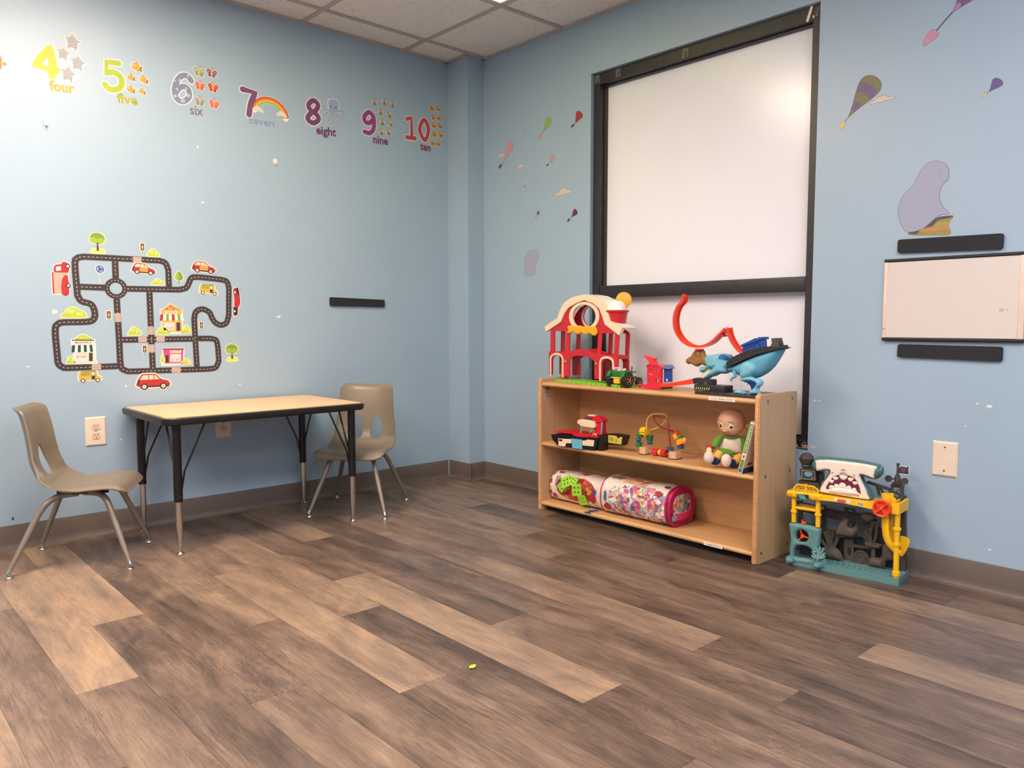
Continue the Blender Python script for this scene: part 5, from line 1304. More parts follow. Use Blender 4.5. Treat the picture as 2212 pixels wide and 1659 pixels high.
# ================================================================== TOYS ON THE SHELF TOP
ZS = .638
P_ = lambda n, rgb, r=.35: M(n, rgb, r, var=.03, spec=.5)
RED = P_('barn_red', (200, 34, 48)); CREAM = P_('barn_cream', (236, 216, 186)); YEL = P_('hay_yellow', (244, 172, 34)); GRN = P_('grass_green', (128, 198, 52)); WHT = P_('toy_white', (238, 232, 230))
BN = FR(*(2.76800,2.79800,-0.11821,-0.99299))
A = [(-0.0069,0.6436),(0.5153,0.6472)]
u0 = (0.0306,0.6669)[0]; u1 = (0.5349,0.6698)[0]
t = thing('toy_barn', BN((u0+u1)/2, ZS, -.07), 'red toy barn with cream arched roof, left on the shelf top', 'toy')
b = MB(); bs = [(u0-.024, -.010), (u1+.018, -.010), (u1+.018, .012+.0), (u0-.024, .012)]
fl = lambda a, c, d=0.0: BN(a, ZS+d, c)
pts = cr([(u0-.026, .004), (u0-.010, .014), ((u0+u1)/2, .016), (u1+.006, .014), (u1+.020, .002), (u1+.02, -.075), (u1, -.092), (u0-.01, -.092), (u0-.026, -.08)], 3, True)
b.prism(pts, fl, 0, .012, GRN)
for k in range(16):
    uu = u0-.018+k*(u1-u0+.034)/15; b.ball(tuple(BN(uu, ZS+.008, .015)), (.007, .007, .0045), GRN, nu=8, nv=5)
b.build('grass_base', t)
lowP = [(0.03,0.7856),(0.1589,0.7887),(0.2,0.7922),(0.2552,0.8025),(0.3165,0.8048),(0.3526,0.7935),(0.3952,0.7838),(0.5311,0.7806),(0.5349,0.6692),(0.4981,0.6682),(0.4971,0.7473),(0.487,0.7607),(0.4622,0.765),(0.4372,0.7566),(0.4291,0.7414),(0.4282,0.6666),(0.3754,0.666),(0.3744,0.7485),(0.3458,0.7639),(0.312,0.7716),(0.2505,0.7721),(0.2154,0.765),(0.1901,0.7517),(0.1907,0.6683),(0.1337,0.6675),(0.1331,0.7522),(0.1183,0.7666),(0.0933,0.7708),(0.0682,0.7639),(0.0558,0.7466),(0.0546,0.6682),(0.0306,0.6676)]
lowP = [(a, max(z, ZS+.008)) for a, z in lowP]
gab = [(0.0443,0.8898),(0.0442,0.8972),(0.0845,0.9074),(0.1319,0.9339),(0.1576,0.9732),(0.1882,1.0021),(0.2483,1.0235),(0.3069,1.0365),(0.369,1.0209),(0.4136,0.9953),(0.4346,0.9611),(0.4533,0.9227),(0.4895,0.9059),(0.5318,0.885),(0.5319,0.879)]
hc = (0.3004,0.959); hr = (0.3862,0.9553); R0 = hr[0]-hc[0]; Rz = hc[1]-(0.301,0.9019)[1]
def facade(d0, d1, m, nm):
    b = MB(); b.prism([gab, circ(hc[0], hc[1], R0, Rz, 32)], BN, d0, d1, m)
    b.prism(lowP, BN, d0, d1, m)
    for q in ([(0.0393,0.7842),(0.0718,0.7852),(0.0729,0.8907),(0.0415,0.8904)], [(0.1615,0.7878),(0.1888,0.7896),(0.1931,0.8883),(0.1644,0.8897)], [(0.3928,0.7837),(0.4161,0.7829),(0.4242,0.8809),(0.3987,0.8813)], [(0.5082,0.7813),(0.5311,0.7806),(0.5385,0.879),(0.5121,0.8803)]): b.prism(q, BN, d0+.001, d1-.001, m)
    b.build(nm, t)
facade(-.008, 0, RED, 'front_wall'); facade(-.074, -.067, RED, 'rear_wall')
b = MB(); b.prism([circ(hc[0], hc[1], R0*1.27, Rz*1.22, 32), circ(hc[0], hc[1], R0*.99, Rz*.99, 32)], BN, -.004, .004, CREAM); b.build('round_window_frame', t)
b = MB(); b.prism([circ(hc[0], hc[1], R0*1.12, Rz*1.12, 32), circ(hc[0], hc[1], R0*1.0, Rz*1.0, 32)], BN, -.067, -.063, WHT); b.build('round_window_frame', t)
tr_o = [(0.002,0.9071),(0.0522,0.9334),(0.1066,0.9525),(0.1252,0.9899),(0.1572,1.0271),(0.2181,1.0525),(0.3066,1.0633),(0.3734,1.0544),(0.4246,1.0345),(0.4613,1.0037),(0.4775,0.9699),(0.4869,0.9379),(0.5269,0.9242),(0.5675,0.9069)]
tr_i = [(0.5495,0.8726),(0.4986,0.8984),(0.4524,0.9227),(0.4346,0.9611),(0.4136,0.9953),(0.369,1.0209),(0.3069,1.0365),(0.2483,1.0235),(0.1882,1.0021),(0.1576,0.9732),(0.1319,0.9339),(0.0738,0.909),(0.0153,0.8852)]
b = MB(); b.prism(tr_o+tr_i, BN, -.010, .008, CREAM); b.build('roof_trim', t)
b = MB(); sh_in = [(a+(.0 if True else 0), z-.004) for a, z in tr_o]
b.prism(tr_o+[(a*.985+.015*hc[0], z-.0055) for a, z in reversed(tr_o)], BN, -.084, -.009, WHT)
for k in range(1, 8):
    d = -.009-.0092*k
    b.prism([(a, z+.0012) for a, z in tr_o[7:]]+[(a, z-.001) for a, z in reversed(tr_o[7:])], BN, d-.0012, d, P_('roof_groove', (206, 198, 200)))
b.build('roof', t)
for q, w in (([(0.0465,0.6651),(0.0461,0.7473),(0.0584,0.7656),(0.0944,0.7762),(0.1288,0.768),(0.1425,0.7509),(0.1431,0.6647)], .0092), ([(0.418,0.6644),(0.418,0.7456),(0.4302,0.7638),(0.4621,0.7705),(0.4937,0.764),(0.5059,0.7507),(0.5071,0.6675)], .0095)):
    b = MB(); b.stroke([q[0]]+cr(q[1:-1], 4)+[q[-1]], w, BN, -.003, .004, CREAM); b.build('door_arch', t)
# side beams and floor between the two walls
b = MB()
for a, z in ((0.0366,0.7774), (0.529,0.7744)): b.obox(BN, a-.004, a+.004, z-.010, z+.006, -.070, -.004, RED)
z = (0.2304,0.7834)[1]; b.obox(BN, u0+.01, u1-.01, z-.014, z-.010, -.068, -.006, RED)
b.build('loft_floor', t)
b = MB(); b.prism([(u0+.055, ZS+.012), (u0+.085, ZS+.012), (u0+.082, ZS+.03), (u0+.068, ZS+.042), (u0+.058, ZS+.03)], BN, -.06, -.03, RED); b.prism([(u1-.02, ZS+.012), (u1-.035, ZS+.012), (u1-.035, ZS+.045), (u1-.02, ZS+.045)], BN, -.062, -.03, RED); b.build('stall_divider', t)
b = MB(); b.puff(cr([(0.1812,0.9078),(0.199,0.916),(0.2293,0.916),(0.2493,0.9113),(0.2739,0.9171),(0.3033,0.9108),(0.3274,0.9172),(0.3561,0.9116),(0.3796,0.9142),(0.3961,0.9024),(0.401,0.8838),(0.3895,0.8696),(0.3684,0.8703),(0.3469,0.8801),(0.3279,0.872),(0.3036,0.8781),(0.289,0.8827),(0.2743,0.8746),(0.2496,0.8759),(0.2295,0.8847),(0.2094,0.8787),(0.1866,0.8785),(0.1814,0.8882),(0.1941,0.8948)], 3, True), BN, .006, .006, YEL, step=.005, d=.006); b.build('hay_bundle', t)
for q in ((0.167,0.7403), (0.391,0.7382)):
    b = MB(); b.ball(tuple(BN(q[0], q[1], .004)), (.006, .006, .0065), P_('lantern_olive', (150, 160, 70)), nu=10, nv=8); b.box(tuple(BN(q[0], q[1]+.007, .003)), (.003, .003, .008), P_('lantern_olive', (150, 160, 70))); b.box(tuple(BN(q[0], q[1]-.002, .003)), (.008, .014, .003), YEL); b.build('lantern', t)
q = (0.3878,0.6966); b = MB(); b.lathe([(.0028, 0), (.0026, .003), (.001, .004)], BN(q[0], q[1], 0), P_('orange_button', (236, 130, 40)), axis=BN(0, 0, 1)-BN(0, 0, 0), n=14); b.build('button', t)
SD = -.040
c0_ = (0.4856,0.9869); c1_ = (0.4891,0.8966); rt = ((0.5461,0.9861)[0]-(0.4279,0.9877)[0])/2*.86
b = MB(); h = c0_[1]-c1_[1]
b.lathe([(rt*.70, 0), (rt*.92, h*.88), (rt*1.05, h*.90), (rt*1.07, h*.97), (rt, h)], BN(c0_[0], c1_[1], SD), RED, n=28); b.build('silo', t)
b = MB(); b.lathe([(rt*.92, 0), (rt*.88, rt*.4), (rt*.66, rt*.75), (rt*.3, rt*.95), (0, rt*.98)], BN(c0_[0], c0_[1], SD), WHT, n=28); b.build('silo_dome', t)
q = (0.5158,1.0335); qr = ((0.5583,1.0325)[0]-q[0])
b = MB(); b.lathe([(qr*.76, 0), (qr*.84, .002), (qr*.84, .010), (qr*.76, .012)], BN(q[0]-.002, q[1]-.001, SD-.012), YEL, axis=(-.72, -.69, .08), n=30); b.build('yellow_disc', t)

# ---- green tractor, facing the wall
tl = (2.71,2.303,0.638); tr = (2.696,2.212,0.638); tf = (2.775,2.207,0.638)
RAX = Vector(((tl[0]+tr[0])/2+.004, (tl[1]+tr[1])/2, ZS)); TGR = P_('tractor_green', (28, 110, 54)); TYR = M('tyre_black', (30, 29, 31), .55, bump=.3); RIM = P_('rim_orange', (206, 118, 58)); TYE = P_('tractor_yellow', (226, 190, 60))
t = thing('toy_tractor', RAX, 'green toy tractor with orange wheel rims beside the toy barn', 'toy')
hw = abs(tl[1]-tr[1])/2
def wheel(x, y, r, w, name='wheel'):
    b = MB(); c = RAX+Vector((x, y, r))
    b.lathe([(r*.55, -w/2), (r*.9, -w/2), (r, -w*.32), (r, w*.32), (r*.9, w/2), (r*.55, w/2)], c, TYR, axis=(0, 1, 0), n=30)
    for k in range(20):
        a = 2*PI*k/20
        for s in (-1, 1): b.box(c+Vector((r*math.cos(a), s*w*.22, r*math.sin(a))), (.0035, w*.42, .0016), TYR, rot=Matrix.Rotation(-a, 3, 'Y') @ Matrix.Rotation(s*.4, 3, 'X'))
    o = b.build(name, t)
    b = MB(); 
    for s in (-1, 1):
        b.lathe([(r*.56, 0), (r*.53, .001), (r*.46, -.003), (r*.16, -.002), (r*.12, .003), (0, .0035)], c+Vector((0, s*w*.5, 0)), RIM, axis=(0, s, 0), n=24)
        for k in range(5):
            a = 2*PI*k/5; b.box(c+Vector((r*.3*math.cos(a), s*(w*.5+.0012), r*.3*math.sin(a))), (r*.34, .003, .0025), P_('rim_light', (226, 150, 90)), rot=Matrix.Rotation(-a, 3, 'Y'))
    b.build('rim', o)
wheel(0, hw, .0335, .024); wheel(0, -hw, .0335, .024); wheel(.096, hw*.72, .0200, .016); wheel(.096, -hw*.72, .0200, .016)
b = MB(); b.box(RAX+Vector((.006, 0, .055)), (.050, hw*1.1, .030), TGR, bev=.005); b.box(RAX+Vector((.068, 0, .052)), (.078, hw*.72, .032), TGR, bev=.006); b.box(RAX+Vector((-.018, 0, .060)), (.006, hw*1.5, .030), TGR, bev=.002)
for s in (-1, 1):
    b.tube([tuple(RAX+Vector((x, s*hw*.86, z))) for x, z in ((-.030, .052), (-.022, .066), (-.004, .073), (.018, .068), (.030, .054))], [.004, .006, .007, .006, .003], TGR, 8)
    b.prism(cr([(-.034, .050), (-.024, .070), (-.002, .078), (.020, .072), (.034, .052), (.02, .062), (-.002, .068), (-.02, .062)], 3, True), lambda a, c, d=0.0, s=s: RAX+Vector((a, s*hw*.9+d, c)), -.010, .010, TGR)
b.build('body', t)
b = MB(); b.box(RAX+Vector((-.012, 0, .030)), (.022, hw*.8, .026), TYE, bev=.003); b.box(RAX+Vector((-.020, 0, .044)), (.010, hw*1.55, .005), TYE, bev=.001); b.box(RAX+Vector((.055, 0, .028)), (.09, .018, .016), TYE, bev=.003); b.build('chassis', t)
b = MB()
for s in (-1, 1): b.tube([tuple(RAX+Vector((-.014, s*.016, .068))), tuple(RAX+Vector((-.016, s*.016, .088)))], .0022, WHT, 8)
b.tube([tuple(RAX+Vector((-.016, -.016, .088))), tuple(RAX+Vector((-.016, .016, .088)))], .0026, WHT, 8); b.build('roll_bar', t)
b = MB(); b.box(RAX+Vector((.002, 0, .074)), (.02, .024, .008), YEL, bev=.003); b.box(RAX+Vector((-.008, 0, .081)), (.004, .022, .016), WHT, bev=.002); b.build('seat', t)
b = MB(); b.lathe([(.010, 0), (.0105, .002), (.010, .004)], RAX+Vector((.030, 0, .076)), WHT, axis=(-.5, 0, 1), n=18); b.cyl(RAX+Vector((.034, 0, .066)), RAX+Vector((.030, 0, .077)), .002, WHT); b.build('steering_wheel', t)
b = MB(); b.cyl(RAX+Vector((.072, -.010, .066)), RAX+Vector((.074, -.010, .092)), .0026, P_('dark_grey_plastic', (60, 58, 60))); b.build('exhaust_pipe', t)
b = MB(); b.box(RAX+Vector((.108, 0, .052)), (.004, hw*.62, .028), WHT, bev=.001)
for s in (-1, 1): b.box(RAX+Vector((.072, s*hw*.365, .054)), (.055, .0015, .016), WHT)
b.build('grille', t)

# ---- dinosaur car track set
DN = FR(*(2.74000,0.00000,0.00000,-1.00000))
DBL = P_('dino_blue', (92, 158, 188), .45); DBD = P_('dino_royal_blue', (28, 86, 168), .4); TBL = P_('toy_blue', (34, 74, 156)); ORG = P_('track_orange', (238, 62, 34), .3); BLK = P_('toy_charcoal', (40, 38, 42), .45); BLG = P_('toy_warm_grey', (78, 72, 70), .5); BRN = M('skull_brown', (150, 106, 58), .55, var=.2, scale=60, bump=.4, bscale=150)
TRD = P_('launcher_red', (214, 36, 56))
c = (-1.77,0.6378)
t = thing('dinosaur_track_set', DN(c[0], ZS, 0), 'blue dinosaur car track toy with orange looping track on the shelf top', 'toy')
# base plate
bp0 = (2.609,1.836,0.638); bp1 = (2.67,1.546,0.638)
b = MB(); xb = 2.672
b.box((xb+.10, (bp0[1]+bp1[1])/2, ZS+.0055), (.19, abs(bp0[1]-bp1[1]), .011), BLK, bev=.003)
for k in range(8):
    y = bp0[1]-.012-k*(abs(bp0[1]-bp1[1])-.02)/7; b.box((xb+.006, y, ZS+.0065), (.006, .0025, .013), BLG)
b.box((xb+.02, bp0[1]-.02, ZS+.0125), (.028, .036, .005), BLG, bev=.002)
b.lathe([(.018, 0), (.018, .005), (.012, .005), (.011, .003), (0, .003)], (xb+.03, bp1[1]+.085, ZS+.010), BLG)
b.build('base_plate', t)
q = [(-1.8626,0.6379),(-1.7175,0.6475),(-1.7182,0.6749),(-1.8633,0.6695)]
b = MB(); zt = q[2][1]; b.obox(DN, q[0][0], q[1][0], ZS+.010, zt, -.035, .028, BLK, .002)
k_ = 8
z0 = ZS+.016; 
a0 = q[0][0]+.006; a1 = q[0][0]+(q[1][0]-q[0][0])*.56
b.obox(DN, a0, a1, z0, z0+.010, .0282, .0288, INK)
for k in range(7):
    a = a0+.002+k*(a1-a0-.004)/7; b.prism([(a, z0), (a+.0032, z0), (a+.0072, z0+.010), (a+.004, z0+.010)], DN, .0288, .0293, P_('hazard_yellow', (226, 220, 120)))
q = [(-1.8484,0.664),(-1.7842,0.6679),(-1.7856,0.6964),(-1.8308,0.698),(-1.8544,0.6889)]; b.prism(q, DN, -.020, .018, BLK)
b.prism([(-1.8806,0.6954),(-1.8584,0.7013),(-1.829,0.6981),(-1.8323,0.6854),(-1.8764,0.6734)], DN, -.016, .016, BLK); b.prism([(-1.8214,0.6876),(-1.807,0.6884),(-1.8067,0.6759),(-1.8212,0.6751)], DN, .018, .0185, BLG)
b.build('launch_box', t)
# body
body = cr([(-1.713,0.7484),(-1.6927,0.7583),(-1.6626,0.7745),(-1.6165,0.7955),(-1.5715,0.813),(-1.5212,0.8303),(-1.4734,0.8372),(-1.4806,0.8213),(-1.4982,0.7891),(-1.5222,0.7564),(-1.5407,0.7381),(-1.5722,0.719),(-1.6012,0.7101),(-1.6342,0.7114),(-1.6543,0.7133),(-1.6748,0.7228),(-1.692,0.7311),(-1.7109,0.7317)], 3, True)
b = MB(); b.puff(body, DN, .038, .034, DBL, step=.007); b.build('body', t)
b = MB(); b.prism(cr([(-1.7033,0.773),(-1.6632,0.8),(-1.6171,0.8177),(-1.5592,0.8338),(-1.5214,0.839),(-1.4687,0.8358),(-1.4747,0.8314),(-1.5209,0.8202),(-1.5713,0.8072),(-1.6164,0.7895),(-1.6624,0.7685),(-1.6995,0.7565)], 3, True), DN, -.026, .040, BLK); 
b.prism([(-1.5498,0.8369),(-1.5276,0.8345),(-1.5186,0.852),(-1.5223,0.8693),(-1.5021,0.871),(-1.4918,0.8353),(-1.5086,0.8263),(-1.5463,0.8254)], DN, .012, .024, BLG); b.prism([(-1.5498,0.8369),(-1.5276,0.8345),(-1.5186,0.852),(-1.5223,0.8693),(-1.5021,0.871),(-1.4918,0.8353),(-1.5086,0.8263),(-1.5463,0.8254)], DN, -.022, -.010, BLG)
b.prism([(-1.4964,0.8352),(-1.4751,0.8448),(-1.468,0.8316),(-1.4807,0.827)], DN, -.015, .03, BLK); b.build('back_tray', t)
b = MB(); b.prism([[(-1.6433,0.8066),(-1.6487,0.8228),(-1.6456,0.8318),(-1.6542,0.8391),(-1.5891,0.8683),(-1.576,0.8612),(-1.5763,0.872),(-1.5555,0.8741),(-1.5505,0.8631),(-1.5481,0.8355),(-1.5912,0.8242)], circ(*(-1.5956,0.8336), .0028, n=10), circ(*(-1.5723,0.8446), .003, n=10), circ(*(-1.5682,0.8345), .0026, n=10), circ(*(-1.6186,0.8227), .0018, n=8)], DN, .006, .018, TBL)
b.prism([(-1.6524,0.8347),(-1.6525,0.8412),(-1.5891,0.8695),(-1.5793,0.8641),(-1.5759,0.8592)], DN, -.016, .024, TBL); b.prism([(-1.578,0.8626),(-1.5763,0.8732),(-1.5546,0.8746),(-1.5531,0.8659)], DN, -.016, .024, TBL)
b.stroke([(-1.6405,0.8275),(-1.579,0.8538)], .003, DN, .018, .021, TBL); b.build('blue_tower', t)
# head
b = MB(); hd = cr([(-1.8483,0.7474),(-1.8373,0.7463),(-1.8228,0.7506),(-1.8122,0.7597),(-1.8108,0.7785),(-1.8093,0.7909),(-1.7986,0.7974),(-1.7808,0.7995),(-1.7527,0.8055),(-1.7317,0.8055),(-1.7159,0.7969),(-1.7087,0.7819),(-1.7031,0.764),(-1.7062,0.7517),(-1.7147,0.7468),(-1.7127,0.7332),(-1.7263,0.7234),(-1.7542,0.7221),(-1.7752,0.7118),(-1.793,0.7078),(-1.8072,0.6993),(-1.8253,0.6983),(-1.8309,0.7043),(-1.8077,0.7226),(-1.7866,0.7422),(-1.7973,0.7386),(-1.8151,0.7285),(-1.8331,0.723),(-1.8442,0.724),(-1.8481,0.7364)], 2, True)
b.puff(hd, DN, .030, .018, P_('dino_light_blue', (118, 184, 208), .45), step=.005)
q = cr([(-1.8108,0.7785),(-1.8057,0.7926),(-1.7915,0.7977),(-1.777,0.7888),(-1.766,0.7708),(-1.7621,0.7586),(-1.7743,0.7489),(-1.7904,0.7513),(-1.805,0.76)], 3, True); b.puff(q, DN, .009, .006, P_('dino_light_blue', (0, 0, 0)), step=.004, d=.028, back=False)
b.build('head', t)
b = MB(); b.prism(cr([(-1.7469,0.7837),(-1.742,0.7976),(-1.7282,0.8011),(-1.7141,0.7924),(-1.7104,0.7804),(-1.7277,0.7813)], 3, True), DN, -.026, .0305, DBD)
for k in range(4): b.stroke([(-1.7417,0.7839),(-1.7333,0.7979)] if k == 0 else [(p[0]+.004*k, p[1]-.0006*k) for p in [(-1.7417,0.7839),(-1.7333,0.7979)]], .0016, DN, .0305, .0325, DBL)
b.build('head_crest', t)
q = (-1.7938,0.7728); b = MB(); b.ball(tuple(DN(q[0], q[1], .034)), (.005, .005, .005), P_('eye_yellow', (190, 196, 70)), nu=12, nv=8); b.ball(tuple(DN(q[0], q[1], .0375)), (.0025, .0022, .0022), INK, nu=10, nv=6); b.build('eye', t)
b = MB(); TT = P_('tooth_lime', (222, 226, 130))
for x, y in ((950, 1150), (968, 1142), (985, 1132), (1002, 1120), (1018, 1108), (1034, 1098)): pass
for q in [(-1.8275,0.7138),(-1.8214,0.7182),(-1.8149,0.7223),(-1.8085,0.7263),(-1.8022,0.7316),(-1.7958,0.7362)]:
    b.lathe([(.0026, 0), (.0018, .004), (.0003, .009)], DN(q[0], q[1]-.003, .022), TT, axis=(0, 0, 1), n=8); b.lathe([(.0026, 0), (.0018, -.004), (.0003, -.008)], DN(q[0]+.002, q[1]+.006, .022), TT, axis=(0, 0, 1), n=8)
b.build('teeth', t)
# legs and arm
b = MB(); th = cr([(-1.6375,0.7097),(-1.6432,0.7364),(-1.6421,0.7603),(-1.626,0.7773),(-1.603,0.7796),(-1.5833,0.7715),(-1.5731,0.7543),(-1.5791,0.7363),(-1.5982,0.7206),(-1.6144,0.7139)], 3, True)
DLT = P_('dino_light_blue', (118, 184, 208), .45); b.puff(th, DN, .024, .018, DLT, step=.005, d=.032)
sn = cr([(-1.6425,0.7109),(-1.6211,0.718),(-1.5949,0.7214),(-1.572,0.7131),(-1.5559,0.7125),(-1.546,0.6999),(-1.5504,0.6864),(-1.5613,0.6755),(-1.5576,0.658),(-1.5672,0.653),(-1.5996,0.6508),(-1.5967,0.6644),(-1.5839,0.6741),(-1.5714,0.6896),(-1.5748,0.6982),(-1.601,0.7027),(-1.6339,0.6994)], 3, True)
b.puff(sn, DN, .016, .010, DLT, step=.0045, d=.036); b.puff(cr([(-1.6663,0.6539),(-1.6598,0.6649),(-1.6431,0.6689),(-1.6263,0.6625),(-1.6128,0.6529),(-1.5866,0.6517),(-1.6127,0.649),(-1.6628,0.6475)], 3, True), DN, .018, .010, DLT, step=.005, d=.034)
for q in ([(-1.6159,0.7703),(-1.6285,0.749),(-1.6344,0.7188)], [(-1.6026,0.7619),(-1.6152,0.7436),(-1.6245,0.7223)]): b.tube([tuple(DN(p[0], p[1], .051)) for p in cr(q, 4)], .0022, P_('dino_ridge', (140, 202, 222)), 6)
b.build('leg', t)
b = MB(); b.puff(cr([(-1.6574,0.7041),(-1.6492,0.7106),(-1.6341,0.7069),(-1.5847,0.7036),(-1.5684,0.6986),(-1.5873,0.6798),(-1.6001,0.6701),(-1.5998,0.6567),(-1.6195,0.6554),(-1.6232,0.6716),(-1.6336,0.686),(-1.6401,0.6796),(-1.6403,0.6901),(-1.6555,0.6937)], 3, True), DN, .010, .010, DBD, step=.005, d=-.012); b.build('leg', t)
b = MB(); b.tube([tuple(DN(p[0], p[1], .036)) for p in cr([(-1.6736,0.741),(-1.6664,0.7263),(-1.6645,0.7173),(-1.6762,0.7122),(-1.6828,0.7028),(-1.6836,0.6952)], 4)], [.0065]*5+[.0055]*5+[.005]*5+[.0035]*5+[.002], DBL, 8)
b.tube([tuple(DN(p[0], p[1], .036)) for p in [(-1.6795,0.709),(-1.6896,0.7039)]], [.003, .0015], DBL, 8); b.build('arm', t)
# skull
b = MB(); sk = cr([(-1.8831,0.8154),(-1.8443,0.8164),(-1.8367,0.8025),(-1.8235,0.7811),(-1.8166,0.7658),(-1.8192,0.7517),(-1.8337,0.7495),(-1.8522,0.7551),(-1.8668,0.7466),(-1.8854,0.7474),(-1.9043,0.7562),(-1.9194,0.754),(-1.9291,0.7632),(-1.9256,0.7777),(-1.9088,0.7878),(-1.8977,0.8008)], 3, True)
b.puff(sk, DN, .014, .014, BRN, step=.005, d=-.010); BRD = P_('skull_groove', (92, 58, 34), .6)
b.tube([tuple(DN(p[0], p[1], .0042)) for p in cr([(-1.8718,0.811),(-1.8771,0.7983),(-1.8696,0.7906),(-1.8566,0.7894),(-1.8494,0.7991),(-1.8534,0.8099)], 4)], .0011, BRD, 6); b.tube([tuple(DN(p[0], p[1], .0035)) for p in cr([(-1.903,0.7816),(-1.8965,0.7793),(-1.8906,0.7836)], 4)], .0011, BRD, 6); b.ball(tuple(DN(*(-1.9187,0.7732), -.002)), (.006, .004, .003), BRD, nu=10, nv=6)
b.build('brown_skull', t)
# orange track
def track(pts, name='track', w=.036, n=5, dc=0.0):
    P = cr(pts, n); b = MB(); b.stroke(P, .0028, DN, dc-w/2, dc+w/2, ORG)
    V = [Vector(p) for p in P]
    for s in (-1, 1):
        rail = []
        for i in range(len(V)):
            tt = (V[min(i+1, len(V)-1)]-V[max(i-1, 0)]).normalized(); nn = Vector((-tt.y, tt.x)); rail.append(tuple(V[i]+nn*.0032))
        b.stroke(rail, .0085, DN, dc+s*w/2-.0013, dc+s*w/2+.0013, ORG)
    b.stroke([tuple(Vector(p)+Vector((0, .0015))) for p in P], .0030, DN, dc-.0022, dc+.0022, P_('track_ridge', (250, 96, 58), .25))
    return b.build(name, t)
track([(-1.9373,1.041),(-1.9419,1.0206),(-1.9625,1.0004),(-1.9773,0.9687),(-1.9813,0.9335),(-1.9728,0.895),(-1.9443,0.857),(-1.9059,0.8339),(-1.8648,0.8269),(-1.8246,0.8324),(-1.789,0.8486),(-1.7613,0.8721),(-1.7424,0.889),(-1.7289,0.9028)], 'track')
track([(-1.722,0.9064),(-1.7144,0.8757),(-1.6948,0.8428),(-1.6704,0.8178),(-1.6482,0.8034)], 'track', w=.034)
b = MB(); q = (-1.9375,1.0473); b.obox(DN, q[0]-.006, q[0]+.006, q[1]-.012, q[1]+.002, -.010, .010, ORG, .002); q = (-1.7474,0.8783); b.obox(DN, q[0]-.010, q[0]+.010, q[1]-.006, q[1]+.004, -.016, .016, P_('joint_red', (206, 52, 44)), .002)
q = (-1.8572,0.8192); b.obox(DN, q[0]-.014, q[0]+.012, q[1]-.005, q[1]+.002, -.014, .014, P_('joint_red', (206, 52, 44)), .001); b.build('track_connector', t)
q = [(-2.0446,0.6588),(-2.0028,0.6619),(-1.9484,0.6725),(-1.8804,0.6875)]; track(q, 'track', w=.034)
b = MB(); b.prism([(-2.0445,0.6506),(-2.0448,0.6687),(-1.9951,0.6708),(-1.937,0.6812),(-1.8805,0.6932),(-1.8801,0.6732),(-1.9367,0.6651),(-1.9948,0.6546)], DN, .015, .018, ORG); b.build('track_side', t)
# launch house
b = MB(); hs = [(-2.1202,0.651),(-2.1215,0.7312),(-2.1257,0.7377),(-2.1114,0.7482),(-2.0603,0.7453),(-2.0359,0.7331),(-2.0439,0.7295),(-2.0456,0.6456),(-2.1201,0.6443)]
wn = [[(-2.108,0.7201),(-2.1082,0.7324),(-2.0986,0.7215)], [(-2.0916,0.7192),(-2.0917,0.7291),(-2.0811,0.7286),(-2.0809,0.719)], [(-2.074,0.7193),(-2.0741,0.7272),(-2.064,0.727),(-2.0638,0.7191)], [(-2.1122,0.6715),(-2.1125,0.6875),(-2.1034,0.6873),(-2.1031,0.6714)], [(-2.0731,0.6697),(-2.0734,0.6849),(-2.0592,0.685),(-2.0589,0.6692)]]
b.prism([hs]+wn, DN, .000, .010, TRD); b.prism([(-2.1265,0.736),(-2.1114,0.7499),(-2.0583,0.7476),(-2.0327,0.7342),(-2.0379,0.7298),(-2.0622,0.7409),(-2.1113,0.7416)], DN, -.03, .014, TRD)
b.prism([(-2.1367,0.6416),(-2.1202,0.651),(-2.0404,0.6492),(-2.0403,0.6419),(-2.0951,0.6392)], DN, -.02, .020, TRD)
b.text('DINO SHOP', DN, *(-2.1177,0.7013), P_('gold_print', (214, 176, 110)), width=.030, d=.0105, height=.006, bold=.03) if False else None
for k in range(3):
    q = (-2.1148,0.7048); b.stroke([(q[0]+.002+.004*k, q[1]-.003*k*.3), (q[0]+.016+.004*k, q[1]+.001-.0026*k)], .0018, DN, .010, .0108, P_('gold_print', (214, 176, 110)))
b.build('launch_house', t)
b = MB(); b.prism([(-2.0408,0.6705),(-2.0419,0.7296),(-2.0088,0.731),(-2.0078,0.6734)], DN, -.022, -.006, TBL); b.prism([(-2.0471,0.7317),(-2.0302,0.7481),(-2.0103,0.7472),(-1.9982,0.7331),(-2.0041,0.7302)], DN, -.026, .004, P_('roof_slate_blue', (96, 120, 176)))
for x in (415, 432): 
    q = (-2.025,0.6812); b.obox(DN, q[0]+(x-424)*.0003-.0015, q[0]+(x-424)*.0003+.0015, q[1]-.006, q[1]+.006, -.006, -.0052, WHT)
b.prism([(-2.0391,0.642),(-2.0057,0.6448),(-2.0058,0.6539),(-2.0393,0.6509)], DN, -.02, .010, BLK)
b.build('blue_house_wing', t)
b = MB(); b.prism([(-2.1557,0.7828),(-2.1348,0.7847),(-2.0831,0.7757),(-2.0802,0.7699),(-2.0871,0.7683),(-2.0765,0.7479),(-2.1093,0.749),(-2.1158,0.763),(-2.1263,0.7727),(-2.141,0.7812)], DN, -.012, .012, P_('flap_red', (238, 54, 56))); b.build('launch_flap', t)
b = MB(); b.prism([(-2.1749,0.6545),(-2.1643,0.6572),(-2.1181,0.6545),(-2.1201,0.646),(-2.1685,0.6505)], DN, -.015, .015, TRD); b.build('ramp_tongue', t)

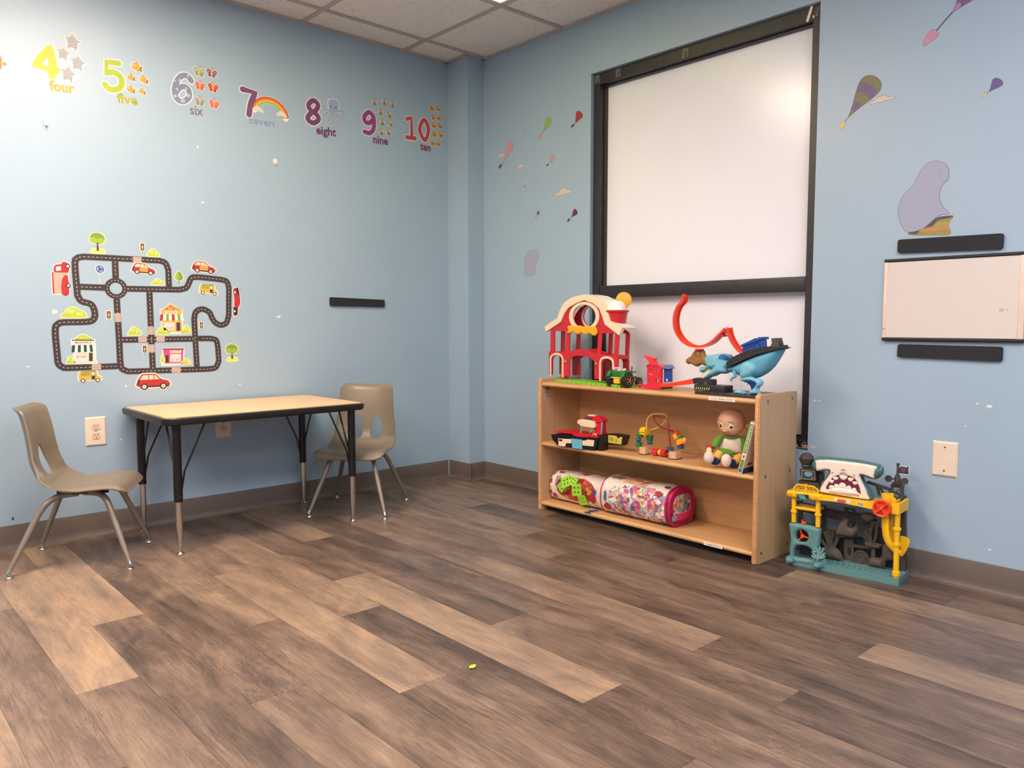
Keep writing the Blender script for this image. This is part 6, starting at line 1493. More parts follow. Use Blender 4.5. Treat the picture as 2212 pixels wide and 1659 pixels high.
# ================================================================== TOYS ON THE MIDDLE SHELF
ZM = .343
BT_ = FR(*(2.63300,2.57200,0.07353,-0.99729)); HB = P_('hull_black', (22, 21, 26), .35); BR_ = P_('deck_red', (206, 24, 46)); BC = P_('panel_cream', (232, 212, 180)); BSK = P_('panel_sky', (106, 176, 206)); GY_ = P_('lamp_grey', (96, 112, 120))
c = (0.0931,0.3405)
t = thing('toy_rescue_boat', BT_(c[0], ZM, -.03), 'red and black toy boat with blue stripe on the middle shelf, left side', 'toy')
b = MB(); hp = [(-0.0462,0.3908),(-0.0157,0.3904),(-0.0084,0.4002),(0.24,0.4051),(0.2326,0.3745),(0.2198,0.3421),(0.0011,0.3402),(-0.01,0.3489),(-0.0341,0.3648)]
hp = [(a, max(z, ZM)) for a, z in hp]
b.prism(hp, BT_, -.085, 0, HB); q = [(0.2311,0.36),(0.275,0.3689),(0.2743,0.4333),(0.2406,0.4192)]; b.obox(BT_, (0.2277,0.3637)[0], (0.2528,0.3664)[0], ZM, (0.2272,0.4166)[1], -.06, -.006, HB, .003); b.build('hull', t)
b = MB(); dz = (0.2407,0.4084)[1]; dz0 = (-0.038,0.4058)[1]
dk_ = [(-0.0399,0.4042),(0.0926,0.4073),(0.0944,0.4014),(0.1209,0.3977),(0.2424,0.4045),(0.2447,0.4102),(0.1383,0.4091),(0.0926,0.4123),(-0.0085,0.4115)]
b.prism(dk_, BT_, -.090, .004, BR_); b.build('deck', t)
b = MB(); 
b.prism([(-.1, 0)]*0 or [(0.0009,0.377),(0.0829,0.3813),(0.0805,0.3615),(0.0501,0.3596),(0.0429,0.3419),(0.0029,0.3418)], BT_, 0, .0012, BC); b.prism([(0.0057,0.3738),(0.0254,0.3747),(0.0254,0.3654),(0.0057,0.3648)], BT_, .0012, .0016, HB); b.build('front_side_panel', t); b = MB()
b.prism([(0.1454,0.3808),(0.1696,0.3848),(0.1765,0.3896),(0.2173,0.3903),(0.2125,0.3614),(0.1498,0.3592)], BT_, 0, .0012, BC); b.build('rear_side_panel', t)
b = MB(); b.prism([(0.0828,0.3846),(0.1447,0.3855),(0.1475,0.341),(0.0895,0.3401)], BT_, 0, .003, BSK)
for x in (720, 765, 810): 
    q = (0.1,0.3635); b.stroke([(q[0]+(x-720)*.00022, q[1]-.010), (q[0]+(x-720)*.00022, q[1]+.010)], .0006, BT_, .003, .0034, P_('panel_sky_dark', (80, 146, 180)))
b.build('side_door', t)
b = MB(); bz = FR(*BT_.q); b.prism([(0.1715,0.4066),(0.2345,0.4128),(0.2276,0.4286),(0.2254,0.4722),(0.2355,0.478),(0.2219,0.4883),(0.2083,0.4959),(0.1343,0.492),(0.117,0.4767),(0.1117,0.4706),(0.1606,0.4693),(0.1796,0.4627),(0.1815,0.4463),(0.1885,0.4303)], BT_, -.075, -.040, BR_)
b.prism([(0.1761,0.4679),(0.2355,0.4799),(0.2355,0.4731),(0.1779,0.4625)], BT_, -.080, -.036, BR_); b.build('cabin', t)
b = MB(); b.prism([(0.1275,0.4766),(0.1361,0.4879),(0.1759,0.4876),(0.1753,0.4746)], BT_, -.040, -.037, P_('cabin_glass', (52, 66, 84), .15)); b.build('cabin_window', t)
b = MB(); b.prism(cr([(0.0959,0.4697),(0.1205,0.4765),(0.176,0.4747),(0.1966,0.4661),(0.1967,0.4496),(0.19,0.443),(0.1172,0.4445),(0.1084,0.4521),(0.096,0.4538)], 2, True), BT_, -.070, -.028, BC); q = (0.1209,0.4539); b.prism(circ(q[0], q[1], .0014, n=8), BT_, -.028, -.0274, SCRD)
b.obox(BT_, *[(0.143,0.495)[0], (0.1844,0.4984)[0]], *[(0.1535,0.4931)[1], (0.1534,0.4986)[1]], -.068, -.046, BC, .001); b.build('bumper', t)
b = MB()
for q in ([(0.1109,0.4088),(0.1206,0.4292),(0.1212,0.4432)], [(0.1683,0.4185),(0.1802,0.4321),(0.1842,0.4435)]): b.stroke(q, .0045, BT_, -.034, -.028, BSK)
b.build('rail_post', t)
b = MB(); q = (0.2315,0.4473); b.stroke([(0.233,0.4714),(0.2285,0.417)], .005, BT_, -.040, -.035, BSK); b.build('blue_stripe', t)
b = MB(); q = (0.1837,0.5016); b.lathe([(.0055, 0), (.0045, .004), (.0025, .006), (.004, .008), (.0052, .011), (.0035, .014), (0, .015)], BT_(q[0], q[1], -.056), GY_, n=16); b.tube([tuple(BT_(q[0]+.002, q[1]+.0015, -.056)), tuple(BT_(q[0]+.014, q[1]+.0015, -.056))], .001, GY_, 6); b.build('beacon', t)
b = MB(); q = (0.2178,0.4156); b.stroke([(q[0]+.0075*math.cos(PI*k/10), q[1]-.002+.0075*math.sin(PI*k/10)) for k in range(11)], .0022, BT_, -.004, .006, BC); b.prism(circ(q[0], q[1]-.002, .006, n=16), BT_, -.002, .005, BR_); b.build('life_ring', t)
b = MB(); q = [(0.2279,0.3649),(0.3402,0.3731),(0.3557,0.419),(0.2906,0.4219),(0.2324,0.4148)]; q = [(a, max(z, ZM)) for a, z in q]; b.prism(q, BT_, -.085, -.055, HB); b.build('side_basket', t)
b = MB(); b.prism([(0.2557,0.3768),(0.3292,0.3771),(0.3342,0.4126),(0.3213,0.4094),(0.3116,0.4017),(0.3,0.4135),(0.2553,0.4128)], BT_, -.055, -.0535, P_('basket_yellow', (206, 184, 70)))
for x in (1330, 1352, 1374, 1396, 1465, 1490): 
    q = (0.2671,0.4039); q2 = (0.2673,0.3876); b.stroke([(q[0]+(x-1330)*.00023, q[1]-(x-1330)*.00003), (q2[0]+(x-1330)*.00023, q2[1]-(x-1330)*.00003)], .0016, BT_, -.0535, -.053, HB)
b.build('basket_panel', t)

# ---- bead maze
MZ = FR(*(2.74200,0.00000,0.00000,-1.00000)); BW_ = grid_mat('beech_block', (204, 160, 122), (220, 180, 142), 60, 10, 60, .5); BG_ = P_('bead_green', (40, 120, 50)); BBL = P_('bead_blue', (36, 84, 128)); BYE = P_('bead_yellow', (240, 192, 30)); BRE = P_('bead_red', (206, 38, 56)); BOR = P_('bead_orange', (242, 168, 34))
cq = 12.76
k0 = (-2.1361,0.3572); k1 = (-1.9734,0.3629)
t = thing('bead_maze', MZ((k0[0]+k1[0])/2, ZM, 0), 'wooden bead maze with yellow and red wires in the middle of the middle shelf', 'toy')
def block(u, w):
    b = MB(); b.prism(rrect(u-w/2, -.026, u+w/2, .026, .011, 6), lambda a, c, d=0.0: MZ(a, ZM+.004+d, c), 0, .030, BW_)
    o = b.build('end_block', t)
    b = MB(); b.prism(rrect(u-w/2-.001, -.028, u+w/2+.001, .029, .012, 5), lambda a, c, d=0.0: MZ(a, ZM+d, c), 0, .004, P_('foot_pad_brown', (70, 44, 34), .8)); b.build('foot_pad', o)
uL, uR = (-2.1361,0.3605)[0], (-1.9734,0.3629)[0]
block(uL, .036); block(uR, .040)
zt = ZM+.034
def mzp(lst, ds): return [tuple(MZ(p[0], p[1], d)) for p, d in zip(lst, ds)]
yl = cr(mzp([(-2.1609,0.3772),(-2.1623,0.4034),(-2.1505,0.4326),(-2.1235,0.4566),(-2.1235,0.4811),(-2.1183,0.5092),(-2.0946,0.5258),(-2.0436,0.5311),(-2.0299,0.5203),(-2.0354,0.5023),(-2.0544,0.4797),(-2.0856,0.4621),(-2.1194,0.4506),(-2.121,0.4243),(-2.1194,0.387)], [.014, .014, .014, .01, .008, .004, 0, -.006, -.010, -.010, -.010, -.008, -.008, -.012, -.014]), 5)
rd = cr(mzp([(-1.991,0.3909),(-1.9976,0.4377),(-2.0033,0.4847),(-2.0142,0.5059),(-2.0317,0.517),(-2.0787,0.52),(-2.0905,0.5165),(-2.0923,0.5034),(-2.0741,0.4842),(-2.0524,0.4735),(-2.0038,0.4625),(-1.9695,0.4566),(-1.9561,0.4423),(-1.9594,0.4183),(-1.9533,0.397)], [.010, .010, .010, .008, .004, 0, -.002, -.003, -.004, -.004, -.006, -.008, -.010, -.012, -.012]), 5)
b = MB(); b.tube(yl, .0029, P_('wire_yellow', (222, 176, 80), .3), 8); b.build('yellow_wire', t)
b = MB(); b.tube(rd, .0036, P_('wire_red', (150, 36, 40), .3), 8); b.build('red_wire', t)
b = MB(); q = [(-2.128,0.359),(-2.0174,0.3638)]; b.tube([tuple(MZ(uL+.012, zt-.018, .0)), tuple(MZ(uR-.015, zt-.018, 0))], .0022, P_('wire_yellow', (0, 0, 0)), 8); b.build('cross_wire', t)
b = MB(); b.box(tuple(MZ((uL+uR)/2, ZM+.006, -.012)), (.014, abs(uR-uL), .004), BW_, bev=.001); b.build('cross_bar', t)
def bead(kind, q, d, m, s=.0075, rot=0, name='bead'):
    b = MB(); c = MZ(q[0], q[1], d); s *= 1.75
    if kind == 'ball': b.ball(c, s, m, nu=16, nv=12)
    elif kind == 'cube': b.box(c, (s*1.7, s*1.7, s*1.7), m, rot=Matrix.Rotation(rot, 3, 'X'), bev=.0015)
    elif kind == 'disc': b.prism([(a*1.0, z) for a, z in cr([(s*1.5*(1 if k % 2 == 0 else .82)*math.cos(2*PI*k/12), s*1.5*(1 if k % 2 == 0 else .82)*math.sin(2*PI*k/12)) for k in range(12)], 2, True)], lambda a, z, dd=0.0: c+Matrix.Rotation(rot, 3, 'X') @ Vector((z, a, dd)), -s*.5, s*.5, m)
    elif kind == 'cog': b.prism([(s*(1.15 if k % 2 == 0 else .9)*math.cos(2*PI*k/16), s*(1.15 if k % 2 == 0 else .9)*math.sin(2*PI*k/16)) for k in range(16)], lambda a, z, dd=0.0: c+Vector((a, dd, z)), -s*.85, s*.85, m)
    b.build(name, t)
bead('cube', (-2.16,0.3847), .014, BG_); bead('ball', (-2.163,0.4058), .014, BBL, .0068); bead('cube', (-2.1565,0.4262), .013, BG_, rot=-.5)
bead('cog', (-2.1355,0.4465), .010, BYE, .0095); bead('cube', (-2.1199,0.4187), -.012, BG_); bead('ball', (-2.1196,0.3984), -.013, BBL, .0072)
bead('cog', (-2.0779,0.3595), 0, BRE, .0085); bead('ball', (-2.0523,0.361), 0, BYE, .0078); bead('cog', (-2.0309,0.3621), 0, BRE, .0085)
bead('disc', (-1.991,0.3877), .010, BBL, .0066); bead('cube', (-1.9742,0.4537), -.008, BRE, .0055, .6); bead('disc', (-1.9711,0.4406), -.009, BOR, .0078, 1.0); bead('cube', (-1.9551,0.4377), -.010, BG_, .006, .4)
bead('disc', (-1.9501,0.4233), -.012, BOR, .0085, -.45); bead('disc', (-1.9509,0.4153), -.012, BOR, .0085, -.45); bead('cube', (-1.9563,0.4045), -.012, BRE, .0066, -.2); bead('disc', (-1.9542,0.3945), -.012, BBL, .0066)

# ---- plain baby doll
DL = FR(*(2.74500,1.70000,0.53400,-0.84500)); SKN = M('doll_vinyl', (206, 156, 128), .5, var=.03); FG = M('doll_green_fabric', (98, 144, 46), .85, bump=.5, bscale=500); FW = M('doll_white_fabric', (222, 204, 190), .85, bump=.5, bscale=500); FY = M('doll_yellow_fabric', (222, 176, 80), .85, bump=.4, bscale=500); FN = M('doll_navy_fabric', (30, 46, 98), .85)
hq = (-0.0023,0.5266); HR = (0.0513,0.5284)[0]-hq[0]
t = thing('baby_doll', DL(hq[0], ZM, -.02), 'seated plain bald baby doll in green and white shirt with yellow trousers', 'doll')
b = MB(); hc3 = DL(hq[0], hq[1], -.01)
tx = DL(1, 0, 0)-DL(0, 0, 0); nx_ = DL(0, 0, 1)-DL(0, 0, 0)
RH = Matrix((tx, nx_, Vector((0, 0, 1)))).transposed()
b.ball(hc3, (HR*1.03, HR*1.0, HR*1.03), SKN, rot=RH, nu=32, nv=20)
b.ball(hc3+tx*(-.002)+nx_*.006+Vector((0, 0, -HR*.42)), (HR*.88, HR*.88, HR*.58), SKN, rot=RH, nu=28, nv=16)
q = (-0.0278,0.4975); b.ball(DL(q[0], q[1], HR*.93), (.0065, .007, .0055), SKN, rot=RH, nu=14, nv=10)
hd_ = b.build('head', t)
q = (0.0567,0.5141); b = MB(); b.ball(DL(q[0]+.001, q[1], -.006), (.0095, .007, .012), SKN, rot=RH, nu=14, nv=10); b.ball(DL(q[0]+.001, q[1], -.008), (.004, .003, .006), M('doll_ear_inner', (186, 130, 104), .6), rot=RH, nu=10, nv=8); b.build('ear', hd_)
for q, w in (((-0.043,0.5156), .8), ((-0.0042,0.5115), 1.0)):
    dx, dz_ = q[0]-hq[0], q[1]-hq[1]; dd = math.sqrt(max(0, HR**2*.98-dx*dx-dz_*dz_)); nrm_ = (tx*dx+nx_*dd+Vector((0, 0, dz_))).normalized()
    o3 = hc3+nrm_*HR*.975; e1 = Vector((0, 0, 1)).cross(nrm_).normalized(); e2 = nrm_.cross(e1); Rm = Matrix((e1, nrm_, e2)).transposed()
    b = MB(); b.ball(o3, (.0110, .0030, .0125), M('doll_eye_white', (230, 222, 214), .2), rot=Rm, nu=18, nv=12); b.ball(o3+nrm_*.0016, (.0072, .0022, .0084), M('doll_iris', (50, 34, 28), .15), rot=Rm, nu=16, nv=10); b.ball(o3+nrm_*.0034+e2*.003-e1*.002, (.0014, .0008, .0014), WHT, rot=Rm, nu=8, nv=6); b.build('eye', hd_)
def onhead(p, k=1.0):
    dx, dz_ = p[0]-hq[0], p[1]-hq[1]; dd = math.sqrt(max(0, HR**2-dx*dx-dz_*dz_)); return tuple(hc3+tx*dx*k+nx_*dd*k+Vector((0, 0, dz_*k)))
BRW = M('doll_brow', (96, 58, 40), .7)
for q in ([(-0.053,0.5346),(-0.0478,0.537),(-0.042,0.5346)], [(-0.0172,0.5316),(-0.0068,0.5329),(0.0072,0.5279)]): b = MB(); b.tube([onhead(p, 1.01) for p in cr(q, 4)], .0011, BRW, 6); b.build('eyebrow', hd_)
def onchin(p):
    dx, dz_ = p[0]-hq[0], p[1]-hq[1]; a_ = 1-((dx+.002)/(HR*.88))**2-((dz_+HR*.42)/(HR*.58))**2
    return tuple(hc3+tx*dx+nx_*(.0066+HR*.88*math.sqrt(max(0, a_)))+Vector((0, 0, dz_)))
b = MB(); b.tube([onchin((p[0], p[1]+.003)) for p in cr([(-0.0399,0.4898),(-0.0319,0.4846),(-0.024,0.4808),(-0.0144,0.4825),(-0.0075,0.4858)], 4)], .0016, M('doll_mouth', (170, 88, 66), .6), 6); b.build('mouth', hd_)
def D(s): return s
b = MB(); b.puff(cr([(-0.0421,0.4696),(-0.0212,0.4722),(0.0102,0.4697),(0.0292,0.4723),(0.0415,0.4637),(0.0488,0.4458),(0.0476,0.4185),(0.0454,0.4001),(0.0117,0.395),(-0.0231,0.3934),(-0.0513,0.3995),(-0.0551,0.414),(-0.0503,0.4381),(-0.0471,0.4565)], 3, True), DL, .034, .034, FW, step=.007, d=-.020); sh1 = b.build('shirt', t)
b = MB(); b.puff(cr([(-0.0584,0.4065),(-0.0429,0.4219),(-0.0237,0.4236),(-0.0079,0.4197),(0.008,0.4094),(0.0083,0.3957),(-0.0231,0.3916),(-0.0477,0.3978)], 3, True), DL, .010, .012, FG, step=.006, d=.010); b.build('shirt_hem_panel', sh1)
b = MB(); b.tube([tuple(DL(*p, d)) for p, d in zip([(-0.0352,0.4735),(-0.0141,0.4684),(0.0102,0.4676),(0.0309,0.4733)], (.004, .014, .012, 0))], .0038, FG, 8); b.build('collar', sh1)
b = MB(); b.tube([tuple(DL(p[0], p[1], d)) for p, d in zip(cr([(-0.0403,0.466),(-0.0523,0.4527),(-0.0643,0.4375),(-0.0711,0.4244)], 3), [-.005, 0, .002, .004, .006, .008, .010, .012, .014, .016])], [.012, .0145, .0155, .016, .016, .0155, .015, .0145, .013, .012], FG, 14); b.build('sleeve', t)
b = MB(); b.tube([tuple(DL(p[0], p[1], d)) for p, d in zip(cr([(0.0346,0.4634),(0.0452,0.4493),(0.0508,0.4295),(0.0495,0.4131)], 3), [-.015, -.012, -.010, -.008, -.006, -.004, -.002, 0, .002, .003])], [.012, .0155, .017, .0175, .0175, .017, .0165, .016, .014, .010], FG, 14); b.build('sleeve', t)
for pts, ds in (([(-0.0478,0.3996),(-0.0581,0.3881),(-0.0632,0.3787)], (.006, .020, .030)), ([(0.0363,0.3851),(0.0225,0.379),(0.0088,0.371)], (.0, .016, .030))):
    b = MB(); P3 = [tuple(DL(p[0], max(p[1], ZM+.019), d)) for p, d in zip(pts, ds)]; b.tube(P3, [.019, .0185, .018], FY, 16); b.build('trouser_leg', t)
for q, cf in (((-0.088,0.3831), (-0.0632,0.3769)), ((-0.0201,0.3743), (0.0088,0.3692))):
    zc = max(cf[1], ZM+.0225); c3 = DL(cf[0], zc, .022); f3 = DL(q[0], max(q[1], ZM+.023), .044); dr_ = (f3-c3).normalized()
    b = MB(); b.lathe([(.0195, -.012), (.0220, -.008), (.0225, .006), (.0205, .010)], c3, FN, axis=dr_, n=24); b.build('cuff', t)
    b = MB(); b.ball(f3+Vector((0, 0, .004)), (.0205, .0170, .0265), FW, rot=RH, nu=20, nv=14); b.build('foot', t)
q = (-0.0886,0.4181); b = MB(); b.ball(DL(q[0]+.003, q[1], .022), (.0165, .014, .0155), M('apple_red', (176, 40, 48), .5), rot=RH, nu=20, nv=14); ap = b.build('apple', t)
b = MB(); b.ball(DL(q[0]+.001, q[1]-.003, .032), (.0115, .006, .0115), M('apple_flesh', (230, 206, 152), .6), rot=RH, nu=16, nv=10); b.build('apple_flesh', ap)
q = (-0.0987,0.4343); b = MB(); b.tube([tuple(DL(q[0]+.006, q[1]-.008, .022)), tuple(DL(q[0], q[1], .024))], .0016, M('apple_stem', (84, 52, 36), .7), 8); b.ball(DL(q[0]-.006, q[1]-.003, .026), (.006, .002, .003), M('apple_leaf', (86, 128, 64), .6), rot=RH, nu=12, nv=6); b.build('apple_leaf', ap)

# ---- board book leaning on the right upright
bq = [(-1.6072,0.3402),(-1.5896,0.3375),(-1.5387,0.5418),(-1.5557,0.5462)]
mn = min(p[1] for p in bq); sh_b = min(0, -1.546-max(p[0] for p in bq)); bq = [(a+sh_b, z-mn+ZM) for a, z in bq]
t = thing('board_book', SF(bq[0][0], ZM, -.1), 'white board book with green spine leaning against the right upright', 'book')
BKW = M('book_white', (230, 206, 190), .45, var=.02); b = MB()
b.prism(bq, SF, -.185, -.006, BKW); b.build('cover', t)
pa, pb_, pc, pd = [Vector(p) for p in bq]
def spq(t0, t1, i0=.12, i1=.86): return [tuple((pa.lerp(pb_, i)).lerp(pd.lerp(pc, i), tt)) for i, tt in ((i0, t0), (i1, t0), (i1, t1), (i0, t1))]
b = MB(); b.prism(spq(.02, .985, 0, 1), SF, -.006, -.0045, BKW)
b.prism(spq(.40, .96), SF, -.0045, -.0040, P_('spine_green', (88, 148, 62))); b.prism(spq(.11, .27), SF, -.0045, -.0040, P_('spine_green', (0, 0, 0))); b.prism(spq(.025, .10), SF, -.0045, -.0040, P_('spine_blue', (44, 100, 164)))
q = spq(.33, .34, .5, .5)[0]; b.prism(circ(q[0], q[1], .0028, .006, 10, rot=-.25), SF, -.0045, -.0040, INK)
p1_ = Vector(spq(.94, .95, .34, .34)[0]); p2_ = Vector(spq(.43, .44, .34, .34)[0]); dv = p2_-p1_
b.text('Old Macdonald had a Farm', SF, p1_.x, p1_.y, M('spine_lettering', (226, 232, 206), .5), width=dv.length, height=.0068, d=-.0037, bold=.02, rot=math.atan2(dv.y, dv.x)); b.build('spine', t)
cvf = lambda a, b_, d=0.0: SF(*( (pb_.lerp(pc, b_)+Vector((.0006+d, 0)))), -.008-a)
b = MB(); b.prism([(0.0, .0), (.17, .0), (.17, .11), (0.0, .11)], cvf, 0, .0003, P_('cover_navy', (30, 54, 84))); b.prism(cr([(.045, .38), (.06, .30), (.09, .30), (.12, .42), (.11, .62), (.085, .60), (.065, .44)], 3, True), cvf, 0, .0003, INK)
for k in range(5): b.stroke([(.022+k*.006, .15+.01*(k % 2)), (.026+k*.006, .21-.02*(k % 2))], .0018 if False else .004, lambda a, b_, d=0.0: cvf(a, b_, d), 0, .0003, INK)
b.build('cover_print', t)

# ================================================================== BLOCK BAGS ON THE BOTTOM SHELF
ZB = .046
def blocks_mat(name, cols, scale, coat=.7):
    m = bpy.data.materials.new(name); m.use_nodes = True; nt = m.node_tree; bb = nt.nodes['Principled BSDF']; L = nt.links.new
    tc = nt.nodes.new('ShaderNodeTexCoord'); n = nt.nodes.new('ShaderNodeTexNoise'); n.inputs['Scale'].default_value = scale*.6; L(tc.outputs['Object'], n.inputs['Vector'])
    mxv = nt.nodes.new('ShaderNodeMixRGB'); mxv.inputs[0].default_value = .03; L(tc.outputs['Object'], mxv.inputs[1]); L(n.outputs['Color'], mxv.inputs[2])
    v = nt.nodes.new('ShaderNodeTexVoronoi'); v.inputs['Scale'].default_value = scale; v.distance = 'CHEBYCHEV'; L(mxv.outputs[0], v.inputs['Vector'])
    sp = nt.nodes.new('ShaderNodeSeparateColor'); L(v.outputs['Color'], sp.inputs[0])
    r = nt.nodes.new('ShaderNodeValToRGB'); r.color_ramp.interpolation = 'CONSTANT'; L(sp.outputs[0], r.inputs[0]); e = r.color_ramp.elements
    e[0].position = 0; e[0].color = S(*cols[0]); e[1].position = 1/len(cols); e[1].color = S(*cols[1])
    for i in range(2, len(cols)): x = e.new(i/len(cols)); x.color = S(*cols[i])
    L(r.outputs[0], bb.inputs['Base Color']); bb.inputs['Roughness'].default_value = .4; bb.inputs['Coat Weight'].default_value = coat; bb.inputs['Coat Roughness'].default_value = .12
    bp = nt.nodes.new('ShaderNodeBump'); bp.inputs['Strength'].default_value = .5; bp.inputs['Distance'].default_value = .004; L(v.outputs['Distance'], bp.inputs['Height']); L(bp.outputs[0], bb.inputs['Normal'])
    return m
BLK1 = blocks_mat('pastel_blocks', [(214, 106, 150), (92, 170, 162), (226, 140, 66), (226, 218, 206), (190, 200, 84), (150, 104, 170), (236, 226, 222), (206, 72, 120), (222, 170, 190), (110, 190, 196), (236, 226, 222), (120, 80, 90)], 74)
BLK2 = blocks_mat('red_blocks_in_window', [(142, 30, 34), (170, 40, 38), (120, 26, 34), (190, 60, 40), (150, 34, 40), (200, 140, 60)], 50)
LBL = M('bag_label_white', (228, 214, 202), .35, var=.03, coat=.4); MAG = M('magenta_trim', (186, 22, 84), .5, bump=.3, bscale=200); PHT = M('photo_beige', (214, 168, 140), .4, var=.25, scale=50, coat=.4)
def superring(cx, cz, rx, rz, y, n=40, p=2.6):
    o = []
    for k in range(n):
        a = 2*PI*k/n; c_, s_ = math.cos(a), math.sin(a)
        o.append(Vector((cx+rx*math.copysign(abs(c_)**(2/p), c_), y, cz+rz*math.copysign(abs(s_)**(2/p), s_))))
    return o
def bag(b, cx, y0, y1, rx, rz, matf, z0=ZB, n=40, steps=34, seed=1, skew=0.0):
    r = random.Random(seed); rings = []
    for i in range(steps+1):
        t_ = i/steps; e = min(t_, 1-t_); k = min(1, .86+.14*math.sqrt(min(1, e/.05))); wob = 1+.012*math.sin(t_*17+seed)+.008*math.sin(t_*41)
        ring = superring(cx+skew*t_, z0+rz*k*wob, rx*k*wob, rz*k*wob, y0+(y1-y0)*t_, n)
        for j, v in enumerate(ring):
            q_ = 1+.010*math.sin(j*68/n+t_*23+seed)+.006*math.sin(j*124/n-t_*37); v.x = cx+skew*t_+(v.x-cx-skew*t_)*q_; v.z = max(z0, v.z)
        rings.append([b.bm.verts.new(v) for v in ring])
    for i in range(steps):
        for j in range(n): b.face([rings[i][j], rings[i][(j+1) % n], rings[i+1][(j+1) % n], rings[i+1][j]], matf((i+.5)/steps, (j+.5)/n*360))
    return rings
# magenta bag: y from 2.345 (left in view) to 1.955 (right)
B2C, B2RX, B2RZ = 2.765, .092, .085
t = thing('block_bag', (B2C, 2.15, ZB), 'clear bag of pastel building blocks with magenta trim and handle, bottom shelf', 'bag')
def mf(t_, a):
    # a: 0 = wall side, 90 = top, 180 = front (room side), 270 = bottom
    if t_ < .14 and 60 < a < 260: return LBL
    if t_ < .30 and a < 190-t_*200 and a > 50: return LBL
    if 55 < a < 138+14*math.sin(t_*6+1): return PHT if (.30 < t_ < .66 and 78 < a < 128) else LBL
    return BLK1
b = MB(); rg_ = bag(b, B2C, 2.345, 1.965, B2RX, B2RZ, mf, skew=.006); b.build('bag_body', t)
ring = [tuple(v) for v in superring(B2C, ZB+B2RZ*.98, B2RX*.97, B2RZ*.97, 2.338)]
b = MB(); b.tube([(x, y, max(z, ZB+.003)) for x, y, z in ring], .0034, MAG, 8, closed=True); b.build('trim_band', t)
for yy, kk, rr_ in ((1.975, .985, .0055), (1.957, .975, .006)):
    ring = [tuple(v) for v in superring(B2C+.006, ZB+B2RZ, B2RX*kk, B2RZ*kk, yy)]
    b = MB(); b.tube([(x, y, max(z, ZB+.005)) for x, y, z in ring], rr_, MAG, 8, closed=True); b.build('trim_band', t)
b = MB(); A_ = [b.bm.verts.new(v) for v in superring(B2C+.006, ZB+B2RZ, B2RX*.97, B2RZ*.97, 1.966)]; B_ = [b.bm.verts.new(v) for v in superring(B2C+.006, ZB+B2RZ, B2RX*.97, B2RZ*.97, 1.956)]; D_ = [b.bm.verts.new(v) for v in superring(B2C+.006, ZB+B2RZ, B2RX*.72, B2RZ*.68, 1.953)]
for P, Q in ((A_, B_), (B_, D_)):
    for j in range(40): b.face([P[j], P[(j+1) % 40], Q[(j+1) % 40], Q[j]], MAG)
b.build('end_panel_trim', t)
b = MB(); D_ = [b.bm.verts.new(v) for v in superring(B2C+.006, ZB+B2RZ, B2RX*.74, B2RZ*.70, 1.9535)]; D2 = [b.bm.verts.new(v) for v in superring(B2C+.006, ZB+B2RZ, B2RX*.40, B2RZ*.38, 1.950)]
for j in range(40): b.face([D_[j], D_[(j+1) % 40], D2[(j+1) % 40], D2[j]], BLK1)
b.face(D2, BLK1); b.build('end_window', t)
EF = FR(0, 1.950, 1, 0)
b = MB(); P = [(B2C-.050, 1.948, ZB+.050), (B2C-.032, 1.930, ZB+.053), (B2C, 1.920, ZB+.060), (B2C+.035, 1.926, ZB+.072), (B2C+.066, 1.948, ZB+.090)]
cc = cr(P, 6); 
va = [[b.bm.verts.new(Vector(p)+Vector((0, dy, dz))) for dy, dz in ((-.0018, -.013), (-.0018, .013), (.0018, .013), (.0018, -.013))] for p in cc]
for i in range(len(va)-1):
    for k in range(4): b.face([va[i][k], va[i][(k+1) % 4], va[i+1][(k+1) % 4], va[i+1][k]], MAG)
b.face(va[0], MAG); b.face(va[-1][::-1], MAG); b.build('handle', t)
b = MB(); b.obox(EF, B2C-.082, B2C-.044, ZB+.034, ZB+.059, 0.006, .0072, P_('logo_navy', (44, 64, 104))); b.obox(EF, B2C-.0800, B2C-.0460, ZB+.036, ZB+.057, .0072, .0076, P_('logo_cream', (222, 216, 210)))
b.text('MEGA', EF, B2C-.0785, ZB+.0478, P_('logo_navy', (0, 0, 0)), width=.031, height=.0075, d=.0079, bold=.05); b.text('BLOKS', EF, B2C-.0785, ZB+.0380, P_('logo_navy', (0, 0, 0)), width=.031, height=.0075, d=.0079, bold=.05); b.build('brand_tag', t)
def onbag(cx, rx, rz, skew=0.0, z0=ZB, k=1.022):
    def f(a, ang, d=0.0):    # a = y position, ang degrees around
        t_ = math.radians(ang); c_, s_ = math.cos(t_), math.sin(t_); p = 2.6
        return Vector((cx+(rx*k+d)*math.copysign(abs(c_)**(2/p), c_), a, z0+rz+(rz*k+d)*math.copysign(abs(s_)**(2/p), s_)))
    return f
OB = onbag(B2C+.003, B2RX, B2RZ)
def patch(b, f, loop, m, d=.0): # polygon on a curved bag: fan of small strips
    P = cr(loop, 2, True); cx_ = sum(p[0] for p in P)/len(P); cy_ = sum(p[1] for p in P)/len(P)
    prev = [b.bm.verts.new(f(p[0], p[1], d)) for p in P]
    for k in (.75, .5, .25):
        cur = [b.bm.verts.new(f(cx_+(p[0]-cx_)*k, cy_+(p[1]-cy_)*k, d)) for p in P]
        for i in range(len(P)): b.face([prev[i], prev[(i+1) % len(P)], cur[(i+1) % len(P)], cur[i]], m)
        prev = cur
    b.face(prev, m)
RDT = P_('print_red', (170, 40, 56))
b = MB()
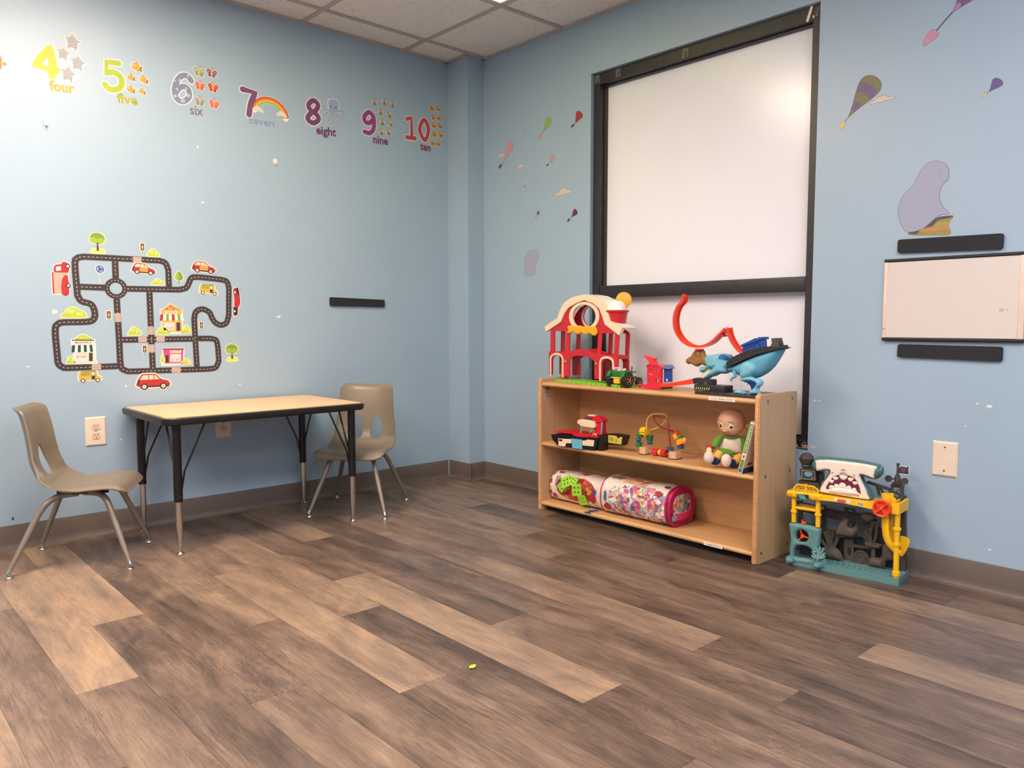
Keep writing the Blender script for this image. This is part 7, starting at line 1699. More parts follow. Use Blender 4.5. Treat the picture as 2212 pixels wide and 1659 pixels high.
for y, a, ry, ra, m in ((2.02, 143, .018, 10, RDT), (2.30, 205, .022, 14, RDT), (2.055, 138, .016, 8, P_('print_pink', (222, 130, 150))), (2.255, 100, .008, 4, RDT), (2.29, 92, .006, 4, RDT), (2.00, 108, .016, 6, P_('logo_navy', (0, 0, 0))), (1.995, 222, .016, 6, P_('logo_navy', (0, 0, 0))), (2.31, 178, .010, 12, P_('print_teal', (70, 110, 130)))):
    patch(b, OB, [(y+ry*math.cos(2*PI*k/10), a+ra*math.sin(2*PI*k/10)) for k in range(10)], m, .001)
for k, (y, a) in enumerate(((2.10, 96), (2.13, 100), (2.16, 104), (2.18, 98), (2.15, 112))): patch(b, OB, [(y+.016*math.cos(2*PI*j/8), a+5*math.sin(2*PI*j/8)) for j in range(8)], P_('photo_skin%d' % (k % 3), ((200, 130, 104), (226, 176, 150), (150, 90, 70))[k % 3]), .0012)
for k in range(5):
    for j in range(3): patch(b, OB, [(2.315-.004*k+j*-.02, 110+3), (2.313-.004*k+j*-.02, 110+3), (2.313-.004*k+j*-.02, 98), (2.315-.004*k+j*-.02, 98)], P_('print_grey', (90, 84, 92)), .001)
b.build('label_print', t)
# second bag behind, y 2.700 to 2.352
B1C, B1RX, B1RZ = 2.772, .078, .073
t = thing('block_bag', (B1C, 2.52, ZB), 'white printed bag with a window showing lime and red building blocks, left end', 'bag')
BD = [P_('band_yellow', (232, 180, 50)), P_('band_blue', (44, 92, 160)), P_('band_red', (200, 44, 56)), P_('band_white', (232, 224, 214))]
def mf1(t_, a):
    if t_ < .07: return BD[int(a/9) % 4]
    ry, ra = (t_-.52)/.36, (a-172)/46
    if ry*ry+ra*ra < 1: return BLK2
    return LBL
b = MB(); bag(b, B1C, 2.698, 2.352, B1RX, B1RZ, mf1, seed=3, steps=90, n=120); b.build('bag_body', t)
OB1 = onbag(B1C, B1RX, B1RZ, k=1.03)
LIM = P_('lime_block', (158, 214, 64), .3)
b = MB(); rr = random.Random(5)
def toothed(y, a, w, h, rot):
    # flat square block with toothed rim and square holes, standing just inside the window
    c0 = OB1(y, a, .004)
    xs_ = Vector((0, -1, 0)); up_ = (OB1(y, a-8, 0)-OB1(y, a+8, 0)).normalized(); cs, sn = math.cos(rot), math.sin(rot); u_ = xs_*cs+up_*sn; v_ = -xs_*sn+up_*cs; n_ = u_.cross(v_)
    if n_.x > 0: n_ = -n_
    f = lambda p, q, d=0.0: c0+u_*p+v_*q+n_*d
    out = []; N = 4; tooth = .003
    for (ax, ay, bx, by) in ((-1, -1, 1, -1), (1, -1, 1, 1), (1, 1, -1, 1), (-1, 1, -1, -1)):
        for k in range(N*2):
            t0, t1 = k/(N*2), (k+1)/(N*2); o = tooth if k % 2 == 0 else 0
            nxn, nyn = (by-ay)/2, -(bx-ax)/2
            for tt in (t0, t1): out.append(((ax+(bx-ax)*tt)*w/2+nxn*o, (ay+(by-ay)*tt)*h/2+nyn*o))
    holes = [[(sx*w*.2-w*.09, sy*h*.2-h*.09), (sx*w*.2+w*.09, sy*h*.2-h*.09), (sx*w*.2+w*.09, sy*h*.2+h*.09), (sx*w*.2-w*.09, sy*h*.2+h*.09)] for sx in (-1, 1) for sy in (-1, 1)]
    b.prism([out]+holes, f, -.003, .003, LIM)
toothed(2.575, 158, .052, .050, .5); toothed(2.50, 176, .056, .054, .15); toothed(2.465, 200, .046, .044, .2); toothed(2.53, 150, .044, .040, -.3); toothed(2.60, 176, .040, .040, .8)
b.build('lime_block', t)
b = MB()
for y, a, ry, ra, m in ((2.64, 112, .020, 6, RDT), (2.50, 96, .026, 5, RDT), (2.60, 100, .018, 4, P_('photo_skin1', (0, 0, 0))), (2.655, 208, .014, 12, RDT), (2.40, 190, .018, 18, RDT), (2.39, 172, .010, 8, P_('band_blue', (0, 0, 0))), (2.385, 205, .008, 8, P_('band_yellow', (0, 0, 0)))):
    patch(b, OB1, [(y+ry*math.cos(2*PI*k/10), a+ra*math.sin(2*PI*k/10)) for k in range(10)], m, .0008)
for k in range(5): patch(b, OB1, [(2.650-.006*k, 175), (2.648-.006*k, 175), (2.648-.006*k, 138), (2.650-.006*k, 138)], P_('print_grey', (0, 0, 0)), .0008)
b.build('label_print', t)
# blue plastic links
LKB = P_('link_blue', (28, 72, 132))
t = thing('plastic_links', (2.677,2.389,0.046), 'dark blue plastic chain links lying in front of the block bags', 'toy links')
for i, (px, rot, rl) in enumerate((((2.64,2.387,0.046), .3, .014), ((2.666,2.388,0.046), .2, .014), ((2.694,2.386,0.046), .5, .013), ((2.734,2.399,0.046), .1, .014))):
    b = MB(); b.tube([(px[0]+(rl*1.0*math.cos(2*PI*k/16))*math.sin(rot)+.55*rl*math.sin(2*PI*k/16)*math.cos(rot), px[1]-(rl*math.cos(2*PI*k/16))*math.cos(rot)+.55*rl*math.sin(2*PI*k/16)*math.sin(rot), ZB+.0022+.002*(i % 2)) for k in range(16)], .0022, LKB, 6, closed=True); b.build('link', t)

# ================================================================== SHARK PLAYSET ON THE FLOOR
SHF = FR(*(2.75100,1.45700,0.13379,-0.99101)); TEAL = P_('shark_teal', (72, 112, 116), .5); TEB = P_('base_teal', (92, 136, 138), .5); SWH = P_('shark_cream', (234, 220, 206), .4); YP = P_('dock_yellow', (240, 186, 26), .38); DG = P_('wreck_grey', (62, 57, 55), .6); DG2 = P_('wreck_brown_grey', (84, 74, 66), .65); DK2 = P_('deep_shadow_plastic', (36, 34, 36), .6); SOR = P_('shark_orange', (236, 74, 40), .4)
a0 = (0,-0.003)[0]; a1 = (0.4033,-0.0006)[0]
t = thing('shark_playset', SHF((a0+a1)/2, 0, -.07), 'hammerhead shark play set with yellow dock standing on the floor against the right wall', 'toy')
fl2 = lambda a, c, d=0.0: SHF(a, d, c)
DD = .128
b = MB(); b.prism([(a0, 0), (a1, 0), (a1, -DD), (a0, -DD)], fl2, 0, .026, TEB)
for k in range(9):
    a = a0+.14+k*.02; b.tube([tuple(SHF(a+.006*math.sin(j), .0262, -.02-.010*j)) for j in range(6)], .0012, TEAL, 6)
for cx_, cd in ((.19, -.05), (.30, -.06)):
    for k in range(8): b.ball(tuple(SHF(a0+cx_+.012*math.cos(k*.8), .026, cd+.010*math.sin(k*.8))), (.0018, .0018, .0012), DK2, nu=6, nv=4)
b.build('base', t)
# rock with openings
rk = cr([(0.0063,0.1544),(0.0157,0.1626),(0.035,0.1631),(0.0579,0.1631),(0.0806,0.1631),(0.1106,0.1605),(0.1256,0.1554),(0.1277,0.1462),(0.1262,0.1114),(0.1241,0.0802),(0.1285,0.0579),(0.1474,0.0424),(0.1516,0.0222),(0.1408,0.0149),(0.1001,0.0096),(0.0624,0.0077),(0.0084,0.0066),(0.0004,0.0129),(0.002,0.0271),(0.0115,0.035),(0.0101,0.0584),(0.0139,0.0907),(0.009,0.1253)], 3, True)
h1 = circ(*(0.0581,0.1164), ((0.0811,0.1205)[0]-(0.0348,0.1142)[0])/2, n=24)
h2 = cr([(0.0316,0.0369),(0.0322,0.0587),(0.0413,0.0754),(0.0641,0.0804),(0.0869,0.075),(0.0987,0.0598),(0.0993,0.0374),(0.0654,0.033),(0.0348,0.0324)], 3, True)
b = MB(); b.puff(rk, SHF, .014, .012, TEB, step=.0045, d=-.012, holes=(h1, h2))
for q, rx_ in (((0.0196,0.0227), .020), ((0.1258,0.0246), .026)): b.ball(tuple(SHF(q[0], q[1]-.004, .004)), (rx_, .016, .014), TEB, nu=16, nv=10)
for k in range(14):
    r_ = random.Random(k); q = (0.1043,0.1228); b.ball(tuple(SHF(q[0]+r_.uniform(-.012, .012), q[1]+r_.uniform(-.05, .03), .0015)), .0018, TEAL, nu=6, nv=4)
b.build('rock', t)
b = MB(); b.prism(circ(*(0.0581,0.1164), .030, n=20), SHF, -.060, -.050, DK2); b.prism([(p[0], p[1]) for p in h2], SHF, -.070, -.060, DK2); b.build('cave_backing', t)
q = (0.0593,0.1166); b = MB()
for k in range(3): b.stroke([q, (q[0]+.024*math.cos(PI*.62+k*2.094), q[1]+.024*math.sin(PI*.62+k*2.094))], .0045, SHF, -.012, -.007, SOR)
b.prism(circ(q[0], q[1], .007, n=16), SHF, -.013, -.005, SOR); b.build('propeller', t)
q = (0.0624,0.1678); b = MB(); b.box(tuple(SHF(q[0], q[1], -.01)), (.012, .016, .009), SOR, bev=.002); b.stroke([(0.0597,0.1692),(0.056,0.1784)], .004, SHF, -.012, -.008, SOR); b.build('lever', t)
# coral
b = MB(); cb_ = (0.1235,0.0396); TC = P_('coral_teal', (112, 158, 158), .5)
for l in ([(0.1235,0.0376),(0.124,0.0609),(0.1224,0.076),(0.1128,0.0858)], [(0.124,0.0609),(0.1298,0.0774),(0.133,0.0915)], [(0.1241,0.057),(0.1355,0.0689),(0.1459,0.0901)], [(0.1242,0.0513),(0.1395,0.0601),(0.1494,0.0716)], [(0.1244,0.0475),(0.1397,0.0517),(0.1505,0.0603)], [(0.1234,0.0531),(0.1118,0.0585),(0.104,0.0705)], [(0.1236,0.0485),(0.1102,0.0485),(0.1018,0.0558)], [(0.1189,0.0695),(0.1114,0.072),(0.1073,0.0828)]):
    b.tube([tuple(SHF(p[0], p[1], .010)) for p in cr(l, 3)], .0042, TC, 8)
b.build('coral', t)
# yellow posts
def post(top, bot, d, r, rings, name='post', foot=True):
    b = MB(); p0 = SHF(bot[0], bot[1], d); p1 = SHF(top[0], top[1], d); b.cyl(p0, p1, r, YP, n=20)
    for (q, h) in rings:
        c = p0.lerp(p1, (q[1]-bot[1])/(top[1]-bot[1])); ax = (p1-p0).normalized(); b.lathe([(r, -h/2), (r*1.38, -h*.35), (r*1.38, h*.35), (r, h/2)], c, YP, axis=ax, n=20)
    b.build(name, t)
post((0.0213,0.2684), (0.0234,0.1651), -.012, .0088, [((0.0195,0.2072), .012)])
post((0.1122,0.2701), (0.1143,0.1612), -.012, .0088, [((0.114,0.2083), .012)])
pt, pb = (0.388,0.2677), (0.3907,0.0148)
post(pt, (pb[0], .026), -.010, .0095, [((0.389,0.2013), .012), ((0.3894,0.1453), .012), ((pb[0], .040), .020)])
b = MB(); q = [(0.0314,0.2231),(0.1378,0.2396),(0.1375,0.2491),(0.136,0.2355),(0.1143,0.2245),(0.0333,0.2234)]
z = (0.0714,0.2216)[1]; b.obox(SHF, (0.0257,0.2222)[0], (0.1161,0.2248)[0], z-.004, z+.005, -.075, -.006, YP, .002); b.build('platform', t)
# dock rail: long yellow beam that slopes with the toy
dk = [(-0.0012,0.2847),(-0.0006,0.2632),(0.1242,0.2642),(0.1295,0.2696),(0.1713,0.2694),(0.2301,0.267),(0.258,0.2657),(0.3094,0.2626),(0.3763,0.2569),(0.3975,0.2567),(0.3965,0.2834),(0.3751,0.2891),(0.312,0.2868),(0.2347,0.2863),(0.1726,0.2884),(0.1253,0.2873),(0.1141,0.2914)]
top_ = (0.0769,0.2918)[1]
za = (0.0007,0.2869)[1]; zb2 = (0.0006,0.2634)[1]; zc2 = (0.3947,0.2903)[1]; zd2 = (0.3965,0.2565)[1]
b = MB()
L0, L1 = (-0.0021,0.2767)[0], (0.1263,0.2798)[0]
b.obox(SHF, L0, L1, zb2+.002, za, -.100, .004, YP, .007)
for x0_, x1_ in (((-0.0023,0.2845)[0], (0.0361,0.2899)[0]), ((0.0885,0.2781)[0], (0.1262,0.2836)[0])): b.obox(SHF, x0_, x1_, zb2, za+.001, -.05, .008, YP, .006)
b.build('dock_corner', t)
R0_, R1_ = L1, (0.3784,0.2878)[0]
b = MB(); b.prism([(0.1235,0.2851),(0.1726,0.2858),(0.2348,0.2845),(0.3121,0.2843),(0.3786,0.2842),(0.3795,0.2585),(0.3095,0.2619),(0.23,0.2681),(0.1713,0.2701),(0.1251,0.269)], SHF, -.100, .000, YP); b.prism([(0.1241,0.268),(0.1731,0.2697),(0.2353,0.2678),(0.3095,0.2619),(0.3093,0.2656),(0.2351,0.2726),(0.1712,0.2743),(0.125,0.2735)], SHF, 0, .006, YP); b.build('dock_rail', t)
b = MB(); e0_, e1_ = (0.3719,0.2868)[0], (0.3972,0.2907)[0]
b.prism([[(e0_, .006), (e1_, .006), (e1_+.004, -.105), (e0_, -.105)], [(e0_+.007, -.012), (e1_-.006, -.012), (e1_-.006, -.098), (e0_+.007, -.098)]], fl2, zd2, zc2+.004, YP); b.prism([(e0_+.005, -.010), (e1_-.004, -.010), (e1_-.004, -.100), (e0_+.005, -.100)], fl2, zd2, zd2+.01, YP); b.build('dock_tray', t)
b = MB()
for q in ([(0.0043,0.2698),(0.0235,0.2714),(0.0233,0.2784),(0.0041,0.2768)], [(0.097,0.2679),(0.1155,0.2694),(0.1153,0.2774),(0.0968,0.2763)]): b.prism([q, [(p[0]*.8+.2*sum(x[0] for x in q)/4, p[1]*.6+.4*sum(x[1] for x in q)/4) for p in q]], SHF, .007, .0092, P_('dock_amber', (206, 146, 28), .5))
b.build('dock_slot', t)
b = MB(); b.prism([(0.041,0.2627),(0.0822,0.2657),(0.0817,0.2818),(0.0405,0.2797)], SHF, .004, .0088, DK2)
for k in range(3): b.prism([(p[0]+k*.0085, p[1]) for p in [(0.0425,0.2796),(0.0485,0.2797),(0.0596,0.2643),(0.052,0.2635)]], SHF, .0088, .0092, P_('stripe_teal', (70, 160, 170), .4))
b.build('striped_decal', t)
b = MB(); lat = [(0.0181,0.2874),(0.0196,0.3013),(0.0326,0.3159),(0.0949,0.3155),(0.113,0.3046),(0.1142,0.2887)]
b.prism([lat, [(0.0231,0.2889),(0.0247,0.3),(0.0355,0.3112),(0.0932,0.3106),(0.1083,0.302),(0.109,0.2918)]], SHF, -.012, -.006, YP)
(lx0, lz0), (lx1, lz1) = (0.024,0.2836), (0.1089,0.3193)
for k in range(10):
    for s in (-1, 1):
        x = lx0+(lx1-lx0)*k/9; hq_ = .45+.55*min(1, min(x-lx0, lx1-x)/.022); seg = [(x-s*.010*hq_, lz0+.0), (x+s*.010*hq_, lz0+(lz1-lz0-.002)*hq_)]
        if min(seg[0][0], seg[1][0]) > lx0-.004 and max(seg[0][0], seg[1][0]) < lx1+.002: b.stroke(seg, .0018, SHF, -.010, -.0075, YP)
b.obox(SHF, (lx0+lx1)/2-.003, (lx0+lx1)/2+.003, lz0, lz1, -.011, -.0065, YP)
b.build('lattice_fence', t)
# shark head
out_ = cr([(0.0786,0.4054),(0.0894,0.4202),(0.119,0.4246),(0.1702,0.4254),(0.2272,0.4263),(0.2761,0.4226),(0.3138,0.4178),(0.3209,0.4077),(0.3273,0.3993),(0.3267,0.3864),(0.3154,0.3703),(0.2988,0.3608),(0.2781,0.3618),(0.2607,0.3662),(0.2683,0.3456),(0.2828,0.3253),(0.2956,0.3012),(0.2961,0.2865),(0.2808,0.2823),(0.1891,0.282),(0.1045,0.289),(0.1023,0.3003),(0.1109,0.3246),(0.1287,0.35),(0.1393,0.3647),(0.1353,0.373),(0.1132,0.371),(0.0891,0.3661),(0.0775,0.3782),(0.0733,0.3913)], 3, True)
b = MB(); b.puff(out_, SHF, .030, .018, TEAL, step=.0055, d=-.052)
b.tube([tuple(SHF(p[0], p[1], -.040)) for p in [(0.3179,0.3963),(0.3254,0.3954)]], .016, TEAL, 16); hd2 = b.build('head', t)
fc = cr([(0.092,0.4097),(0.1038,0.4142),(0.1332,0.4175),(0.1766,0.4187),(0.2333,0.4186),(0.2818,0.4161),(0.3075,0.4126),(0.311,0.4087),(0.306,0.3869),(0.3037,0.3727),(0.2988,0.3683),(0.2764,0.3739),(0.2607,0.3775),(0.254,0.3721),(0.2597,0.3551),(0.2708,0.3344),(0.2819,0.3101),(0.2878,0.2888),(0.2515,0.2871),(0.195,0.2882),(0.1149,0.2908),(0.1127,0.3012),(0.1212,0.3253),(0.1388,0.3506),(0.1475,0.3669),(0.1472,0.3774),(0.1379,0.3801),(0.1197,0.3767),(0.0995,0.3704),(0.0954,0.3833)], 3, True)
mo = cr([(0.142,0.3072),(0.1486,0.329),(0.1607,0.3496),(0.1784,0.3613),(0.1997,0.3659),(0.221,0.3631),(0.2389,0.3542),(0.2501,0.3316),(0.2563,0.3027),(0.2371,0.3018),(0.1801,0.3068)], 3, True)
b = MB(); b.puff(fc, SHF, .009, .008, SWH, step=.0045, d=-.028, back=True, holes=(mo,)); b.build('face', hd2)
b = MB(); b.prism(offset_poly(mo, .004), SHF, -.045, -.0212, P_('mouth_maroon', (110, 26, 54), .5)); b.build('mouth', hd2)
def tooth(q, w, h, up=False):
    b = MB(); s = -1 if not up else 1
    b.puff(cr([(q[0]-w/2, q[1]), (q[0]-w*.46, q[1]+s*h*.6), (q[0]-w*.2, q[1]+s*h*.97), (q[0]+w*.2, q[1]+s*h*.97), (q[0]+w*.46, q[1]+s*h*.6), (q[0]+w/2, q[1])], 3, True), SHF, .004, .005, SWH, step=.004, d=-.019); b.build('tooth', hd2)
for q, w, h in (((0.1565,0.3445), .016, .012), ((0.1706,0.3577), .018, .012), ((0.1979,0.3665), .026, .016), ((0.2239,0.3608), .018, .013), ((0.2398,0.3488), .016, .012)): tooth(q, w, h)
for q, w, h in (((0.1568,0.3131), .017, .012), ((0.1743,0.3181), .018, .014), ((0.1958,0.3203), .026, .019), ((0.2183,0.3167), .018, .015), ((0.2374,0.313), .016, .013)): tooth(q, w, h, True)
b = MB(); b.puff(cr([(0.1399,0.301),(0.147,0.3096),(0.1684,0.319),(0.2006,0.3219),(0.2325,0.3189),(0.2537,0.3096),(0.2601,0.3031),(0.254,0.2997),(0.2331,0.2981),(0.1978,0.296),(0.1691,0.2964)], 3, True), SHF, .013, .014, SWH, step=.007, d=-.020); b.build('lower_jaw', hd2)
b = MB()
GN = P_('nostril_grey', (150, 138, 128), .6)
for l in ([(0.1906,0.3843),(0.1972,0.3896),(0.2055,0.3862)], [(0.1852,0.3735),(0.1976,0.3777),(0.2094,0.3747)], [(0.1564,0.3718),(0.1621,0.3755)], [(0.233,0.3739),(0.2401,0.3719)]): b.tube([tuple(SHF(p[0], p[1], -.0172)) for p in cr(l, 4)], .0016, GN, 6)
b.build('nostril', hd2)
b = MB(); b.prism([(0.1745,0.2838),(0.233,0.2842),(0.2334,0.2712),(0.1759,0.272)], SHF, .0005, .005, SWH); b.build('button_panel', t)
b = MB(); q = [(0.1878,0.2831),(0.2172,0.2837),(0.2175,0.2744),(0.1881,0.2738)]; b.prism(rrect(q[0][0], q[3][1]-.001, q[1][0], q[0][1]-.001, .0025), SHF, .005, .011, SOR); b.build('button', t)
b = MB(); q = (0.2664,0.2737); b.prism(rrect(q[0]-.013, q[1]-.007, q[0]+.013, q[1]+.007, .003), SHF, .0005, .0015, SWH); b.prism(rrect(q[0]-.011, q[1]-.005, q[0]+.011, q[1]+.005, .002), SHF, .0015, .002, P_('badge_grey', (140, 146, 150), .5)); b.build('badge', t)
# orange wheel
q = (0.341,0.2719); rw = ((0.3749,0.2765)[0]-(0.3076,0.2678)[0])/2*.92; nS = SHF(0, 0, 1)-SHF(0, 0, 0)
b = MB(); b.lathe([(rw*.0, .010), (rw*.12, .012), (rw*.2, .006), (rw*.66, .006), (rw*.78, .016), (rw*.92, .018), (rw*1.0, .010), (rw*1.0, .002), (rw*.9, 0)], SHF(q[0], q[1], .004), SOR, axis=nS, n=36)
for k in range(4): a = PI/4+k*PI/2; b.stroke([(q[0]+rw*.2*math.cos(a), q[1]+rw*.2*math.sin(a)), (q[0]+rw*.98*math.cos(a), q[1]+rw*.98*math.sin(a))], .004, SHF, .010, .024, SOR)
b.build('wheel', t)
q2 = q; b = MB(); b.ball(tuple(SHF(q2[0], q2[1], .018)), .004, P_('hub_peach', (246, 140, 110), .4), nu=10, nv=8); b.build('wheel_hub', t)
# slide
b = MB()
sl = cr([(0.3485,0.3158),(0.3485,0.276),(0.3491,0.2398),(0.3505,0.2),(0.3546,0.168),(0.367,0.1448),(0.3874,0.1268),(0.4055,0.1213)], 4); W2 = .022
rings = []
S3 = [Vector(p) for p in sl]
for i, p in enumerate(S3):
    tt = (S3[min(i+1, len(S3)-1)]-S3[max(i-1, 0)]).normalized(); nn = Vector((-tt.y, tt.x))   # toward the right/up side
    if nn.x < 0: nn = -nn
    row = []
    for k in range(11):
        a = math.radians(-105+21*k*1.0); r_ = .0235
        off = -nn*math.cos(a)*r_; row.append(SHF(p.x+off.x+nn.x*.006, p.y+off.y, -.034+math.sin(a)*.030))
    rings.append(row)
VA = [[b.bm.verts.new(v) for v in r_] for r_ in rings]; VB = []
for i, row in enumerate(rings):
    p = S3[i]; c = SHF(p.x, p.y, -.034); VB.append([b.bm.verts.new(v+(c-v).normalized()*.0022) for v in row])
for i in range(len(VA)-1):
    for k in range(10): b.face([VA[i][k], VA[i][k+1], VA[i+1][k+1], VA[i+1][k]], YP); b.face([VB[i][k], VB[i+1][k], VB[i+1][k+1], VB[i][k+1]], YP)
    for k in (0, 10): b.face([VA[i][k], VA[i+1][k], VB[i+1][k], VB[i][k]], YP)
for i in (0, -1):
    for k in range(10): b.face([VA[i][k], VB[i][k], VB[i][k+1], VA[i][k+1]], YP)
b.build('slide', t)
b = MB(); b.prism(cr([(0.3941,0.1697),(0.4235,0.1607),(0.4196,0.1366),(0.4092,0.1094),(0.3983,0.0971),(0.396,0.1249)], 2, True), SHF, -.046, -.040, YP); b.build('slide_end', t); b = MB(); b.prism([(0.3285,0.3166),(0.3377,0.3208),(0.3762,0.3055),(0.3775,0.2949),(0.3319,0.2953)], SHF, -.030, -.025, YP); b.build('slide_entry', t)
# dark back wall: wreck scenery
WD = -.122
def bk_(pts, m, d0, d1, nm=None, smooth=True, holes=()):
    b = MB(); b.prism([cr(pts, 3, True) if smooth else pts]+list(holes), SHF, d0, d1, m); return b.build(nm, t) if nm else b
b = MB()
low = [(-0.0116,-0.0182),(-0.0128,0.0266),(0.0917,0.0786),(0.1178,0.0993),(0.1555,0.0982),(0.1702,0.1049),(0.2105,0.1083),(0.2139,0.1167),(0.2575,0.1053),(0.2634,0.141),(0.2838,0.1675),(0.3012,0.1705),(0.3335,0.1383),(0.3691,0.0996),(0.3965,0.0898),(0.4,-0.007),(0.3177,-0.0057),(0.2682,-0.0027),(0.1586,0.0001),(0.0825,0.0006)]
low = [(a, max(z, .026)) for a, z in low]; b.prism(low, SHF, -.128, -.120, DK2)
b.prism([(-0.0004,0.2242),(0.0154,0.2265),(0.0189,0.1018),(0.003,0.103)], SHF, -.126, -.118, DG); b.prism([(0.0913,0.222),(0.1065,0.2223),(0.1105,0.09),(0.0953,0.0873)], SHF, -.126, -.118, DG)
b.prism([[(0.1756,0.2271),(0.214,0.226),(0.2178,0.1077),(0.1794,0.1065)], [(p[0], p[1]) for p in cr([(0.1887,0.2174),(0.2052,0.2169),(0.2059,0.193),(0.1978,0.1847),(0.1896,0.1896)], 3, True)], [(p[0], p[1]) for p in cr([(0.1901,0.1748),(0.2047,0.1753),(0.206,0.1581),(0.1982,0.1489),(0.1907,0.1554)], 3, True)]], SHF, -.126, -.118, DG)
b.prism([(0.3687,0.3016),(0.3889,0.3009),(0.4018,-0.0104),(0.3782,-0.0117)], SHF, -.126, -.100, DG)
b.prism([(0.0021,0.1354),(0.0936,0.1428),(0.0939,0.1329),(0.0024,0.1253)], SHF, -.126, -.119, DG)
for pts in ([(0.092,0.1983),(0.2824,0.2093),(0.2822,0.215),(0.0918,0.2042)], [(0.0021,0.2063),(0.2824,0.2093),(0.2825,0.2055),(0.0022,0.2023)]): b.prism(pts, SHF, -.125, -.119, DG)
(mx0, mz0), (mx1, mz1) = (0.0043,0.2006), (0.2803,0.2699)
n = 34; hgt = .030
for k in range(n):
    x = mx0+(mx1-mx0)*k/n; zc = mz0+.004-(k/n)*.026
    for s in (-1, 1): b.stroke([(x-s*hgt*.5, zc-hgt*.5), (x+s*hgt*.5, zc+hgt*.5)], .0022, SHF, -.124, -.120, DG)
for o_ in (-1, 1): b.stroke([(mx0-.01, mz0+.004+o_*hgt*.5), (mx1+.01, mz0-.022+o_*hgt*.5)], .007, SHF, -.126, -.118, DG)
b.build('back_wall', t)
b = MB()
b.prism([(0.1817,0.1074),(0.2163,0.1098),(0.2191,0.0251),(0.1843,0.0259)], SHF, -.120, -.108, DG2); b.prism(cr([(0.1956,0.0749),(0.2083,0.0765),(0.2091,0.0522),(0.202,0.045),(0.1964,0.0509)], 3, True), SHF, -.108, -.107, DK2)
b.prism([(0.1844,0.0806),(0.2849,0.0843),(0.2846,0.0937),(0.1987,0.0911)], SHF, -.120, -.106, DG2)
b.build('wreck_cabin', t)
q = (0.2482,0.0468); b = MB()
for rr2, w in ((.0255, .0035), (.016, .003), (.009, .003)): b.tube([tuple(SHF(q[0]+rr2*math.cos(2*PI*k/24), q[1]+rr2*math.sin(2*PI*k/24), -.100)) for k in range(24)], w, DG2, 8, closed=True)
b.prism(circ(q[0], q[1], .024, n=24), SHF, -.112, -.101, DG2); b.build('wreck_wheel', t)
b = MB(); mnd = cr([(0.1088,0.0613),(0.1497,0.073),(0.1721,0.0656),(0.1876,0.0376),(0.1848,0.0118),(0.1295,0.0004),(0.1105,0.0064)], 3, True); b.puff([(a, max(z, .026)) for a, z in mnd], SHF, .022, .03, DG2, step=.007, d=-.085); b.build('grey_rock', t)
b = MB(); mnd = cr([(0.1809,0.0168),(0.2168,0.0319),(0.2456,0.03),(0.2738,0.032),(0.2767,0.0516),(0.2902,0.0649),(0.3146,0.0629),(0.3242,0.0837),(0.3411,0.0907),(0.3298,0.0209),(0.3163,0.0124),(0.264,0.009),(0.1812,0.0091)], 3, True); b.puff([(a, max(z, .026)) for a, z in mnd], SHF, .016, .02, DG2, step=.007, d=-.090); b.build('grey_rock', t)
b = MB(); mnd = cr([(0.3242,0.1077),(0.3407,0.1258),(0.3586,0.0992),(0.3731,0.0722),(0.3633,0.0628),(0.343,0.0587),(0.3341,0.0193),(0.3241,0.0096),(0.3243,0.055)], 3, True); b.puff([(a, max(z, .026)) for a, z in mnd], SHF, .014, .014, DG2, step=.006, d=-.085); b.build('grey_rock', t)
b = MB(); b.puff(cr([(0.1612,0.1454),(0.1749,0.1747),(0.1924,0.1949),(0.2105,0.1922),(0.2112,0.1695),(0.2255,0.1681),(0.2356,0.185),(0.2431,0.1749),(0.2472,0.1567),(0.2268,0.1303),(0.1909,0.1276),(0.1635,0.1285)], 3, True), SHF, .018, .014, DG2, step=.006, d=-.070); b.build('swing_seat', t)
b = MB(); b.puff(cr([(0.2444,0.2072),(0.2526,0.2274),(0.2771,0.2276),(0.298,0.2235),(0.2951,0.208),(0.2783,0.1921),(0.2572,0.1942)], 3, True), SHF, .016, .012, DG2, step=.006, d=-.085); b.build('crate_ledge', t)
b = MB()
for l in ([(0.284,0.1108),(0.2793,0.148),(0.2851,0.1833),(0.2775,0.201)], [(0.291,0.1121),(0.2987,0.1439),(0.2994,0.1743),(0.3058,0.1905)], [(0.2702,0.1044),(0.2587,0.1291),(0.2438,0.1494)], [(0.2772,0.1057),(0.271,0.1313),(0.2614,0.1563)]): b.tube([tuple(SHF(p[0], p[1], -.095)) for p in cr(l, 4)], .0055, DG2, 8)
b.puff(cr([(0.2614,0.111),(0.2752,0.1193),(0.3205,0.1164),(0.3226,0.1055),(0.3108,0.0976),(0.2688,0.0991)], 3, True), SHF, .012, .008, DG2, step=.006, d=-.085)
b.tube([tuple(SHF(p[0], p[1], -.09)) for p in [(0.2925,0.0956),(0.2937,0.0597)]], .008, DG2, 10); b.build('seaweed_table', t)
b = MB()
for k, l in enumerate(([(0.1369,0.0559),(0.1244,0.0969),(0.1121,0.1264)], [(0.1406,0.0566),(0.1393,0.0997),(0.1457,0.1362)], [(0.1442,0.0612),(0.1581,0.0952),(0.1647,0.1199)], [(0.133,0.0591),(0.1098,0.0784),(0.1018,0.0928)], [(0.1379,0.0837),(0.1279,0.1055),(0.1306,0.1375)])): b.tube([tuple(SHF(p[0], p[1], -.095)) for p in cr(l, 4)], .008, DG2, 8)
b.build('grey_coral', t)
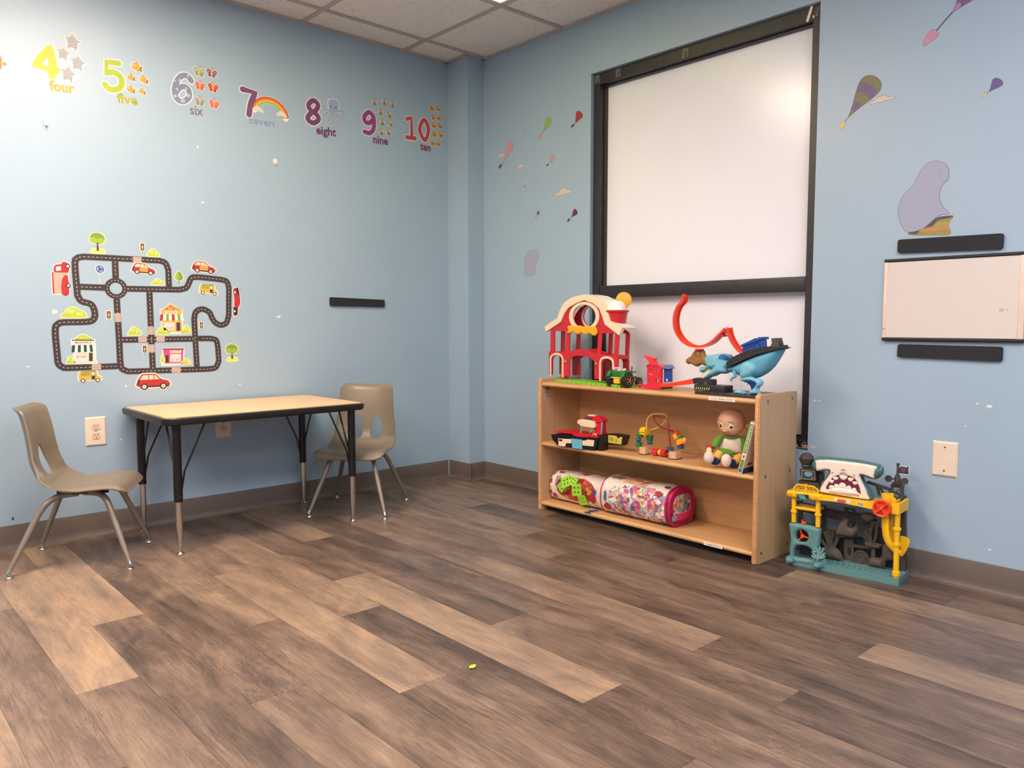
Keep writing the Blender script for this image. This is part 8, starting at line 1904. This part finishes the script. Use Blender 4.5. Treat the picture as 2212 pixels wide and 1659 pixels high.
# diver tower at the left
b = MB(); q = (0.0455,0.4034); rh = ((0.0729,0.4065)[0]-(0.0162,0.4)[0])/2
b.ball(tuple(SHF(q[0], q[1], -.07)), (rh*.95, rh*.95, rh*.92), DG, nu=24, nv=16)
b.tube([tuple(SHF(q[0]+rh*1.0*math.cos(a), q[1]+.004*math.sin(a*1), -.07+rh*1.0*math.sin(a))) for a in [2*PI*k/24 for k in range(24)]], .0028, DG, 8, closed=True)
b.lathe([(rh*.62, 0), (rh*.72, .006), (rh*.62, rh*.5), (rh*.74, rh*.72)], SHF(q[0], (0.0464,0.3721)[1], -.07), DG, n=20)
b.ball(tuple(SHF(q[0]+rh*.96, q[1]-.002, -.065)), (.004, .004, .006), DG, nu=8, nv=6); b.build('diver_helmet', t)
b = MB(); b.prism([(0.0297,0.3671),(0.0857,0.3681),(0.0888,0.3258),(0.0298,0.322)], SHF, -.095, -.056, DG); b.prism([(0.0202,0.3187),(0.0965,0.3191),(0.1011,0.2907),(0.0193,0.2831)], SHF, -.10, -.060, DG); b.prism([(0.0772,0.3621),(0.1036,0.3615),(0.1061,0.2802),(0.0795,0.2843)], SHF, -.10, -.075, DG)
b.prism([(0.019,0.3619),(0.0298,0.3632),(0.0306,0.3358),(0.0217,0.3347)], SHF, -.080, -.070, DG); b.prism([(0.0343,0.3677),(0.0379,0.3759),(0.0704,0.3752),(0.0744,0.3679)], SHF, -.09, -.06, DG); b.build('control_tower', t)
b = MB(); b.prism([[(0.0314,0.3634),(0.0847,0.3641),(0.0865,0.3286),(0.0324,0.3266)], [(0.0361,0.3589),(0.081,0.3598),(0.0819,0.3315),(0.0369,0.3311)]], SHF, -.056, -.052, P_('screen_bezel', (120, 112, 98), .4))
b.prism([(0.0361,0.3589),(0.081,0.3598),(0.0819,0.3315),(0.0369,0.3311)], SHF, -.056, -.054, P_('screen_navy', (40, 66, 104), .2)); b.prism(cr([(0.0432,0.3531),(0.0576,0.358),(0.0747,0.3551),(0.0713,0.3449),(0.0581,0.3393),(0.0465,0.3437)], 3, True), SHF, -.054, -.0536, P_('screen_aqua', (110, 160, 170), .3))
q = (0.0738,0.3367); b.prism(circ(q[0], q[1], .0048, n=14), SHF, -.0536, -.053, P_('screen_dial', (120, 130, 60), .4)); b.build('screen', t)
# crane tower with anemometer and flag at the right
def seg(p, m, r, d, nm=None): pass
b = MB()
for l, w in (([(0.3477,0.339),(0.3829,0.3383)], .010), ([(0.3511,0.3376),(0.3356,0.2983)], .008), ([(0.3796,0.3378),(0.3831,0.2868)], .010), ([(0.3434,0.318),(0.3825,0.3051)], .004), ([(0.3422,0.303),(0.3808,0.3325)], .004), ([(0.3356,0.2965),(0.383,0.2905)], .005), ([(0.2651,0.3391),(0.3449,0.3219)], .009), ([(0.295,0.3318),(0.3048,0.2976)], .006), ([(0.3048,0.2976),(0.3354,0.302)], .005), ([(0.3001,0.3325),(0.3219,0.3001)], .004)): b.stroke(l, w, SHF, -.100, -.084, DG)
b.build('lattice_tower', t)
q0 = (0.3649,0.3469); q1 = (0.363,0.4221); hh = q1[1]-q0[1]
b = MB(); b.lathe([(.018, 0), (.018, .004), (.0105, .006), (.0105, hh*.30), (.0085, hh*.34), (.0085, hh*.42), (.0050, hh*.46), (.0040, hh*.86), (.0055, hh*.88), (.0055, hh)], SHF(q0[0], q0[1], -.09), DG, n=18); b.build('mast', t)
b = MB()
for q in ((0.3367,0.3635), (0.3911,0.3614)):
    b.tube([tuple(SHF(q0[0], q[1], -.09)), tuple(SHF(q[0], q[1], -.085))], .003, DG, 8); b.lathe([(.0125, 0), (.0115, -.006), (.007, -.011), (0, -.012)], SHF(q[0], q[1], -.080), DG, axis=nS, n=18)
b.build('wind_cups', t)
b = MB(); fp = cr([(0.368,0.4105),(0.3802,0.4142),(0.3919,0.4119),(0.4035,0.4177),(0.4004,0.4046),(0.4034,0.3864),(0.3913,0.3841),(0.3796,0.3848),(0.3663,0.3846)], 2, True)
b.prism(fp, SHF, -.092, -.0895, SWH); b.prism([(p[0]*.88+.12*sum(x[0] for x in fp)/len(fp), p[1]*.86+.14*sum(x[1] for x in fp)/len(fp)) for p in fp], SHF, -.0895, -.089, P_('flag_navy', (36, 54, 84), .5))
q = (0.3824,0.3995); b.prism(circ(q[0], q[1], .0062, n=16), SHF, -.089, -.0886, P_('flag_red', (190, 50, 66), .5)); b.prism(circ(q[0]+.0005, q[1], .0028, .0035, n=10), SHF, -.0886, -.0882, P_('flag_dark', (70, 24, 50), .5)); b.build('flag', t)
